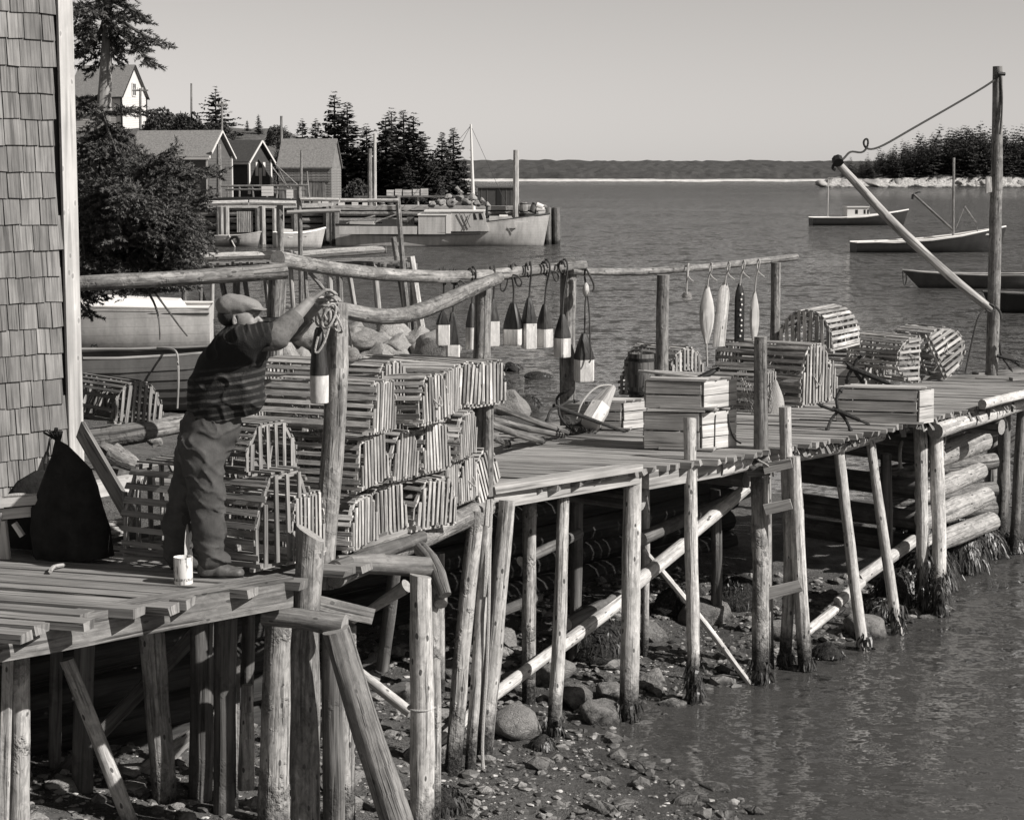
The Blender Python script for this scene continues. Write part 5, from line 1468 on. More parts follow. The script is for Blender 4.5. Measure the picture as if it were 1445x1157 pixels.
grapnel(D(1204, 520, yc), [(D(1208, 508, yc), D(1219, 500, yc)), (D(1198, 527, yc), D(1195, 540, yc)), (D(1210, 530, yc), D(1218, 540, yc)), (D(1198, 516, yc), D(1196, 514, yc))], D(1254, 541, yc - .1), 'grapnel anchor with a dark stock leaning on the low crate', .017)
yd = 22.6
grapnel(D(1414, 504, yd), [(D(1411, 495, yd), D(1411, 486, yd)), (D(1420, 512, yd), D(1427, 522, yd)), (D(1424, 506, yd), D(1440, 517, yd))], D(1434, 509, yd), 'small anchor hung beside the foot of the mast', .012)
for i, (a, ay, b, r, lab) in enumerate([((698, 573), 15.35, (800, 610), .026, 'top pole of those lying on the deck, with an iron ferrule'), ((694, 592), 15.5, (792, 613), .03, 'thick middle pole lying on the deck'),
                                       ((692, 599), 15.2, (764, 622), .03, 'lower dark pole lying on the deck'), ((694, 616), 14.9, (718, 626), .024, 'shortest pole with a loop at its end')]):
    pb = G(*b, DZ + .03); pa = D(*a, ay)
    t = thing('pole', lab, 'pole', pb, 0, 'poles lying on the deck')
    m = MB(pb); m.log([pa, pa.lerp(pb, .5) + Vector((0, 0, -.01)), pb], r, n=8, knots=1, me=1); m.build('shaft', [M['log_dark'], M['end']], t)
    m = MB(pb); d = (pb - pa).normalized(); pts = [pb + d * (.05 + .06 * math.cos(q)) + Vector((.0, .035 * math.sin(q), .03 * math.sin(q))) for q in [6.283 * k / 9 for k in range(10)]]
    m.rope(pts, .01, n=6); m.build('iron_hook', M['iron'], t)
wd = thing('seaweed_clump', 'dried clump of seaweed on the deck by the poles', 'seaweed', G(818, 612, DZ))
m = MB()
for i in range(160):
    p = Vector((rr(-.14, .14), rr(-.09, .09), .01)); d = Vector((rr(-1, 1), rr(-1, 1), rr(-.1, .9))) * .05
    m.quad(p, p + Vector((.012, .006, 0)), p + d + Vector((.01, 0, 0)), p + d)
m.build('fronds', M['log_dark'], wd, smooth=False)

# derrick: mast, boom, tackle
der = thing('derrick', 'tall rough mast with a slanting boom for hoisting at the end of the wharf', 'derrick', (0, 0, 0))
ym = 22.7
logpart(der, 'mast', [D(1408, 94, ym), D(1406, 250, ym), D(1402, 400, ym), D(1399, 530, ym)], [.056, .07, .073, .072], 'rail', knots=10, rough=.06)
logpart(der, 'boom', [D(1178, 226, ym - 1.0), D(1262, 318, ym - .7), D(1340, 390, ym - .3), D(1399, 438, ym - .12)], [.043, .052, .052, .048], 'beam_light', knots=6, rough=.06)
beampart(der, 'cleat', D(1395, 250, ym - .08), D(1395, 272, ym - .08), .06, .05, 'peeled', up=(0, 1, 0))
m = MB(); m.rope([D(1411, 106, ym - .06), D(1400, 117, ym - .1), D(1340, 152, ym - .3), D(1280, 186, ym - .6), D(1240, 210, ym - .8), D(1222, 212, ym - .85), D(1217, 200, ym - .9), D(1224, 194, ym - .9), D(1226, 204, ym - .88), D(1218, 218, ym - .9), D(1200, 212, ym - .95), D(1193, 222, ym - 1), D(1186, 228, ym - 1.05)], .012, n=6)
m.rope([D(1412, 106, ym - .05), D(1415, 150, ym - .07), D(1411, 190, ym - .1)], .01, n=6); world_part(m, 'halyard', M['rope_dark'], der)
m = MB(); m.rope([D(1390, 438, ym - .2), D(1380, 444, ym - .25), D(1372, 480, ym - .25), D(1362, 527, ym - .3)], .011, n=6); m.rope([D(1404, 432, ym - .1), D(1412, 440, ym - .12), D(1413, 450, ym - .12)], .014, n=6)
m.rope([D(1391, 432, ym - .13), D(1396, 428, ym - .18), D(1406, 434, ym - .15), D(1398, 443, ym - .18), D(1391, 436, ym - .16)], .014, n=6); world_part(m, 'tackle', M['rope_dark'], der)
m = MB(); m.log([D(1181, 224, ym - 1.05), D(1183, 230, ym - 1.1)], [.06, .06], n=8); m.rope([D(1177, 232, ym - 1.05), D(1174, 238, ym - 1.05), D(1179, 240, ym - 1.05)], .016); world_part(m, 'block', M['black'], der)
m = MB(); m.log([D(1408, 104, ym - .12), D(1418, 105, ym - .1)], [.02, .02], n=8); world_part(m, 'pin', M['black'], der)
t = thing('long_board', 'long boards lying along the back edge of the deck by the mast', 'boards', G(1330, 531, DZ))
for (a, b, w) in [((1300, 533), (1392, 531), .12), ((1376, 527), (1445, 523), .12), ((1426, 535), (1470, 534), .10)]:
    m = MB(); m.beam(G(*a, DZ + .02), G(*b, DZ + .02), w, .035, jit=.005); world_part(m, 'board', M['plank_dark'], t, smooth=False)

# loose ropes on the wharf front
def ropething(label, pts, r, mat='rope', cat='rope'):
    p = Vector(pts[0]); t = thing('rope', label, cat, p); m = MB(p); m.rope(pts, r, n=6); m.build('line', M[mat], t); return t
y1 = foot(684, 1066).y - .25
ropething('old rope hanging from the wharf corner down to the mud beside the leaning posts', [D(694, 704, y1 + .3), D(691, 760, y1 + .2), D(690, 850, y1), D(687, 950, y1 - .05), D(680, 1040, y1 - .1), D(681, 1090, y1 - .12), D(690, 1106, y1 - .2)], .012)
ropething('short frayed rope knotted beside the long hanging one', [D(689, 706, y1 + .3), D(686, 740, y1 + .2), D(687, 790, y1 + .1), D(684, 842, y1 + .05)], .017)
y2 = FE[5].y - .9
t = thing('rope_coil', 'coils of rope looped over the post at the log crib', 'rope', D(1322, 620, 19.4)); m = MB(t.location)
for c, rx, rz, tl in [((1322, 618), .085, .1, .2), ((1320, 632), .08, .07, -.1), ((1323, 642), .075, .05, .15), ((1312, 636), .05, .09, .4)]: loop(m, c, rx, rz, 19.32, tl, .011)
m.rope([D(1296, 585, 18.2), D(1302, 596, 18.9), D(1312, 610, 19.2), D(1326, 622, 19.25)], .012); m.rope([D(1311, 582, 18.3), D(1320, 596, 19.0), D(1328, 606, 19.3), D(1330, 640, 19.3)], .012)
m.build('line', M['rope'], t)
ropething('short rope end dangling under the deck edge left of the crib', [D(1285, 612, 19.3), D(1272, 622, 19.3), D(1269, 640, 19.3), D(1271, 661, 19.3)], .018)
# ------------------------------------------------------------------ shingled building at the left, and what stands by it
C0 = G(113, 698, DZ); WV = Vector((.682, .731, 0)); WN = Vector((.731, -.682, 0))     # its far corner; along the wall; out of the wall
bld = thing('shingled_building', 'wood shingled fish house wall with a white painted corner board', 'building', C0)
m = MB(C0); a = C0 - WV * 3.2
zt = 4.4
for p, q in [(a - WN * .03, C0 - WN * .03)]:
    m.quad(p, q, q + Vector((0, 0, zt)), p + Vector((0, 0, zt)))
b2 = C0 - WN * 3.2 - WN * .03
m.quad(C0 - WN * .03, b2, b2 + Vector((0, 0, zt)), C0 - WN * .03 + Vector((0, 0, zt)))
m.quad(b2, a - WN * 3.23, a - WN * 3.23 + Vector((0, 0, zt)), b2 + Vector((0, 0, zt)))
m.quad(a - WN * 3.23, a - WN * .03, a - WN * .03 + Vector((0, 0, zt)), a - WN * 3.23 + Vector((0, 0, zt)))
m.build('wall', M['clap_dark'], bld, smooth=False)
m = MB(C0); top = Vector((0, 0, zt))
r0, r1 = C0 - WN * 1.6 + top + Vector((0, 0, 1.5)) + WV * .3, a - WN * 1.6 + top + Vector((0, 0, 1.5))
for sgn in (0, 1):
    e0, e1 = (C0 + WV * .3 + WN * .15 + top, a + WN * .15 + top) if not sgn else (C0 + WV * .3 - WN * 3.4 + top, a - WN * 3.4 + top)
    m.quad(e0, e1, r1, r0); m.quad(e0 + Vector((0, 0, -.08)), r0 + Vector((0, 0, -.08)), r1 + Vector((0, 0, -.08)), e1 + Vector((0, 0, -.08)))
m.build('roof', M['roof'], bld, smooth=False)
SH = .180
row = 0; z = -.05
while z < 3.9:
    s = -.085 - rr(0, .06)
    while s > -1.75:
        w = rr(.09, .175)
        p = C0 + WV * (s - w / 2) + Vector((0, 0, z + rr(-.004, .004)))
        m = MB(p)
        h = SH * 1.32
        t0 = .016 + rr(0, .006)
        wv = WV * (w / 2 - rr(.002, .005)); up = Vector((0, 0, h)); k = Vector((0, 0, rr(-.004, .004)))
        A, Bq, Cq, Dq = p - wv + k, p + wv - k, p + wv + up, p - wv + up
        o = WN * t0; i = WN * (-.02)
        u0 = rr(0, 20); v0 = rr(0, 20)
        m.quad(A + o, Bq + o, Cq + WN * .001, Dq + WN * .001, [(u0, v0), (u0 + w, v0), (u0 + w, v0 + h), (u0, v0 + h)])
        m.quad(A + i, Bq + i, Bq + o, A + o); m.quad(A + i, A + o, Dq + WN * .001, Dq + i); m.quad(Bq + o, Bq + i, Cq + i, Cq + WN * .001)
        m.build('shingle', M['shingle'], bld, smooth=False)
        s -= w
    z += SH; row += 1
m = MB(C0); p = C0 - WV * .04 + WN * .016; m.beam(p - Vector((0, 0, .1)), p + Vector((0, 0, 4.2)), .115, .028, up=WN, seg=8); m.build('corner_board', M['trim'], bld, smooth=False)
m = MB(C0); p = C0 - WN * .03 + WV * .016; m.beam(p - Vector((0, 0, .1)), p + Vector((0, 0, 4.2)), .10, .028, up=WV, seg=8); m.build('corner_board', M['trim'], bld, smooth=False)

# black oilskin sack, gathered at the top
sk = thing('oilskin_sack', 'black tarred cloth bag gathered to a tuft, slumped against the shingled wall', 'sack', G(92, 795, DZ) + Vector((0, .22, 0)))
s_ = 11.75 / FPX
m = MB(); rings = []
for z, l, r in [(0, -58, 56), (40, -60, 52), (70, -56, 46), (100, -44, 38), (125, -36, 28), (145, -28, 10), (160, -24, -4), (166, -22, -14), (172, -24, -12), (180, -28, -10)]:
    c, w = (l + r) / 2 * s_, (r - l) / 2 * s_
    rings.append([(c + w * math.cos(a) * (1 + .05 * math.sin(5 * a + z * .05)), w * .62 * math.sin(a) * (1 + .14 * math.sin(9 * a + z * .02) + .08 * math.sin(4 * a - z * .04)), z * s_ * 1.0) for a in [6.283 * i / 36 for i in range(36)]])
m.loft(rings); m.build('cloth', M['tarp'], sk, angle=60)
m = MB()
for i in range(12): m.beam(Vector((-24 * s_ + rr(-.02, .03), rr(-.03, .02), 170 * s_)), Vector((-26 * s_ + rr(-.05, .05), rr(-.05, .03), (180 + rr(-4, 4)) * s_)), .02, .006, jit=.004)
m.build('tuft', M['tarp'], sk, smooth=False)
m = MB(); m.rope([(-25 * s_, -.07, 172 * s_), (-27 * s_, -.10, 155 * s_), (-29 * s_, -.13, 138 * s_)], .007); m.build('cord', M['rope_dark'], sk)
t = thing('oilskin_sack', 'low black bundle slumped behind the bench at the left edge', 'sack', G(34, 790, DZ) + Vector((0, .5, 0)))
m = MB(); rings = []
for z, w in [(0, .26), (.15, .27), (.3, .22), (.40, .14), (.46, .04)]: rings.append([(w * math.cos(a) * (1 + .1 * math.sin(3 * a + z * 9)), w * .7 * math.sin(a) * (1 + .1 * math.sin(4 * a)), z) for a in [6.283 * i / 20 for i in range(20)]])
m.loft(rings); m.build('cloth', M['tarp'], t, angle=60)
# low bench
bn = thing('low_bench', 'low bench with two pale worn boards at the left edge', 'bench', G(-30, 796, DZ))
yb_ = 11.6
for nm, a, b, w, h in [('board', (-80, 716), (54, 704), .11, .05), ('apron', (-80, 733), (46, 721), .03, .06)]:
    m = MB(); m.beam(D(*a, yb_), D(*b, yb_ + .1), w, h, jit=.004, me=1); world_part(m, nm, [M['crate'], M['end']], bn, smooth=False)
m = MB(); m.rope([D(8, 700, yb_ + .06), D(30, 697, yb_ + .06), D(58, 702, yb_ + .1)], .012); world_part(m, 'rope', M['rope'], bn)
for a, b, w in [((-2, 722), (-8, 795), .05), ((4, 790), (-2, 735), .09), ((20, 738), (32, 756), .025)]:
    m = MB(); m.beam(D(*a, yb_ + .06), D(*b, yb_ + .06), w, .05, up=(0, 1, 0)); world_part(m, 'leg', M['crate'], bn, smooth=False)
t = thing('leaning_board', 'narrow pale edged board leaning against the corner of the shingled building', 'board', G(190, 738, DZ))
m = MB(t.location); lb0, lb1 = D(114, 606, 13.7), G(190, 738, DZ + .02); lbx = (lb1 - lb0).normalized(); m.beam(lb0, lb1, .03, .13, up=lbx.cross(Vector((-.62, -.78, 0))), me=1, jit=.002); m.build('board', [M['plank_dark'], M['end']], t, smooth=False)
t = thing('rope_scrap', 'scrap of white rope left on the landing boards', 'rope', G(80, 800, DZ)); m = MB(t.location)
m.rope([G(71, 806, DZ + .02), G(74, 800, DZ + .02), G(81, 798, DZ + .03), G(90, 797, DZ + .02)], .012); m.build('line', M['rope'], t)
# paint can with its paddle
t = thing('paint_can', 'white paint can with a wooden paddle standing in it on the landing boards', 'can', G(259, 823, DZ)); s_ = t.location.y / FPX
m = MB(); m.lathe([(13 * s_, 0), (13.4 * s_, .004), (13.4 * s_, 37 * s_), (13.8 * s_, 37.5 * s_), (13.8 * s_, 39 * s_), (12.6 * s_, 39 * s_), (12.4 * s_, 30 * s_)], n=28, caps=(True, True))
def can_mat():
    t = NT('paint_streaked_label'); P = t.coords('Object'); x, y, z = t.sep(P)
    n = t.noise(t.vmul(P, (60, 60, 9)), 1, 4, .6); band = t.mapr(z, .018, .021, 0, 1); band2 = t.mapr(z, .034, .036, 1, 0)
    txt = t.mapr(t.noise(t.vmul(P, (190, 190, 60)), 1, 1), .5, .52, 0, 1)
    col = t.ramp(n, [(.40, .20), (.46, .70), (.8, .74)])
    col = t.mix(t.math('MULTIPLY', t.math('MULTIPLY', band, band2), t.math('ADD', t.math('MULTIPLY', txt, .7), .15)), col, .03)
    return t.fin(col, t.bump(n, .2, .004), .45)
m.build('can', can_mat(), t)
m = MB(t.location); q = G(259, 823, DZ); m.loft([[D(264 + sx * 4 * k, yy, 11.01) + Vector((0, dy, 0)) for sx, dy in ((-1, -.012), (1, .012), (.8, .02), (-1.2, -.004))] for yy, k in ((805, .75), (770, .8), (750, .45), (740, .12))]); m.build('paddle', M['crate'], t, smooth=False)
# driftwood and rubbish between the building and the boats
t = thing('driftwood_log', 'thick grey driftwood log with a hollow dark end lying behind the leaning board', 'log', G(220, 620, 1.75))
m = MB(t.location); m.log([D(196, 611, 15.6), D(222, 604, 15.7), D(262, 597, 15.9)], [.075, .08, .08], n=14, rough=.1, me=1); m.build('trunk', [M['rail'], M['black']], t)
t = thing('driftwood_log', 'dark tarred log lying under the white ended trap', 'log', G(150, 625, 1.7))
m = MB(t.location); m.log([D(100, 625, 15.4), D(160, 618, 15.5), D(204, 608, 15.6)], [.09, .095, .09], n=12, rough=.1); m.build('trunk', M['log_dark'], t)
t = thing('driftwood_stump', 'twisted pale root stump lying on its side near the leaning board', 'stump', G(170, 655, 1.8))
m = MB(t.location); m.log([D(142, 630, 14.8), D(158, 640, 14.75), D(170, 650, 14.7)], [.05, .085, .03], n=10, rough=.3, step=.05); m.log([D(158, 640, 14.7), D(186, 655, 14.6), D(206, 660, 14.6)], [.08, .05, .008], n=10, rough=.3, step=.05); m.build('root', M['rail'], t)
t = thing('pale_sill', 'long pale squared timber on the boards beside the building', 'timber', G(160, 690, DZ))
m = MB(t.location); m.beam(G(112, 694, DZ + .06), G(214, 676, DZ + .06), .10, .11, jit=.004, me=1); m.build('timber', [M['trim'], M['end']], t, smooth=False)
t = thing('dark_plank', 'dark old plank lying behind the pale timber', 'plank', G(160, 668, DZ))
m = MB(t.location); m.beam(G(110, 672, DZ + .05), G(250, 654, DZ + .05), .16, .06, jit=.004); m.build('plank', M['log_dark'], t, smooth=False)
rock(216, 628, 1.85, 13, 'small white rock lying behind the man between the driftwood', 'rock_pale', None, .1, .8)
t = thing('rope_heap', 'tangled heap of rope and rubbish on the boards by the black sack', 'rope', G(156, 758, DZ)); m = MB(t.location)
for i in range(7):
    c = t.location + Vector((rr(-.05, .05), rr(-.05, .05), .02 + .012 * i)); R_ = rr(.05, .085)
    m.rope([c + Vector((R_ * math.cos(a), R_ * .8 * math.sin(a), rr(-.006, .012))) for a in [6.283 * k / 8 for k in range(9)]], .011)
m.build('line', M['rope'], t)
# added log walls that block sky light under the landing and the wharf
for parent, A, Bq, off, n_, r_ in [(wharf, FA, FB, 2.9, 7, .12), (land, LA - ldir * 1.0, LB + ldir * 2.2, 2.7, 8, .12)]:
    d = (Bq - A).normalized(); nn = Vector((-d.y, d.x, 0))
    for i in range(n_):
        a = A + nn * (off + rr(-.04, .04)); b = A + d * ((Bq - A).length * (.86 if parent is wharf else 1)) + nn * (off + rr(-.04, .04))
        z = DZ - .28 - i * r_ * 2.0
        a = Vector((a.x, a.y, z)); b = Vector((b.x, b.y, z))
        logpart(parent, 'stacked_log', [a, a.lerp(b, .5), b], [r_, r_ * 1.05, r_], 'shade_log', n=10, knots=0, step=.5)
# ------------------------------------------------------------------ houses on the hill and along the far shore
def gable(name, label, cat, px, y, base, z_e, z_r, L, W, rot, mw, mr, trim='white', over=.25, group=None, chimney=False, clap=.18):
    """a gabled building; px = image column of the middle of its long front side, base/eave/ridge levels in metres"""
    c = D(px, 300, y); t = thing(name, label, cat, (c.x, c.y, base), math.radians(rot), group)
    He, Hr = z_e - base, z_r - base; w, l = W / 2, L / 2
    m = MB()
    for s in (-1, 1):
        m.quad((-l, s * w, -1), (l, s * w, -1), (l, s * w, He), (-l, s * w, He))
        m.poly([(s * l, -w, -1), (s * l, w, -1), (s * l, w, He), (s * l, 0, Hr), (s * l, -w, He)])
    n = int(He / clap)
    for i in range(n):           # clapboard laps on the sides that show
        z = i * clap
        m.quad((-l, -w - .025, z), (l, -w - .025, z), (l, -w - .004, z + clap), (-l, -w - .004, z + clap)); m.quad((-l, -w, z), (l, -w, z), (l, -w - .025, z), (-l, -w - .025, z))
        m.quad((l + .025, -w, z), (l + .025, w, z), (l + .004, w, z + clap), (l + .004, -w, z + clap))
    m.build('wall', M[mw], t, smooth=False)
    m = MB(); k = (Hr - He) / w; o = over; th = .10
    for s in (-1, 1):
        a = [(-l - o, s * (w + o), He - k * o), (l + o, s * (w + o), He - k * o), (l + o, 0, Hr), (-l - o, 0, Hr)]
        b = [(p[0], p[1], p[2] + th) for p in a]
        m.quad(*b); m.quad(*a); m.quad(a[0], a[1], b[1], b[0]); m.quad(a[1], a[2], b[2], b[1]); m.quad(a[0], b[0], b[3], a[3])
    rf = m.build('roof', M[mr], t, smooth=False)
    if chimney:
        m = MB(); m.beam((0, 0, Hr - .3), (0, 0, Hr + .75), .45, .45); m.beam((0, 0, Hr + .75), (0, 0, Hr + 1.0), .3, .3); m.build('chimney', M['roof'], rf, smooth=False)
    if trim:
        for s in (-1, 1):
            m = MB(); m.beam((l + o + .03, s * (w + o), He - k * o), (l + o + .03, 0, Hr + .02), .06, .11, up=(0, 0, 1)); m.build('bargeboard', M[trim], t, smooth=False)
        m = MB(); m.beam((-l - o, -w - o - .03, He - k * o - .02), (l + o, -w - o - .03, He - k * o - .02), .05, .14); m.build('eave_board', M[trim], t, smooth=False)
        for x, yy in [(l + .03, -w - .03), (l + .03, w)]:
            m = MB(); m.beam((x, yy, 0), (x, yy, He), .14, .14); m.build('corner_board', M[trim], t, smooth=False)
    t['_l'] = l; t['_w'] = w
    return t
def window(t, side, u, z, w, h, panes=(2, 1), frame='white', shutter=False):
    l, ww = t['_l'], t['_w']
    def P(a, b, o): return Vector((a, -ww - o, b)) if side == 'front' else Vector((l + o, a, b))
    fr = MB()
    for a, b in [((u - w / 2, z), (u + w / 2, z)), ((u - w / 2, z + h), (u + w / 2, z + h)), ((u - w / 2, z), (u - w / 2, z + h)), ((u + w / 2, z), (u + w / 2, z + h))]:
        fr.beam(P(*a, .06), P(*b, .06), .12, .08, up=(0, 1, 0) if side == 'front' else (1, 0, 0))
    for i in range(1, panes[0]): fr.beam(P(u - w / 2 + w * i / panes[0], z, .05), P(u - w / 2 + w * i / panes[0], z + h, .05), .07, .05, up=(0, 1, 0) if side == 'front' else (1, 0, 0))
    for i in range(1, panes[1]): fr.beam(P(u - w / 2, z + h * i / panes[1], .05), P(u + w / 2, z + h * i / panes[1], .05), .05, .05)
    f = fr.build('window', M[frame], t, smooth=False)
    for i in range(panes[0]):
        for j in range(panes[1]):
            g_ = MB(); x0, x1 = u - w / 2 + w * i / panes[0] + .04, u - w / 2 + w * (i + 1) / panes[0] - .04; z0, z1 = z + h * j / panes[1] + .04, z + h * (j + 1) / panes[1] - .04
            g_.quad(P(x0, z0, .035), P(x1, z0, .035), P(x1, z1, .035), P(x0, z1, .035)); g_.build('pane', M['glass_dark'], f, smooth=False)
    return f
h = gable('white_house', 'white gabled house with a grey roof and stove pipe high on the hill', 'house', 156, 208, 8.0, 12.5, 15.6, 5.9, 5.6, -16, 'house_white', 'roof_pale', 'dark_paint', chimney=True)
window(h, 'front', 1.4, 2.4, .8, 1.4, (2, 2)); window(h, 'front', -1.4, 2.4, .8, 1.4, (2, 2)); window(h, 'right', 0, 4.5, .8, 1.3, (2, 2))
h = gable('grey_shed', 'long dark clapboard fish house with a grey roof and white trim', 'shed', 256, 135, 2.5, 5.6, 7.2, 5.6, 4.2, -14, 'clap_mid', 'roof_pale')
window(h, 'front', 1.6, 1.2, .5, 1.4, (1, 2), 'clap_mid'); 
h = gable('gabled_shed', 'small dark shed with a white trimmed gable and pale boards on its end', 'shed', 345, 140, 3.0, 5.4, 6.65, 2.9, 2.3, -33, 'clap_dark', 'roof')
window(h, 'front', -.55, 1.35, .62, .5, (2, 1))
for u, z, hh in [(-.38, 1.25, .95), (.0, .3, 1.5), (.38, 1.25, .95)]:
    m = MB(); m.beam((h['_l'] + .06, u, z), (h['_l'] + .06, u, z + hh), .26, .05, up=(1, 0, 0)); m.build('board', M['white'], h, smooth=False)
h = gable('shingled_shed', 'unpainted grey shed with a mossy shingled roof and a board door', 'shed', 438, 138, 2.6, 4.9, 6.7, 3.7, 2.8, -9, 'grey_wood', 'roof_pale', None, .12)
for i in range(14):
    m = MB(); x = -1.7 + i * .235; m.beam((x, -h['_w'] - .05, 0), (x, -h['_w'] - .05, 1.25), .21, .04, up=(0, 1, 0), jit=.01); m.build('door_board', M['grey_wood'], h, smooth=False)
m = MB(); m.beam((-1.8, -h['_w'] - .06, 1.3), (1.75, -h['_w'] - .06, 1.3), .08, .08); m.build('lintel', M['log_dark'], h, smooth=False)
h = gable('little_house', 'tiny distant white house peeping over the brush right of the gabled shed', 'house', 384, 205, 7.2, 8.2, 8.9, 1.3, 1.1, -20, 'house_white', 'roof_pale', None)
for k, v in list(bpy.data.objects.items()):
    for p in ('_l', '_w'):
        if p in v: del v[p]
# poles along the shore and the hill
def farpole(px, y0, y1, d, r, label, mat='rail', arm=None, lean=0, cat='pole', name='utility_pole', group='poles along the shore'):
    b = D(px - lean, y1, d); t = thing(name, label, cat, b, 0, group)
    m = MB(b); m.log([b - Vector((0, 0, .6)), D(px, y0, d)], [r, r * .8], n=7, step=2); m.build('shaft', M[mat], t)
    if arm:
        m = MB(b); c = D(px, y0 + arm[0], d); m.beam(c + Vector((-arm[1], 0, 0)), c + Vector((arm[1], 0, 0)), .12, .14); m.build('crossarm', M[mat], t, smooth=False)
        for dx in (-.8, -.3, .3, .8):
            m = MB(b); m.log([c + Vector((dx * arm[1], 0, .07)), c + Vector((dx * arm[1], 0, .25))], .05, n=6); m.build('insulator', M['white'], t)
    return t
farpole(270, 118, 168, 185, .11, 'bare pole on the skyline left of the bushy tree')
farpole(198, 125, 195, 180, .13, 'utility pole with a crossarm in front of the white house', 'pole_dark', (3, .7))
farpole(313, 145, 190, 165, .10, 'thin utility pole with a crossarm before the bushy dark tree', 'rail', (3, .5))
farpole(397, 164, 236, 150, .12, 'pole standing between the two small sheds')
farpole(309, 204, 276, 132, .19, 'stout post at the corner of the long grey fish house')
farpole(425, 212, 278, 134, .10, 'thin pole in front of the shingled shed', 'rail')
farpole(433, 242, 278, 132, .07, 'short thin stick leaning by the shingled shed door', 'rail', None, -4)
farpole(522, 210, 300, 126, .17, 'thicker of the twin bare poles at the far wharf', 'rail')
farpole(529, 189, 306, 125, .12, 'taller of the twin bare poles at the far wharf', 'peeled')
farpole(728, 212, 302, 124, .22, 'mooring pole with a knobbed top at the end of the far wharf', 'beam_light')
# ------------------------------------------------------------------ the far wharf
fw = thing('far_wharf', 'planked log wharf along the far shore with fender posts', 'wharf', (0, 0, 0))
YW = 124.5; ZW = 2.25
A, Bq = D(205, 300, YW), D(772, 300, YW + .3)
m = MB(); m.beam(Vector((A.x, YW + 3.0, ZW)), Vector((Bq.x, YW + 3.0, ZW)), 6.0, .25, me=0); m.build('deck', M['beam_light'], fw, smooth=False)
m = MB(); m.beam(Vector((A.x, YW - .12, ZW + .16)), Vector((D(470, 300, YW).x, YW - .12, ZW + .16)), .3, .28, jit=.03, seg=6); m.build('cap_log', M['peeled'], fw, smooth=False)
for i in range(6):
    z = ZW - .35 - i * .42
    m = MB(); m.log([(A.x, YW + .05, z), (Bq.x - .5, YW + .15, z)], [.17, .17], n=8, step=1.5); m.build('stacked_log', M['rail' if i < 2 else 'pole_dark'], fw)
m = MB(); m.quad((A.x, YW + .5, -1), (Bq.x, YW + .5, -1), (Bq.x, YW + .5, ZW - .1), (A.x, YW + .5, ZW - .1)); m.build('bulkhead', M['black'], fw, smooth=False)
for x, w_, mt in [(260, 4, 'beam_light'), (308, 3, 'pole_dark'), (313, 4, 'beam_light'), (320, 4, 'beam_light'), (364, 4, 'pole_dark'), (371, 4, 'beam_light'), (388, 3.5, 'peeled'), (396, 5, 'beam_light'), (416, 5, 'pole_dark'), (461, 5, 'pole_dark'), (468, 4, 'rail'), (473, 6, 'pole_dark')]:
    b = D(x, 340, YW - .35); m = MB(); m.log([(b.x, YW - .35, -1.2), (b.x, YW - .3, ZW + rr(-.05, .15))], w_ / FPX * YW, n=8, step=1); m.build('fender_post', [M[mt]], fw)
for i in range(9):
    x = 335.5 + i * 2.6; b = D(x, 330, YW - .3); m = MB(); m.beam((b.x, YW - .3, .75), (b.x, YW - .28, 2.05), .08, .05, up=(0, 1, 0)); m.build('rack_slat', M['beam_light'], fw, smooth=False)
for x, dy, r in [(768, -.2, 4), (774, -.6, 4.5), (780, -.2, 4), (786, -.5, 5), (771, .6, 4), (783, .7, 4)]:
    b = D(x, 345, YW + dy); m = MB(); m.log([(b.x, YW + dy, -1.5), (b.x - .05, YW + dy, 2.1 + rr(-.2, .2))], r / FPX * YW, n=9, step=1); m.build('piling', M['pole_dark'], fw)
# things standing on it
def fbox(px0, px1, py0, py1, d, label, mat='crate', name='fish_box', cat='box', group='boxes on the far wharf', dep=.6):
    a, b = D(px0, py1, d), D(px1, py0, d); c = Vector(((a.x + b.x) / 2, d, a.z)); t = thing(name, label, cat, c, 0, group)
    w, hh = b.x - a.x, b.z - a.z; n = max(2, int(round(hh / .2)))
    for i in range(n):
        for s in (-1, 1):
            m = MB(); m.beam((-w / 2, s * dep / 2, hh * (i + .5) / n), (w / 2, s * dep / 2, hh * (i + .5) / n), .03, hh / n * .9); m.build('board', M[mat], t, smooth=False)
    m = MB(); m.beam((-w / 2 + .03, 0, hh / 2), (w / 2 - .03, 0, hh / 2), dep * .92, hh * .9); m.build('inside', M['crate_old'], t, smooth=False)
    return t
for a in [(546, 556, 268, 277, 'pale fish box, leftmost of the row under the spruces'), (558, 567, 267, 277, 'second pale fish box of the row under the spruces'), (569, 581, 268, 277, 'wide fish box in the middle of the row under the spruces'), (583, 592, 267, 277, 'fourth fish box of the row under the spruces'), (594, 604, 266, 277, 'rightmost pale fish box of the row under the spruces')]:
    fbox(*a[:4], 130, a[4])
tb_ = thing('bait_table', 'long plank table on legs behind the moored boat', 'table', D(600, 300, 130) * 1.0)
m = MB(tb_.location); m.beam(D(500, 278, 130), D(662, 277, 130), 1.0, .12); m.build('top', M['log_dark'], tb_, smooth=False)
for x in (504, 530, 560, 590, 620, 655):
    m = MB(tb_.location); m.log([D(x, 278, 129.7), D(x, 300, 129.7)], .07, n=6, step=3); m.build('leg', M['beam_light'], tb_)
for a in [(497, 505, 284, 300, 'whitish box standing under the left end of the bait table'), (512, 519, 286, 300, 'pale box under the bait table'), (606, 613, 284, 300, 'light box behind the wheelhouse roof'), (624, 634, 281, 299, 'white box among posts behind the wheelhouse'), (668, 673, 272, 298, 'upright white box by the dark bait shed')]:
    fbox(*a[:4], 127.5, a[4], 'white', group='pale boxes on the far wharf')
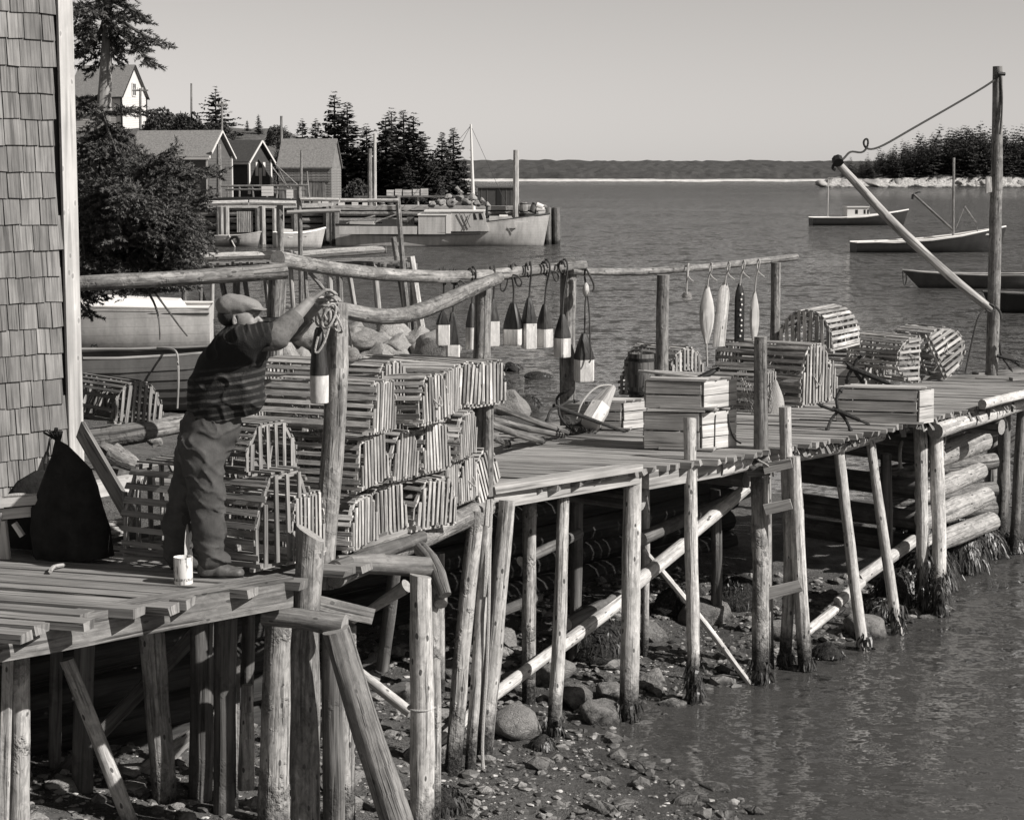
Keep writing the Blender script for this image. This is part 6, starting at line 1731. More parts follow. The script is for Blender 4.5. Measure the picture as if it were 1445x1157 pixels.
for a in [(370, 385, 263, 277, 'stack of pale boards before the little gabled shed'), (405, 413, 268, 280, 'pale box left of the shingled shed'), (442, 452, 283, 292, 'white box below the shingled shed'), (455, 463, 284, 292, 'white box right of the one below the shingled shed'), (478, 486, 282, 294, 'white tub at the head of the far wharf')]:
    fbox(*a[:4], 128, a[4], 'white', group='pale boxes before the sheds')
def barrel(px, py0, py1, d, r, label, tilt=0):
    b = D(px, py1, d); hh = (py1 - py0) / FPX * d; R_ = r / FPX * d; t = thing('barrel', label, 'barrel', b, (0, tilt, 0), 'barrels on the far wharf')
    m = MB(); m.lathe([(R_ * .8, 0), (R_, hh * .3), (R_, hh * .7), (R_ * .8, hh), (R_ * .7, hh), (R_ * .7, hh * .8)], n=14); m.build('staves', M['grey_wood'], t)
    for z in (.15, .85):
        m = MB(); m.lathe([(R_ * .9, hh * z - .05), (R_ * .95, hh * z), (R_ * .9, hh * z + .05)], n=14); m.build('hoop', M['iron'], t)
barrel(739, 286, 301, 124, 6, 'upright barrel behind the bow of the moored boat'); barrel(751, 286, 301, 124, 5.5, 'barrel tipped over behind the bow of the moored boat', .35)
barrel(479, 288, 300, 128, 5, 'barrel at the head of the far wharf by the twin poles'); barrel(539, 286, 299, 127, 5, 'barrel under the bait table'); barrel(551, 287, 299, 127, 5, 'barrel beside the other under the bait table')
for i, (a, b) in enumerate([((757, 289), (766, 293)), ((757, 296), (770, 297)), ((760, 301), (776, 298))]):
    p = D(*a, 123.9); t = thing('white_roll', '%s white cylinder in the little heap at the end of the far wharf' % ('topmost', 'middle', 'lowest')[i], 'roll', p, 0, 'white cylinders at the far wharf end'); m = MB(p); m.log([p, D(*b, 123.9)], .17, n=10, step=3); m.build('body', M['white'], t)
bs = thing('bait_shed', 'dark windowless bait shed with a black doorway on the far wharf', 'shed', D(701, 299, 126)); wv = 53 / FPX * 126
m = MB(); m.beam((-wv / 2, 1, .75), (wv / 2, 1, .75), 2.0, 1.5); m.build('wall', M['clap_dark'], bs, smooth=False)
m = MB(); m.beam((-wv / 2 - .1, 1, 1.53), (wv / 2 + .1, 1, 1.53), 2.2, .07); m.build('roof', M['roof'], bs, smooth=False)
m = MB(); m.beam((.15, -.015, .03), (.15, -.015, 1.42), .32, .04, up=(0, 1, 0)); m.build('door', M['black'], bs, smooth=False)
for x in (-.95, -.6, .6, .9):
    m = MB(); m.beam((x, -.012, .02), (x, -.012, 1.48), .05, .02, up=(0, 1, 0)); m.build('batten', M['clap_mid'], bs, smooth=False)
cb = thing('white_cabin', 'small white cabin with a dark arched window on the far wharf', 'cabin', D(650, 299, 127.4))
m = MB(); w_ = 30 / FPX * 127.4; m.loft([[(-w_ / 2, yy, 0), (w_ / 2, yy, 0), (w_ / 2, yy, .6), (w_ * .3, yy, .85), (-w_ * .3, yy, .85), (-w_ / 2, yy, .6)] for yy in (0, 1.6)]); m.build('wall', M['white'], cb, smooth=False)
m = MB(); m.poly([(.05, -.02, .2), (.45, -.02, .2), (.45, -.02, .5), (.38, -.02, .64), (.25, -.02, .7), (.12, -.02, .64), (.05, -.02, .5)]); m.build('window', M['glass_dark'], cb, smooth=False)
# frames and racks before the sheds
rk = thing('drying_rack', 'rickety pole rack on stilts before the sheds', 'rack', D(370, 285, 129))
for a, b in [((312, 263), (435, 262)), ((318, 268), (432, 268))]:
    m = MB(rk.location); m.log([D(*a, 129), D(*b, 129)], .08, n=6, step=3, rough=.2); m.build('pole', M['pole_dark'], rk)
for x in (322, 338, 356, 378, 392, 410, 428):
    m = MB(rk.location); m.log([D(x, 262, 129), D(x + rr(-3, 3), 290, 129)], .06, n=6, step=3); m.build('leg', M['rail'], rk)
for a, b in [((388, 232), (425, 266)), ((392, 236), (404, 262)), ((384, 236), (410, 270))]:
    m = MB(rk.location); m.log([D(*a, 129.2), D(*b, 129.2)], .05, n=6, step=3); m.build('stay', M['rail'], rk)
t = thing('dark_dory', 'dark upturned hull lying along the shore above the far wharf', 'boat', D(340, 284, 127)); m = MB(t.location)
m.loft([[D(x, 284 - h_ + 0, 127) + Vector((0, yy, 0)) for yy, h_ in ((-w_, 0), (-w_ * .8, 4 * k), (0, 6 * k), (w_ * .8, 4 * k), (w_, 0))] for x, w_, k in ((285, .02, .2), (305, .5, .8), (340, .7, 1), (380, .5, .9), (420, .02, .3))], caps=(True, True)); m.build('hull', M['black'], t)
# ------------------------------------------------------------------ the old pier half way
pier = thing('old_pier', 'spindly old pier on thin piles with pale logs lying on it', 'pier', (0, 0, 0))
YP = 50.0
def ppart(name, pts, r, mat, n=8, **k):
    m = MB(); m.log(pts, r, n=n, me=1, **k); world_part(m, name, [M[mat], M['end_light']], pier)
ppart('deck_log', [D(150, 382, YP), D(270, 378, YP), D(430, 374, YP), D(582, 372, YP)], .08, 'pole_dark', step=.8)
ppart('deck_log', [D(150, 378, YP + 1.2), D(430, 371, YP + 1.2), D(582, 366, YP + 1.2)], .08, 'pole_dark', step=.8)
m = MB(); m.beam(D(160, 376, YP + .6), D(578, 369, YP + .6), 1.3, .06); world_part(m, 'deck', M['plank_dark'], pier, smooth=False)
ppart('long_log', [D(180, 368, YP - .3), D(275, 363, YP - .3), D(412, 359, YP - .3)], [.09, .10, .10], 'peeled', knots=4, step=.4)
ppart('long_log', [D(416, 361, YP - .3), D(500, 355, YP - .3), D(545, 352, YP - .3)], [.11, .11, .10], 'peeled', knots=4, step=.4)
for i in range(34):
    x = 250 + i * 9.8 + rr(-3, 3); m = MB(); z = rr(-2, 1); m.beam(D(x, 371 + z, YP - .16), D(x + rr(-1, 1), 371 + z + rr(4, 10), YP - .16), .07, .05, up=(0, 1, 0)); world_part(m, 'joist_end', M['beam_light' if i % 3 == 0 else 'pole_dark'], pier, smooth=False)
for a, b, r, mt in [((262, 380), (258, 452), 4, 'rail'), ((274, 380), (292, 440), 3.5, 'pole_dark'), ((284, 380), (283, 446), 2.5, 'rail'), ((300, 378), (299, 450), 3, 'beam_light'), ((309, 378), (322, 440), 4, 'pole_dark'), ((334, 378), (334, 446), 5, 'pole_dark'), ((343, 378), (352, 440), 3.5, 'pole_dark'),
                    ((372, 376), (380, 450), 3, 'rail'), ((390, 376), (391, 450), 4, 'pole_dark'), ((410, 376), (416, 470), 3.2, 'beam_light'), ((430, 376), (436, 470), 3, 'rail'), ((464, 374), (470, 474), 4, 'beam_light'), ((478, 374), (482, 476), 4.5, 'rail'), ((491, 374), (509, 478), 4, 'beam_light'),
                    ((528, 372), (538, 484), 4.5, 'beam_light'), ((566, 368), (578, 486), 4, 'beam_light'), ((580, 362), (598, 486), 5.5, 'peeled'), ((584, 372), (584, 480), 5, 'pole_dark')]:
    d = YP + (0 if mt != 'pole_dark' else 1.1); ppart('pile', [D(*a, d), D(*b, d)], r / FPX * d, mt, knots=2, step=.6)
ppart('brace', [D(436, 384, YP), D(462, 414, YP)], .05, 'rail'); ppart('brace', [D(555, 335, YP + .3), D(572, 440, YP + .3)], .07, 'rail', step=.5)
for a, b, r in [((422, 264), (425, 442), 3.4), ((561, 276), (577, 470), 3.6), ((395, 289), (396, 362), 4.5), ((268, 283), (267, 372), 3.8)]:
    ppart('pole', [D(*a, YP - .5), D((a[0] + b[0]) / 2 + rr(-1, 1), (a[1] + b[1]) / 2, YP - .5), D(*b, YP - .5)], r / FPX * YP, 'rail', knots=4, step=.4, rough=.1)
for a, b, r in [((225, 288), (350, 286), 3.6), ((352, 286), (418, 287), 3.6), ((424, 281), (478, 282), 2.6), ((480, 283), (562, 283), 2.6)]:
    ppart('rail', [D(*a, YP - .6), D((a[0] + b[0]) / 2, (a[1] + b[1]) / 2 + .5, YP - .6), D(*b, YP - .6)], r / FPX * YP, 'peeled', knots=3, step=.5)
ppart('rail', [D(405, 300, YP - .6), D(480, 297, YP - .6)], .05, 'beam_light', step=.5)
# ------------------------------------------------------------------ boats
def hull(m, L, stations, flare=.86, rake=.5, wl=.9, keel=-.35, m_=0):
    """stations: (t 0 stern..1 bow, half beam at sheer, sheer height). x forward, z from the waterline"""
    rings = []
    for t, b, s in stations:
        xs = t * L; xr = rake * t ** 3
        r = []
        for side in (1, -1):
            pts = [(xs + xr * .98, b, s), (xs + xr * .6, b * (.97 * (1 - t) + .80 * t), s * .55), (xs + xr * .15, b * (.92 * (1 - t ** 2) + .35 * t ** 2), 0.02), (xs - xr * .2, b * (.55 * (1 - t) + .08 * t), keel * .75)]
            r.append([(x, y * side, z) for x, y, z in pts])
        rings.append(r[0] + [(xs - xr * .3, 0, keel)] + r[1][::-1])
    m.loft(rings, closed=False, m=m_)
    n = len(rings[0]); m.poly([rings[0][i] for i in range(n)][::-1], m=m_)
    return rings
def boat(label, P, rot, L, st, mh, md, rake=.5, group=None, deck_in=.04, open_=False, rail='deck_white', railr=.04, name='boat', cat='boat', keel=-.35, shell=None):
    t = thing(name, label, cat, P, rot, group)
    m = MB(); R_ = hull(m, L, st, rake=rake, keel=keel); m.build('hull', M[mh], t, angle=50)
    for s in (0, -1):
        g_ = MB(); g_.log([Vector(r[s]) + Vector((0, 0, .01)) for r in R_], railr, n=6, step=9, rough=0); g_.build('gunwale', M[rail], t)
    if not open_:
        d = MB()
        for a, b in zip(R_, R_[1:]): d.quad(Vector(a[0]) * 1 - Vector((0, 0, deck_in)), Vector(b[0]) - Vector((0, 0, deck_in)), Vector(b[-1]) - Vector((0, 0, deck_in)), Vector(a[-1]) - Vector((0, 0, deck_in)))
        d.build('deck', M[md], t, smooth=False)
    else:
        d = MB(); rings = []
        for r in R_[:-1]:
            q = []
            for i, p in enumerate(r): q.append((p[0], p[1] * .93, (p[2] + .04) if i not in (0, len(r) - 1) else p[2] - .004))
            rings.append(q)
        d.loft(rings, closed=False); d.build('inside', M[md], t, angle=50)
        for f in (.25, .5, .72):
            k = int(f * (len(R_) - 1)); p, q = Vector(R_[k][0]), Vector(R_[k][-1]); b = MB(); b.beam(p * .97 + Vector((0, 0, -.14)), Vector((q.x * .97, q.y * .97, q.z - .14)), .24, .04); b.build('thwart', M[rail], t, smooth=False)
    return t, R_
# the big lobster boat moored at the far wharf
YB_ = 122.0
Ps, Pb = D(476, 343, YB_), D(770, 343, YB_)
L0 = (Pb.x - Ps.x) * .985
t, R_ = boat('long cream lobster boat with a wheelhouse moored at the far wharf', Vector((Ps.x, YB_, 0)), 0, L0,
             [(0, 1.25, 1.32), (.12, 1.42, 1.27), (.28, 1.55, 1.22), (.42, 1.6, 1.2), (.56, 1.58, 1.27), (.70, 1.42, 1.42), (.82, 1.08, 1.6), (.92, .58, 1.78), (.97, .24, 1.88), (1, .03, 1.95)], 'cream', 'deck_white', .45, rail='dark_paint', railr=.055)
def bx(name, x0, x1, y0, y1, z0, z1, mat, slope=0, slope0=0):
    m = MB(); m.loft([[(x0 + slope0 * k, y0, z), (x1 - slope * k, y0, z), (x1 - slope * k, y1, z), (x0 + slope0 * k, y1, z)] for z, k in ((z0, 0), (z1, 1))]); return m.build(name, M[mat], t, smooth=False)
for z0 in (.92, .78):
    m = MB(); m.log([Vector((L0 * f, -(1.18 + .46 * math.sin(min(f, .5) * math.pi)) - .0, z0 - .12 * math.sin(f * 4.2))) for f in (0, .1, .2, .3, .4, .5, .6, .7)], .035, n=6, step=9, rough=0); m.build('rub_strake', M['dark_paint'], t)
s_ = YB_ / FPX
X = lambda px: (px - 476) * s_
Zp = lambda py: (343 - py) * s_
bx('cockpit_side', X(482), X(590), -1.66, -1.60, Zp(326), Zp(315), 'cream')
bx('aft_house', X(592), X(630), -1.66, 1.2, Zp(326), Zp(300), 'mid_cream' if 'mid_cream' in M else 'cream')
bx('aft_house_roof', X(591), X(632), -1.72, 1.3, Zp(300), Zp(298), 'deck_white')
bx('side_curtain', X(630.2), X(637), -1.68, -1.58, Zp(325), Zp(298), 'white')
wh = bx('wheelhouse', X(637), X(690), -1.62, 1.3, Zp(322), Zp(295), 'cream', slope=.35)
bx('wheelhouse_roof', X(600), X(684), -1.68, 1.4, Zp(295), Zp(293), 'deck_white')
for a, b in [(669, 673.5), (677, 682)]:
    m = MB(); m.quad((X(a), -1.635, Zp(306)), (X(b), -1.635, Zp(306)), (X(b) - .12, -1.635, Zp(297.5)), (X(a) - .05, -1.635, Zp(297.5))); m.build('window', M['glass_dark'], t, smooth=False)
bx('trunk_cabin', X(690), X(728), -.95, .95, Zp(318), Zp(302), 'cream', .3)
bx('hatch', X(704), X(716), -.4, .4, Zp(303), Zp(300), 'deck_white')
for k, a in enumerate([((664, 174), (668, 294), .10, 'white'), ((727.5, 0), (0, 0), 0, '')][:1]):
    m = MB(); m.log([(X(a[0][0]), .2, Zp(a[0][1])), (X(a[1][0]), .2, Zp(a[1][1]))], [.06, .11], n=8, step=2); m.build('mast', M['white'], t)
m = MB()
for q in range(7): m.beam((X(664.5) - .25, .2, Zp(210 + q * 10)), (X(664.5) + .02, .2, Zp(210 + q * 10)), .04, .04)
tag(m.build('mast_steps', M['white'], t, smooth=False), kind='stuff')
for e, nm in [((720, 300), 'stay'), ((560, 196), 'stay'), ((602, 296), 'stay')]:
    m = MB(); m.log([(X(664), .2, Zp(176)), (X(e[0]), .2, Zp(e[1]) if e[1] > 200 else Zp(300))], .012, n=4, step=20, rough=0); m.build(nm, M['rope_dark'], t)
m = MB(); m.log([(X(686.5), -.5, Zp(305)), (X(686.5), -.5, Zp(286))], .07, n=8, step=3); m.build('stovepipe', M['black'], t)
m = MB(); m.log([(X(524), -.3, Zp(312)), (X(594), .2, Zp(287))], [.06, .04], n=6, step=3); m.build('boom', M['rail'], t)
m = MB(); m.log([(X(490), -.6, Zp(312)), (X(530), -.2, Zp(301))], [.06, .05], n=6, step=3); m.build('oar', M['rail'], t)
for a, b in [((648, 296), (660, 318)), ((655, 297), (664, 317)), ((656, 318), (664, 298))]:
    m = MB(); m.log([(X(a[0]), -1.70, Zp(a[1])), (X(b[0]), -1.70, Zp(b[1]))], .025, n=5, step=3); m.build('gaff', M['log_dark'], t)
bx('engine_box', X(540), X(560), -.5, .6, Zp(318), Zp(306), 'dark_paint'); bx('tub', X(575), X(585), -.9, -.2, Zp(318), Zp(303), 'log_dark')
bx('net_pile', X(495), X(528), -.9, .9, Zp(318), Zp(309), 'twine')
bx('name_plate', X(726), X(744), -1.215, -1.205, Zp(310), Zp(308), 'white')
# skiffs beside it
t, _ = boat('small pale skiff tied to the far wharf with a motor tyre over its side', D(306, 344, 120.5), -.12, 2.55, [(0, .5, .48), (.3, .62, .45), (.6, .6, .5), (.85, .36, .6), (1, .03, .72)], 'cream', 'log_dark', .2, open_=True, rail='cream')
m = MB(); m.lathe([(.18, -.07), (.30, -.07), (.33, 0), (.30, .07), (.18, .07), (.15, 0), (.18, -.07)], n=16, caps=(False, False), M=Matrix.Translation((1.3, -.72, .2)) @ Matrix.Rotation(math.pi / 2, 4, 'X')); m.build('tyre_fender', M['black'], t)
m = MB(); m.log([(.9, -.6, .55), (1.45, -1.0, -.3)], .04, n=6); m.build('oar', M['peeled'], t)
t, _ = boat('rounded pale dinghy with a small foredeck beside the tall pole', D(388, 349, 118), .28, 2.75, [(0, .7, .85), (.3, .85, .75), (.6, .8, .8), (.85, .5, .95), (1, .04, 1.12)], 'cream', 'mid_paint', .3, open_=True, rail='deck_white', railr=.06)
m = MB(); m.loft([[(.2, -.5, .6), (1.1, -.5, .6), (1.1, .5, .6), (.2, .5, .6)], [(.3, -.45, 1.1), (1.0, -.45, 1.05), (1.0, .45, 1.05), (.3, .45, 1.1)]]); m.build('engine_cover', M['cream'], t, smooth=False)
# boats riding at anchor to the right
G4 = 'boats at anchor in the harbour'
y1_ = 174.0; P = D(1144, 317, y1_); s_ = y1_ / FPX
t, _ = boat('farthest anchored boat, low and dark with a little white cabin', Vector((P.x, P.y, 0)), .06, 131 * s_, [(0, .95, .68), (.3, 1.15, .62), (.55, 1.15, .72), (.75, .9, .95), (.9, .42, 1.18), (1, .03, 1.36)], 'dark_paint', 'deck_white', .5, G4, rail='deck_white', railr=.06)
X = lambda px: (px - 1144) * s_
Zp = lambda py: (317 - py) * s_
bx('cabin', X(1193), X(1227), -.75, .75, Zp(308), Zp(292), 'white', .3); bx('cabin_roof', X(1192), X(1224), -.85, .85, Zp(292), Zp(290.6), 'white')
for a, b in [(1204, 1208), (1216, 1219), (1221, 1223.5)]:
    m = MB(); m.quad((X(a), -.76, Zp(301)), (X(b), -.76, Zp(301)), (X(b), -.76, Zp(295)), (X(a), -.76, Zp(295))); m.build('window', M['glass_dark'], t, smooth=False)
m = MB(); m.log([(X(1168), 0, Zp(310)), (X(1168), 0, Zp(253))], .045, n=6, step=3); m.build('mast', M['cream'], t)
y2_ = 111.0; P = D(1204, 354, y2_); s_ = y2_ / FPX
t, _ = boat('long black hulled anchored boat with a mast and slanting boom', Vector((P.x, P.y, 0)), .05, 208 * s_, [(0, .9, .55), (.25, 1.1, .55), (.5, 1.15, .68), (.7, .98, .9), (.88, .5, 1.2), (1, .03, 1.42)], 'dark_paint', 'deck_white', .35, G4, rail='deck_white', railr=.05)
X = lambda px: (px - 1204) * s_
Zp = lambda py: (354 - py) * s_
for nm, a, b, r, mt in [('mast', (1344, 222), (1346, 334), .075, 'rail'), ('boom', (1288, 273), (1344, 322), .075, 'log_dark'), ('pole', (1361, 290), (1378, 313), .05, 'rail'), ('pole_stay', (1361, 291), (1350, 320), .012, 'rope')]:
    m = MB(); m.log([(X(a[0]), 0, Zp(a[1])), (X(b[0]), 0, Zp(b[1]))], r, n=6, step=3); m.build(nm, M[mt], t)
m = MB(); m.log([(X(1378), 0, Zp(313)), (X(1382), 0, Zp(334))], .03, n=5, step=3); m.build('pole_foot', M['log_dark'], t)
m = MB(); m.rope([(X(1287), 0, Zp(274)), (X(1293), 0, Zp(270)), (X(1298), 0, Zp(270))], .04); m.log([(X(1287), 0, Zp(273)), (X(1286.5), 0, Zp(280))], .07, n=6); m.build('block', M['black'], t)
bx('hatch', X(1236), X(1268), -.4, .4, Zp(342), Zp(338), 'deck_white'); bx('name_plate', X(1381), X(1396), -.50, -.49, Zp(330), Zp(327.5), 'white')
y3_ = 75.0; P = D(1300, 405, y3_); s_ = y3_ / FPX
t, _ = boat('grey dory at anchor with a high raked end and a dangling painter', Vector((P.x + 6.3, P.y - .2, 0)), math.pi - .04, 6.3, [(0, .5, .6), (.15, .72, .52), (.4, .88, .48), (.6, .84, .48), (.8, .55, .52), (.93, .22, .58), (1, .03, .66)], 'mid_paint', 'log_dark', .75, G4, open_=True, rail='beam_light', railr=.035)
m = MB(); m.rope([(7.0, 0, .62), (7.0, .05, .3), (6.92, .05, .0), (6.85, .03, .35), (6.9, 0, .6)], .02); m.build('painter', M['rope_dark'], t)
y4_ = 61.0; P = D(1392, 441, y4_)
boat('dark boat nearest the mast, mostly cut off at the right', Vector((P.x + 6.2, P.y, 0)), math.pi - .03, 6.0, [(0, .7, .62), (.3, .95, .52), (.6, .9, .50), (.85, .5, .55), (1, .03, .64)], 'dark_paint', 'log_dark', .3, G4, open_=True, rail='log_dark')
# the two boats drawn up by the building
y5_ = 38.0; s_ = y5_ / FPX; P = D(299, 490, y5_)
t, R_ = boat('pale decked boat with a square stern lying ashore under the spruce', Vector((P.x, P.y, P.z)), math.pi + .10, 4.6, [(0, .78, .80), (.2, .9, .80), (.45, .98, .82), (.7, .8, .9), (.9, .36, 1.05), (1, .03, 1.12)], 'cream', 'deck_white', .3, None, rail='white', railr=.03)
m = MB(); m.log([Vector(r[0]) * 1.0 + Vector((0, .012, -.1)) for r in R_], .014, n=5, step=9, rough=0); m.build('sheer_line', M['dark_paint'], t)
m = MB(); m.loft([[(.5, -.5, .78), (2.2, -.5, .82), (2.2, .5, .82), (.5, .5, .78)], [(.6, -.42, .92), (2.1, -.42, 1.0), (2.1, .42, 1.0), (.6, .42, .92)]]); m.build('coaming', M['deck_white'], t, smooth=False)
m = MB(); m.beam((-.1, 0, -.42), (4.2, 0, -.42), .5, .25); m.build('cradle', M['log_dark'], t, smooth=False)
y6_ = 30.0; s_ = y6_ / FPX; P = D(330, 582, y6_)
def lap(label, P, rot, L):
    t = thing('rowing_boat', label, 'boat', P, rot)
    n = 7; H = .93; xs_ = [0, .12, .3, .5, .7, .86, 1.0]; bb = [.50, .70, .86, .90, .78, .46, .03]; sh = [1.02, .96, .92, .92, .97, 1.06, 1.2]
    def pt(i, f, side):             # f 0 keel .. 1 sheer
        w = bb[i] * (math.sin(f * math.pi / 2) ** .62 if f > 0 else 0); return Vector((xs_[i] * L + (.25 * f if i == 6 else 0), side * w, sh[i] * H * f ** 1.25))
    for side in (1, -1):
        for k in range(n):
            m = MB(); rings = []
            for i in range(7):
                a, b = pt(i, k / n, side), pt(i, (k + 1) / n + .03, side); o = Vector((0, side * .022, -.004))
                rings.append([a + o, b, b - Vector((0, side * .016, 0)), a + o - Vector((0, side * .018, 0))])
            m.loft(rings, caps=(True, True)); m.build('strake', M['mid_paint'], t, angle=30)
        m = MB(); m.log([pt(i, 1.03, side) for i in range(7)], .03, n=6, step=9, rough=0); m.build('gunwale', M['plank'], t)
    m = MB(); m.poly([pt(0, f / n, 1) for f in range(n + 1)] + [pt(0, f / n, -1) for f in range(n, -1, -1)]); m.build('transom', M['mid_paint'], t, smooth=False)
    for i, f in ((2, .25), (3, .5), (4, .7)):
        m = MB(); a, b = pt(i, .75, 1), pt(i, .75, -1); m.beam(a * .99, Vector((b.x, b.y * .99, b.z)), .22, .03); m.build('thwart', M['plank'], t, smooth=False)
    for x in (.42, .47):
        for side in (1, -1):
            m = MB(); p = pt(3, 1.05, side); p.x = x * L; m.rope([p + Vector((-.05, 0, .0)), p + Vector((-.04, 0, .09)), p + Vector((.0, 0, .03)), p + Vector((.04, 0, .09)), p + Vector((.05, 0, 0))], .014); m.build('rowlock', M['iron'], t)
    return t
t = lap('dark lapstrake rowing boat behind the man with a pale rope over its side', Vector((P.x, P.y, P.z)), math.pi + .08, 5.2)
t = thing('rope', 'pale painter rope hanging over the side of the dark rowing boat', 'rope', D(246, 494, 29.0)); m = MB(t.location)
m.rope([D(222, 491, 29.6), D(240, 492, 29.1), D(250, 495, 28.9), D(251.5, 510, 28.85), D(252, 540, 28.9), D(250, 576, 29.0)], .017); m.build('line', M['beam_light'], t)
# ------------------------------------------------------------------ the man: surfaces grown from distance fields
class Field:
    def __init__(s, xs, ys, zs):
        s.x, s.y, s.z = [np.asarray(a, np.float32) for a in (xs, ys, zs)]
        s.d = np.full((len(s.x), len(s.y), len(s.z)), 1.0, np.float32)
    def block(s, lo, hi, mar):
        i = [(max(0, np.searchsorted(a, l - mar) - 1), min(len(a), np.searchsorted(a, h + mar) + 1)) for a, l, h in zip((s.x, s.y, s.z), lo, hi)]
        sl = tuple(slice(a, b) for a, b in i)
        X, Y, Z = np.meshgrid(s.x[sl[0]], s.y[sl[1]], s.z[sl[2]], indexing='ij')
        return sl, X, Y, Z
    def put(s, sl, e, k, sub=False):
        d = s.d[sl]
        if sub:
            h = np.maximum(k - np.abs(d + e), 0) / max(k, 1e-6); s.d[sl] = np.maximum(d, -e) + h * h * k * .25
        else:
            h = np.maximum(k - np.abs(d - e), 0) / max(k, 1e-6); s.d[sl] = np.minimum(d, e) - h * h * k * .25
    def cap(s, a, b, ra, rb=None, k=.02, sy=1.0, sub=False, mar=.10):
        """a limb from a to b tapering from ra to rb; sy > 1 flattens it across y"""
        rb = ra if rb is None else rb; a, b = np.array(a, float), np.array(b, float); R = max(ra, rb)
        lo, hi = np.minimum(a, b) - R, np.maximum(a, b) + R
        sl, X, Y, Z = s.block(lo, hi, mar)
        ab = b - a; L2 = float(ab @ ab) + 1e-9
        px, py, pz = X - a[0], (Y - a[1]), Z - a[2]
        t = np.clip((px * ab[0] + py * ab[1] + pz * ab[2]) / L2, 0, 1)
        d = np.sqrt((px - t * ab[0]) ** 2 + ((py - t * ab[1]) * sy) ** 2 + (pz - t * ab[2]) ** 2) - (ra + (rb - ra) * t)
        s.put(sl, d.astype(np.float32), k, sub)
    def ell(s, c, r, rot=0.0, k=.02, sub=False, mar=.08):
        """an ellipsoid, turned by rot in the x-z plane"""
        c = np.array(c, float); R = max(r); sl, X, Y, Z = s.block(c - R, c + R, mar)
        x, y, z = X - c[0], Y - c[1], Z - c[2]; co, si = math.cos(rot), math.sin(rot)
        u, w = x * co + z * si, -x * si + z * co
        q = np.sqrt((u / r[0]) ** 2 + (y / r[1]) ** 2 + (w / r[2]) ** 2); q2 = np.sqrt((u / r[0] ** 2) ** 2 + (y / r[1] ** 2) ** 2 + (w / r[2] ** 2) ** 2) + 1e-6
        s.put(sl, (q * (q - 1) / q2).astype(np.float32), k, sub)
    def chain(s, pts, k=.03, sy=1.0):
        for (a, ra), (b, rb) in zip(pts, pts[1:]): s.cap(a, b, ra, rb, k, sy)
    def disp(s, fn):
        m = np.abs(s.d) < .06; i = np.nonzero(m)
        s.d[i] += fn(s.x[i[0]].astype(float), s.y[i[1]].astype(float), s.z[i[2]].astype(float)).astype(np.float32)
    def cut(s, fn):
        X, Y, Z = np.meshgrid(s.x, s.y, s.z, indexing='ij'); s.d = np.maximum(s.d, fn(X, Y, Z).astype(np.float32))
    def mesh(s, name, mat):
        d = s.d; nx, ny, nz = d.shape; S = d < 0
        c = [S[i:nx - 1 + i, j:ny - 1 + j, k:nz - 1 + k] for i in (0, 1) for j in (0, 1) for k in (0, 1)]
        n = sum(a.astype(np.int8) for a in c); act = (n > 0) & (n < 8)
        I, J, K = np.nonzero(act); num = np.full(act.shape, -1, np.int32); num[I, J, K] = np.arange(len(I))
        acc = np.zeros((len(I), 3)); cnt = np.zeros(len(I)); ax = (s.x.astype(float), s.y.astype(float), s.z.astype(float))
        offs = [(i, j, k) for i in (0, 1) for j in (0, 1) for k in (0, 1)]
        for o in offs:
            for dim in range(3):
                if o[dim]: continue
                o2 = list(o); o2[dim] = 1
                da = d[I + o[0], J + o[1], K + o[2]].astype(float); db = d[I + o2[0], J + o2[1], K + o2[2]].astype(float)
                cr = (da < 0) != (db < 0); t = np.where(cr, da / np.where(cr, da - db, 1), 0)
                A = np.stack([ax[0][I + o[0]], ax[1][J + o[1]], ax[2][K + o[2]]], 1); Bv = np.stack([ax[0][I + o2[0]], ax[1][J + o2[1]], ax[2][K + o2[2]]], 1)
                acc += np.where(cr[:, None], A + (Bv - A) * t[:, None], 0); cnt += cr
        V = acc / cnt[:, None]; F = []
        for dim in range(3):
            sa = [slice(0, -1) if q == dim else slice(1, -1) for q in range(3)]; sb = [slice(1, None) if q == dim else slice(1, -1) for q in range(3)]
            A, Bv = S[tuple(sa)], S[tuple(sb)]; cr = A != Bv; i, j, k = np.nonzero(cr); ids = [i, j, k]
            for q in range(3):
                if q != dim: ids[q] = ids[q] + 1
            u, w = (dim + 1) % 3, (dim + 2) % 3
            def cell(du, dw):
                q = [a.copy() for a in ids]; q[u] -= du; q[w] -= dw; return num[q[0], q[1], q[2]]
            quad = np.stack([cell(1, 1), cell(0, 1), cell(0, 0), cell(1, 0)], 1)
            fl = ~A[i, j, k]; quad[fl] = quad[fl][:, ::-1]; F.append(quad)
        F = np.concatenate(F); F = F[(F >= 0).all(1)]
        return np_mesh(name, V, F, mat, True)

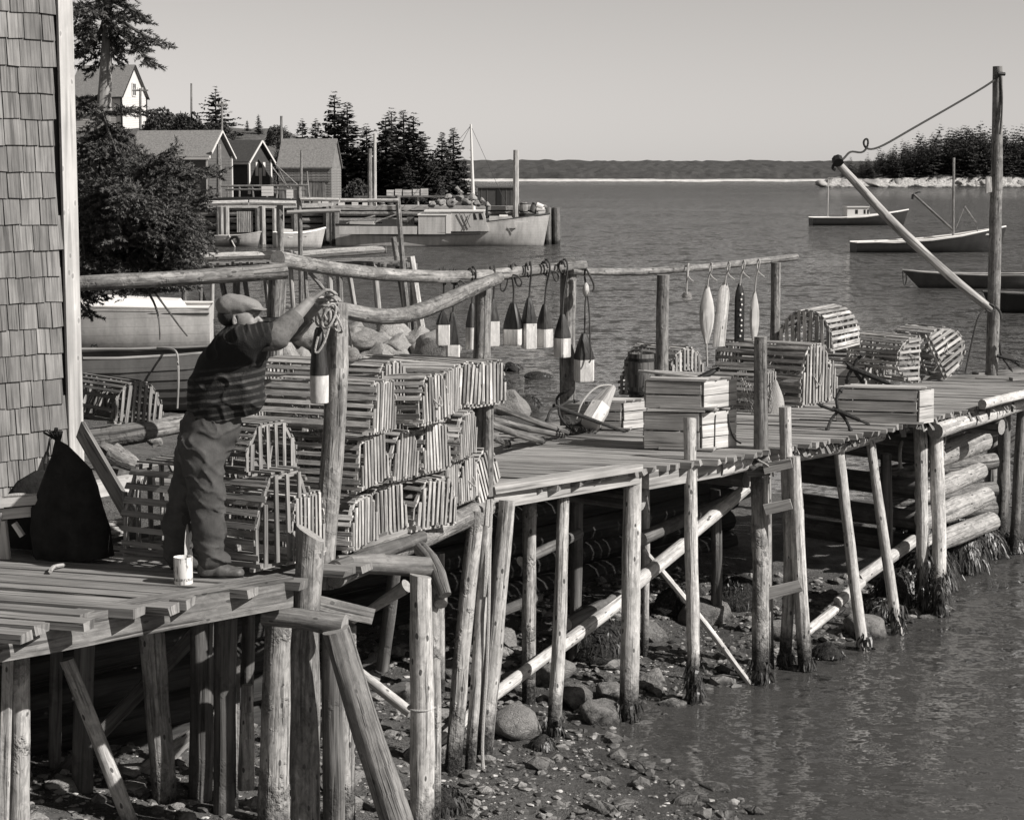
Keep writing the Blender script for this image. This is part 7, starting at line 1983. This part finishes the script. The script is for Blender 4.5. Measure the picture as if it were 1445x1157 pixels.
def skin_mat(name, lo, hi, sc=30, rough=.6, bump=.2):
    t = NT(name); P = t.coords('Object'); n = t.noise(P, sc, 5, .6); col = t.ramp(n, [(.3, lo), (.7, hi)])
    return t.fin(col, t.bump(t.math('ADD', n, t.noise(P, sc * 5, 3, .6)), bump, .004), rough)
M['skin'] = skin_mat('tanned_skin', .20, .28, 30, .5)
M['hair'] = skin_mat('dark_hair', .012, .03, 120, .6, .6)
M['cap'] = skin_mat('tweed_cap', .17, .25, 160, .95, .5)
M['shirt'] = skin_mat('grey_shirt', .09, .15, 60, .9, .5)
M['boot'] = skin_mat('worn_boot_leather', .05, .12, 25, .5, .3)
M['sole'] = plain('boot_sole', .02, .2, 30, .8)
def trouser_mat():
    t = NT('work_trousers'); P = t.coords('Object'); n = t.noise(P, 9, 6, .65); n2 = t.noise(P, 160, 2, .6)
    col = t.ramp(t.math('ADD', t.math('MULTIPLY', n, .8), t.math('MULTIPLY', n2, .2)), [(.3, .032), (.60, .072), (.75, .115)])
    return t.fin(col, t.bump(t.math('ADD', n, t.math('MULTIPLY', n2, .3)), .4, .012), .9)
def sweater_mat():
    t = NT('striped_knit_sweater'); P = t.coords('Object'); x, y, z = t.sep(P)
    s = t.math('ADD', t.math('MULTIPLY', z, .90), t.math('MULTIPLY', x, -.12))
    s = t.math('ADD', s, t.math('MULTIPLY', t.noise(P, 5, 3), .03))
    st = t.math('SINE', t.math('MULTIPLY', s, 165))
    low = t.mapr(s, 1.045, 1.085, 1, 0)
    hi_ = t.mapr(s, 1.20, 1.26, 0, 1)
    st2 = t.math('SINE', t.math('MULTIPLY', t.math('ADD', t.math('MULTIPLY', x, .9), t.math('MULTIPLY', z, .35)), 190))
    kn = t.noise(P, 140, 2, .6)
    a = t.math('MULTIPLY', t.mapr(st, .1, .7, 0, 1), low); b = t.math('MULTIPLY', t.mapr(st2, .5, .9, 0, 1), t.math('MULTIPLY', hi_, .55))
    col = t.mix(t.math('MULTIPLY', t.math('MAXIMUM', a, b), t.mapr(t.noise(P, 11, 4, .7), .36, .62, .1, .9)), .012, .085)
    return t.fin(col, t.bump(t.math('ADD', kn, t.math('MULTIPLY', t.noise(P, 14, 4), 1.2)), .5, .008), .95)
M['trousers'], M['sweater'] = trouser_mat(), sweater_mat()

MY = 11.32; MS = MY / FPX
mo = G(300, 809, DZ + .004)
man = thing('person', 'man in flat cap and striped dark sweater leaning to tie a buoy to a post', 'person', mo)
def q(px, py, dy=0.0): return ((px - 300) * MS, dy, (809 - py) * MS)
def grid(*a): return np.unique(np.round(np.concatenate([np.arange(l, h, s) for l, h, s in a]), 5))
# ---- body: head, neck, arms and hands, trunk and legs in one surface
f = Field(grid((-.32, .02, .014), (.02, .78, .0046)), grid((-.30, -.14, .009), (-.14, .22, .0056), (.22, .34, .009)), grid((.02, 1.26, .016), (1.26, 1.64, .0044)))
f.chain([(q(296, 600), .11), (q(312, 560), .115), (q(338, 500), .12)], .05)
for sg, hip, kn, an in ((-1, (296, 620), (298, 700), (301, 788)), (1, (284, 622), (262, 702), (250, 786))):
    f.chain([(q(*hip, sg * .085), .085), (q(*kn, sg * .105), .06), (q(*an, sg * .11), .042)], .03)
f.cap(q(350, 482, -.15), q(352, 480, .15), .06, .06, .05)
f.chain([(q(334, 482), .062), (q(341, 462), .054)], .03)
# head in profile, looking right and down at the hands
f.ell(q(342, 439), (.100, .076, .098), -.2, .02); f.ell(q(352, 452), (.066, .060, .082), .1, .03)
f.ell(q(360, 463), (.036, .040, .034), .2, .025)                                  # jaw and chin
f.ell(q(363.5, 469.5), (.020, .022, .016), .2, .015)
f.cap(q(366, 443), q(373.2, 451.5), .010, .0125, .012); f.ell(q(372.2, 452.2), (.013, .017, .010), 0, .008)      # nose
f.ell(q(364.5, 441), (.016, .048, .010), .2, .015)                                 # brow
for sg in (-1, 1):
    f.ell(q(363.8, 446.2, sg * .032), (.013, .017, .010), 0, .008, sub=True); f.ell(q(361.8, 446.4, sg * .031), (.0115, .013, .0095), 0, .004)   # socket, eyeball
    f.ell(q(361, 454, sg * .036), (.018, .016, .014), 0, .02)                      # cheek
    f.ell(q(339.5, 451, sg * .079), (.015, .008, .029), .15, .006); f.ell(q(341, 450.5, sg * .087), (.007, .006, .017), .15, .004, sub=True)     # ear
f.ell(q(370.2, 459.6), (.008, .020, .006), 0, .008); f.ell(q(369.4, 463.4), (.008, .018, .0065), 0, .008); f.ell(q(372, 461.5), (.006, .022, .0022), 0, .003, sub=True)   # lips
# arms
ARM = {-1: [(360, 478, -.185), (399, 470, -.16), (443, 424, -.055)], 1: [(372, 470, .175), (410, 466, .20), (449, 433, .10)]}
for sg, (s0, e0, w0) in ARM.items():
    f.chain([(q(*s0), .058), (q(*e0), .044), (q((e0[0] * .6 + w0[0] * .4), (e0[1] * .6 + w0[1] * .4), e0[2] * .6 + w0[2] * .4), .044), (q(*w0), .028)], .02)
def hand(W, Kn, up, side, curl, spread=1.0):
    """a palm from the wrist W to the knuckles Kn, four unequal curling fingers and a thumb; side points from the little finger to the index"""
    W, Kn = Vector(W), Vector(Kn); ax = (Kn - W).normalized(); L = (Kn - W).length
    side = Vector(side); side = (side - ax * side.dot(ax)).normalized(); nrm = ax.cross(side) * up
    for u in (-.027, -.009, .009, .026): f.cap(W + side * u * .55 + ax * .012, Kn + side * u, .0135, .0105, .010, mar=.04)
    for i, (u, ln, c) in enumerate(((.029, .072, 1), (.010, .080, 1.05), (-.010, .075, 1.1), (-.028, .060, 1.2))):
        p = Kn + side * u; d = ax.copy(); r_ = .0098
        for j, fr in enumerate((.45, .32, .23)):
            a = curl[j] * c; d = (d * math.cos(a) - nrm * math.sin(a)).normalized()
            q2 = p + d * ln * fr + side * u * .03 * spread; f.cap(p, q2, r_, r_ * .90, .004, mar=.03); p = q2; r_ *= .92
    b = W + ax * L * .30 + side * .026 - nrm * .004; k1 = b + (ax * .55 + side * .75 - nrm * .5).normalized() * .036; k2 = k1 + (ax * .9 + side * .05 - nrm * .55).normalized() * .030; k3 = k2 + (ax * .8 - side * .35 - nrm * .6).normalized() * .024
    f.cap(b, k1, .0150, .0122, .010, mar=.04); f.cap(k1, k2, .0120, .0108, .004, mar=.03); f.cap(k2, k3, .0108, .0085, .004, mar=.03)
hand(q(443, 424, -.055), q(463, 409, -.02), 1, (0.1, .9, .15), (.55, .85, .6))
hand(q(449, 433, .10), q(468, 419, .06), -1, (0.2, -.85, .35), (.5, .8, .6))
body = link('body', f.mesh('body', M['skin']), man)
# ---- trousers
f = Field(grid((-.42, .32, .0085)), grid((-.34, .36, .0095)), grid((.03, 1.04, .0085)))
f.chain([(q(309, 580), .148), (q(301, 603), .156), (q(290, 632), .140)], .05, 1.02)
f.chain([(q(290, 632, -.085), .120), (q(297, 690, -.105), .096), (q(299, 738, -.108), .090), (q(303, 784, -.11), .072)], .03)
f.chain([(q(280, 630, .085), .125), (q(262, 700, .115), .100), (q(250, 745, .125), .092), (q(247, 788, .125), .076)], .03)
f.ell(q(306, 786, -.11), (.078, .075, .030), .15, .03)
def folds(x, y, z):
    def ridge(n): return (1 - np.abs(n)) ** 4
    w = .35 * fbm(x * 4, y * 4, z * 4, o=2, seed=60)
    a = ridge(vnoise(x * 7 + z * 9 + w, y * 5, z * 5 - x * 5, seed=61) * 1.6)
    b = ridge(vnoise(x * 5 - z * 7, y * 6 + w, z * 11 + x * 14, seed=63) * 1.5) * np.clip(1.1 - np.abs(z - .72) * 2.2, 0, 1)
    c = ridge(vnoise(x * 5 + w, y * 6, z * 26 + x * 10, seed=65) * 1.4) * (np.clip((.30 - z) * 6, 0, 1) + np.exp(-((z - .42) / .10) ** 2))
    return .004 - .013 * a - .012 * b - .015 * c - .006 * fbm(x * 5, y * 5, z * 4, o=2, seed=69)
f.disp(folds)
f.cut(lambda X, Y, Z: Z - (.955 + .10 * (X - .04)))
link('trousers', f.mesh('trousers', M['trousers']), man)
# ---- sweater with its sleeves
f = Field(grid((-.24, .52, .0075)), grid((-.36, .38, .0085)), grid((.80, 1.46, .0075)))
f.chain([(q(307, 585), .155), (q(315, 556), .168), (q(330, 524), .180), (q(342, 497), .163)], .06, .98)
f.cap(q(345, 487, -.13), q(352, 483, .13), .105, .105, .06)
f.chain([(q(336, 482), .078), (q(342, 468), .066)], .04)
f.ell(q(352, 560), (.10, .15, .10), 0, .06)
f.chain([(q(356, 478, -.18), .094), (q(382, 468, -.175), .078)], .04); f.chain([(q(368, 474, .17), .094), (q(392, 468, .19), .078)], .04)
f.disp(lambda x, y, z: -.008 * fbm(x * 7 - z * 3, y * 6, z * 9, o=3, seed=71) - .013 * (1 - np.abs(vnoise(x * 10 + z * 9, y * 6, z * 9 - x * 9, seed=73) * 1.5)) ** 4)
f.cut(lambda X, Y, Z: (.885 + .16 * (X - .05)) - Z)
f.cap(q(330, 492), q(352, 455), .060, .066, .004, sub=True)
link('sweater', f.mesh('sweater', M['sweater']), man)
# ---- rolled shirt sleeves
for sg, (s0, e0, w0) in ARM.items():
    A, E, Wr = [np.array(q(*v)) for v in (s0, e0, w0)]
    f = Field(grid((.20, .62, .0060)), grid((-.28, .32, .0070)), grid((1.20, 1.60, .0060)))
    st_, en = A + (E - A) * .45, E + (Wr - E) * .56
    f.chain([(st_, .066), (E, .070), (E + (Wr - E) * .3, .060), (en, .049)], .03); d = (Wr - E) / np.linalg.norm(Wr - E)
    f.cap(en - d * .012, en + d * .012, .056, .055, .008)
    f.disp(lambda x, y, z: -.008 * fbm(x * 12 - z * 8, y * 10, z * 14 + x * 8, o=3, seed=81))
    f.cut(lambda X, Y, Z: (X - en[0]) * d[0] + (Y - en[1]) * d[1] + (Z - en[2]) * d[2] - .020)
    link('shirt_sleeve', f.mesh('shirt_sleeve', M['shirt']), man)
# ---- cap, hair, boots
f = Field(grid((.02, .40, .0048)), grid((-.16, .16, .0055)), grid((1.40, 1.66, .0042)))
f.ell(q(342, 431), (.118, .092, .052), -.16, .02); f.ell(q(352, 425.5), (.098, .088, .030), -.28, .03); f.ell(q(328, 431), (.062, .084, .058), .0, .03); f.cap(q(335, 438), q(360, 436), .072, .05, .02)
f.cut(lambda X, Y, Z: (1.462 + .12 * (X - .12)) - Z + 0 * Y)
f.ell(q(368, 434.5), (.060, .072, .0075), -.10, .014)
f.disp(lambda x, y, z: -.004 * fbm(x * 22, y * 22, z * 22, o=2, seed=91))
link('cap', f.mesh('cap', M['cap']), man)
f = Field(grid((.02, .22, .0055)), grid((-.12, .12, .0060)), grid((1.34, 1.52, .0055)))
f.ell(q(331, 444), (.072, .080, .066), -.1, .02); f.cap(q(343, 444, -.074), q(344, 452, -.075), .010, .006, .01); f.cap(q(343, 444, .074), q(344, 452, .075), .010, .006, .01)
f.disp(lambda x, y, z: -.004 * fbm(x * 60, y * 60, z * 20, o=2, seed=93))
link('hair', f.mesh('hair', M['hair']), man)
for dy, hx_, tx, rz in ((-.115, 287, 347, 0), (.125, 236, 288, 0)):
    f = Field(grid((-.36, .26, .0062)), grid((dy - .10, dy + .10, .0062)), grid((-.01, .20, .0055)))
    a, b = q(hx_, 800, dy), q(tx, 803, dy); mx = (hx_ + tx) / 2
    f.cap(q(hx_ + 7, 798, dy), q(mx + 4, 800, dy), .042, .040, .02); f.cap(q(mx, 800, dy), q(tx - 7, 803, dy), .042, .029, .02, .82); f.cap(q(hx_ + 9, 797, dy), q(hx_ + 14, 772, dy), .043, .046, .03)
    f.ell(q(tx - 12, 802, dy), (.055, .046, .028), 0, .02)
    f.disp(lambda x, y, z: -.003 * fbm(x * 30, y * 30, z * 30, o=2, seed=95))
    f.cut(lambda X, Y, Z: .012 - Z)
    bt = link('boot', f.mesh('boot', M['boot']), man)
    m = MB(); n = 18; out = []
    for i in range(n):
        a_ = 6.283 * i / n; cx_ = (hx_ + tx) / 2; L_ = (tx - hx_) / 2 * MS * 1.02; out.append((((cx_ - 300) * MS) + L_ * math.cos(a_), dy + (.045 if math.cos(a_) > -.2 else .037) * math.sin(a_) * (1 - .18 * abs(math.cos(a_)))))
    m.loft([[(x, y, 0) for x, y in out], [(x, y, .016) for x, y in out]]); m.build('sole', M['sole'], bt)
# ------------------------------------------------------------------ seaweed, pebbles and shells
def weed_mat():
    t = NT('rockweed'); P = t.coords('Object'); n = t.noise(P, 6, 4, .6); n2 = t.noise(P, 60, 3, .7)
    col = t.ramp(t.math('ADD', t.math('MULTIPLY', n, .4), t.math('MULTIPLY', n2, .6)), [(.35, .012), (.6, .045), (.72, .10)])
    t.b.inputs['Specular IOR Level'].default_value = .5
    return t.fin(col, None, .45)
M['weed'] = weed_mat()
def strands(P0, N, ln, w, rng, k=4):
    """drooping strips rooted at P0, leaving along N"""
    n = len(P0); L = rng.uniform(.5, 1.2, (n, 1)) * ln; W = rng.uniform(.6, 1.3, (n, 1)) * w
    sd = np.cross(N, rng.normal(0, 1, (n, 3))); sd /= np.linalg.norm(sd, axis=1)[:, None] + 1e-9
    d = N * .28 + rng.normal(0, .16, (n, 3)) + np.array([0, 0, -.35]); p = P0.copy(); rows = []
    for i in range(k + 1):
        f = i / k; rows.append(np.stack([p - sd * W * (1.05 - .8 * f), p + sd * W * (1.05 - .8 * f)], 1))
        d = d + np.array([0, 0, -.55]) + rng.normal(0, .16, (n, 3)); d /= np.linalg.norm(d, axis=1)[:, None]; p = p + d * L / k
        p[:, 2] = np.maximum(p[:, 2], .012)
    V = np.stack(rows, 1).reshape(n, -1, 3)
    base = np.arange(n)[:, None] * (2 * (k + 1)); F = []
    for i in range(k): F.append(np.stack([base[:, 0] + 2 * i, base[:, 0] + 2 * i + 1, base[:, 0] + 2 * i + 3, base[:, 0] + 2 * i + 2], 1))
    return V.reshape(-1, 3), np.concatenate(F)
rng = np.random.default_rng(3)
VV, FF_, nv = [], [], 0
def addw(P0, N, ln, w):
    global nv
    a, b = strands(P0, N, ln, w, rng); VV.append(a); FF_.append(b + nv); nv += len(a)
WB = 'weed hung rocks under the log crib'
for i, (x, y, r, zz, n_, lab) in enumerate([(1262, 880, 30, .15, 900, 'leftmost weed hung rock at the foot of the last slanting post'), (1292, 858, 36, .3, 1200, 'weed hung rock between the two crib posts'), (1330, 836, 40, .42, 1500, 'biggest weed hung rock in front of the crib logs'),
                              (1372, 812, 40, .45, 1500, 'weed hung rock under the lowest crib log'), (1402, 790, 32, .35, 1000, 'weed hung rock beside the dark water posts'), (1440, 782, 30, .12, 700, 'low weed hung rock at the right edge'), (1310, 800, 36, .5, 700, 'weed hung rock behind the crib post'), (1356, 780, 34, .6, 600, 'pale topped weedy rock against the crib logs')]):
    p = G(x, y, 0.0); R_ = r / FPX * p.y; c = Vector((p.x - .1, p.y + R_ * .9, zz * .35))
    o = link('weedy_rock', ROCKS['rock_weed'][i % 6]); o.location = c; o.scale = (R_ * 1.15, R_ * 1.0, R_ * .55 + zz * .45); o.rotation_euler = (0, 0, rr(0, 6)); tag(o, lab, 'rock', WB)
    u = rng.normal(0, 1, (n_, 3)); u[:, 2] = np.abs(u[:, 2]); u /= np.linalg.norm(u, axis=1)[:, None]; u[:, 1] -= .35; u /= np.linalg.norm(u, axis=1)[:, None]
    addw(np.array(c) + u * np.array([R_ * 1.05, R_ * .95, R_ * .5 + zz * .42]), u, .20, .011)
for tp, r, n_, h in [((1304, 862), .08, 260, .55), ((1326, 872), .08, 260, .5), ((1267, 897), .06, 120, .3), ((1220, 922), .05, 70, .2), ((980, 992), .065, 130, .38), ((887, 1020), .08, 60, .2), ((781, 1040), .07, 60, .18), ((1072, 966), .08, 90, .22), ((1138, 950), .06, 60, .16), ((1108, 945), .06, 60, .16)]:
    b = foot(*tp); a = rng.uniform(0, 6.283, n_); u = np.stack([np.cos(a), np.sin(a), np.zeros(n_)], 1)
    addw(np.array([b.x, b.y, b.z]) + u * r + np.stack([np.zeros(n_), np.zeros(n_), rng.uniform(.02, h, n_)], 1), u, .11, .012)
for o in [x for x in COL.objects if x.name.startswith('boulder') and x.active_material and x.active_material.name == 'weed_covered_rock']:
    n_ = 420; u = rng.normal(0, 1, (n_, 3)); u[:, 2] = np.abs(u[:, 2]) * .9; u /= np.linalg.norm(u, axis=1)[:, None]
    addw(np.array(o.location) + u * np.array(o.scale) * .88, u, .11, .008)
link_ = link('rockweed', np_mesh('rockweed', np.concatenate(VV), np.concatenate(FF_), M['weed'], False))
tag(link_, 'dark rockweed hanging over the rocks and the feet of the posts', kind='stuff')

def scatter(name, n, s0, s1, mat, seed, label, flat=.6, region=None, cl=.9):
    r = np.random.default_rng(seed)
    bm = bmesh.new(); bmesh.ops.create_icosphere(bm, subdivisions=1, radius=1); tv = np.array([v.co[:] for v in bm.verts]); tf = np.array([[v.index for v in f.verts] for f in bm.faces]); bm.free()
    x = r.uniform(-4.5, 4.5, n * 5); y = r.uniform(11.2, 20, n * 5) if region is None else r.uniform(*region, n * 5)
    d = shore_dist(x, y); cln = fbm(x * 1.3, y * 1.3, o=4, seed=seed)
    keep = (d > -.5) & (d < 4.5) & (cln > r.uniform(-cl, .45, n * 5)); x, y = x[keep][:n], y[keep][:n]; n = len(x)
    z = ground_z(x, y); s = s0 * (s1 / s0) ** (r.uniform(0, 1, n) ** 2.2)
    sc = np.stack([s * r.uniform(.7, 1.4, n), s * r.uniform(.7, 1.4, n), s * flat * r.uniform(.5, 1.2, n)], 1)
    V = tv[None] * (1 + r.normal(0, .16, (n, len(tv), 1)))
    V = V * sc[:, None]; a = r.uniform(0, 6.28, n); ca, sa = np.cos(a)[:, None], np.sin(a)[:, None]
    V = np.stack([V[..., 0] * ca - V[..., 1] * sa, V[..., 0] * sa + V[..., 1] * ca, V[..., 2]], -1) + np.stack([x, y, z + s * flat * .2], 1)[:, None]
    F = (tf[None] + (np.arange(n) * len(tv))[:, None, None]).reshape(-1, 3)
    return tag(link(name, np_mesh(name, V.reshape(-1, 3), F, mat, False)), label, kind='stuff')
def pebble_mat(name, stops):
    t = NT(name); P = t.pos(); c = t.vor(P, 17.0, out='Color'); n = t.noise(P, 90, 3, .6)
    v = t.sep(c)[0]; col = t.ramp(v, stops); return t.fin(t.scalec(col, t.mapr(n, .3, .7, .7, 1.2)), None, .6)
scatter('pebbles', 9000, .010, .055, pebble_mat('beach_pebbles', [(0, .04), (.45, .09), (.75, .15), (.95, .30)]), 5, 'dark pebbles and stones strewn over the mud')
scatter('cobbles', 900, .03, .12, M['rock_shore'], 9, 'larger loose stones on the foreshore', .6)
scatter('shells', 2600, .008, .026, pebble_mat('shell_bits', [(0, .22), (.6, .42), (1, .62)]), 13, 'pale shells and shell bits on the mud', .35, None, .5)
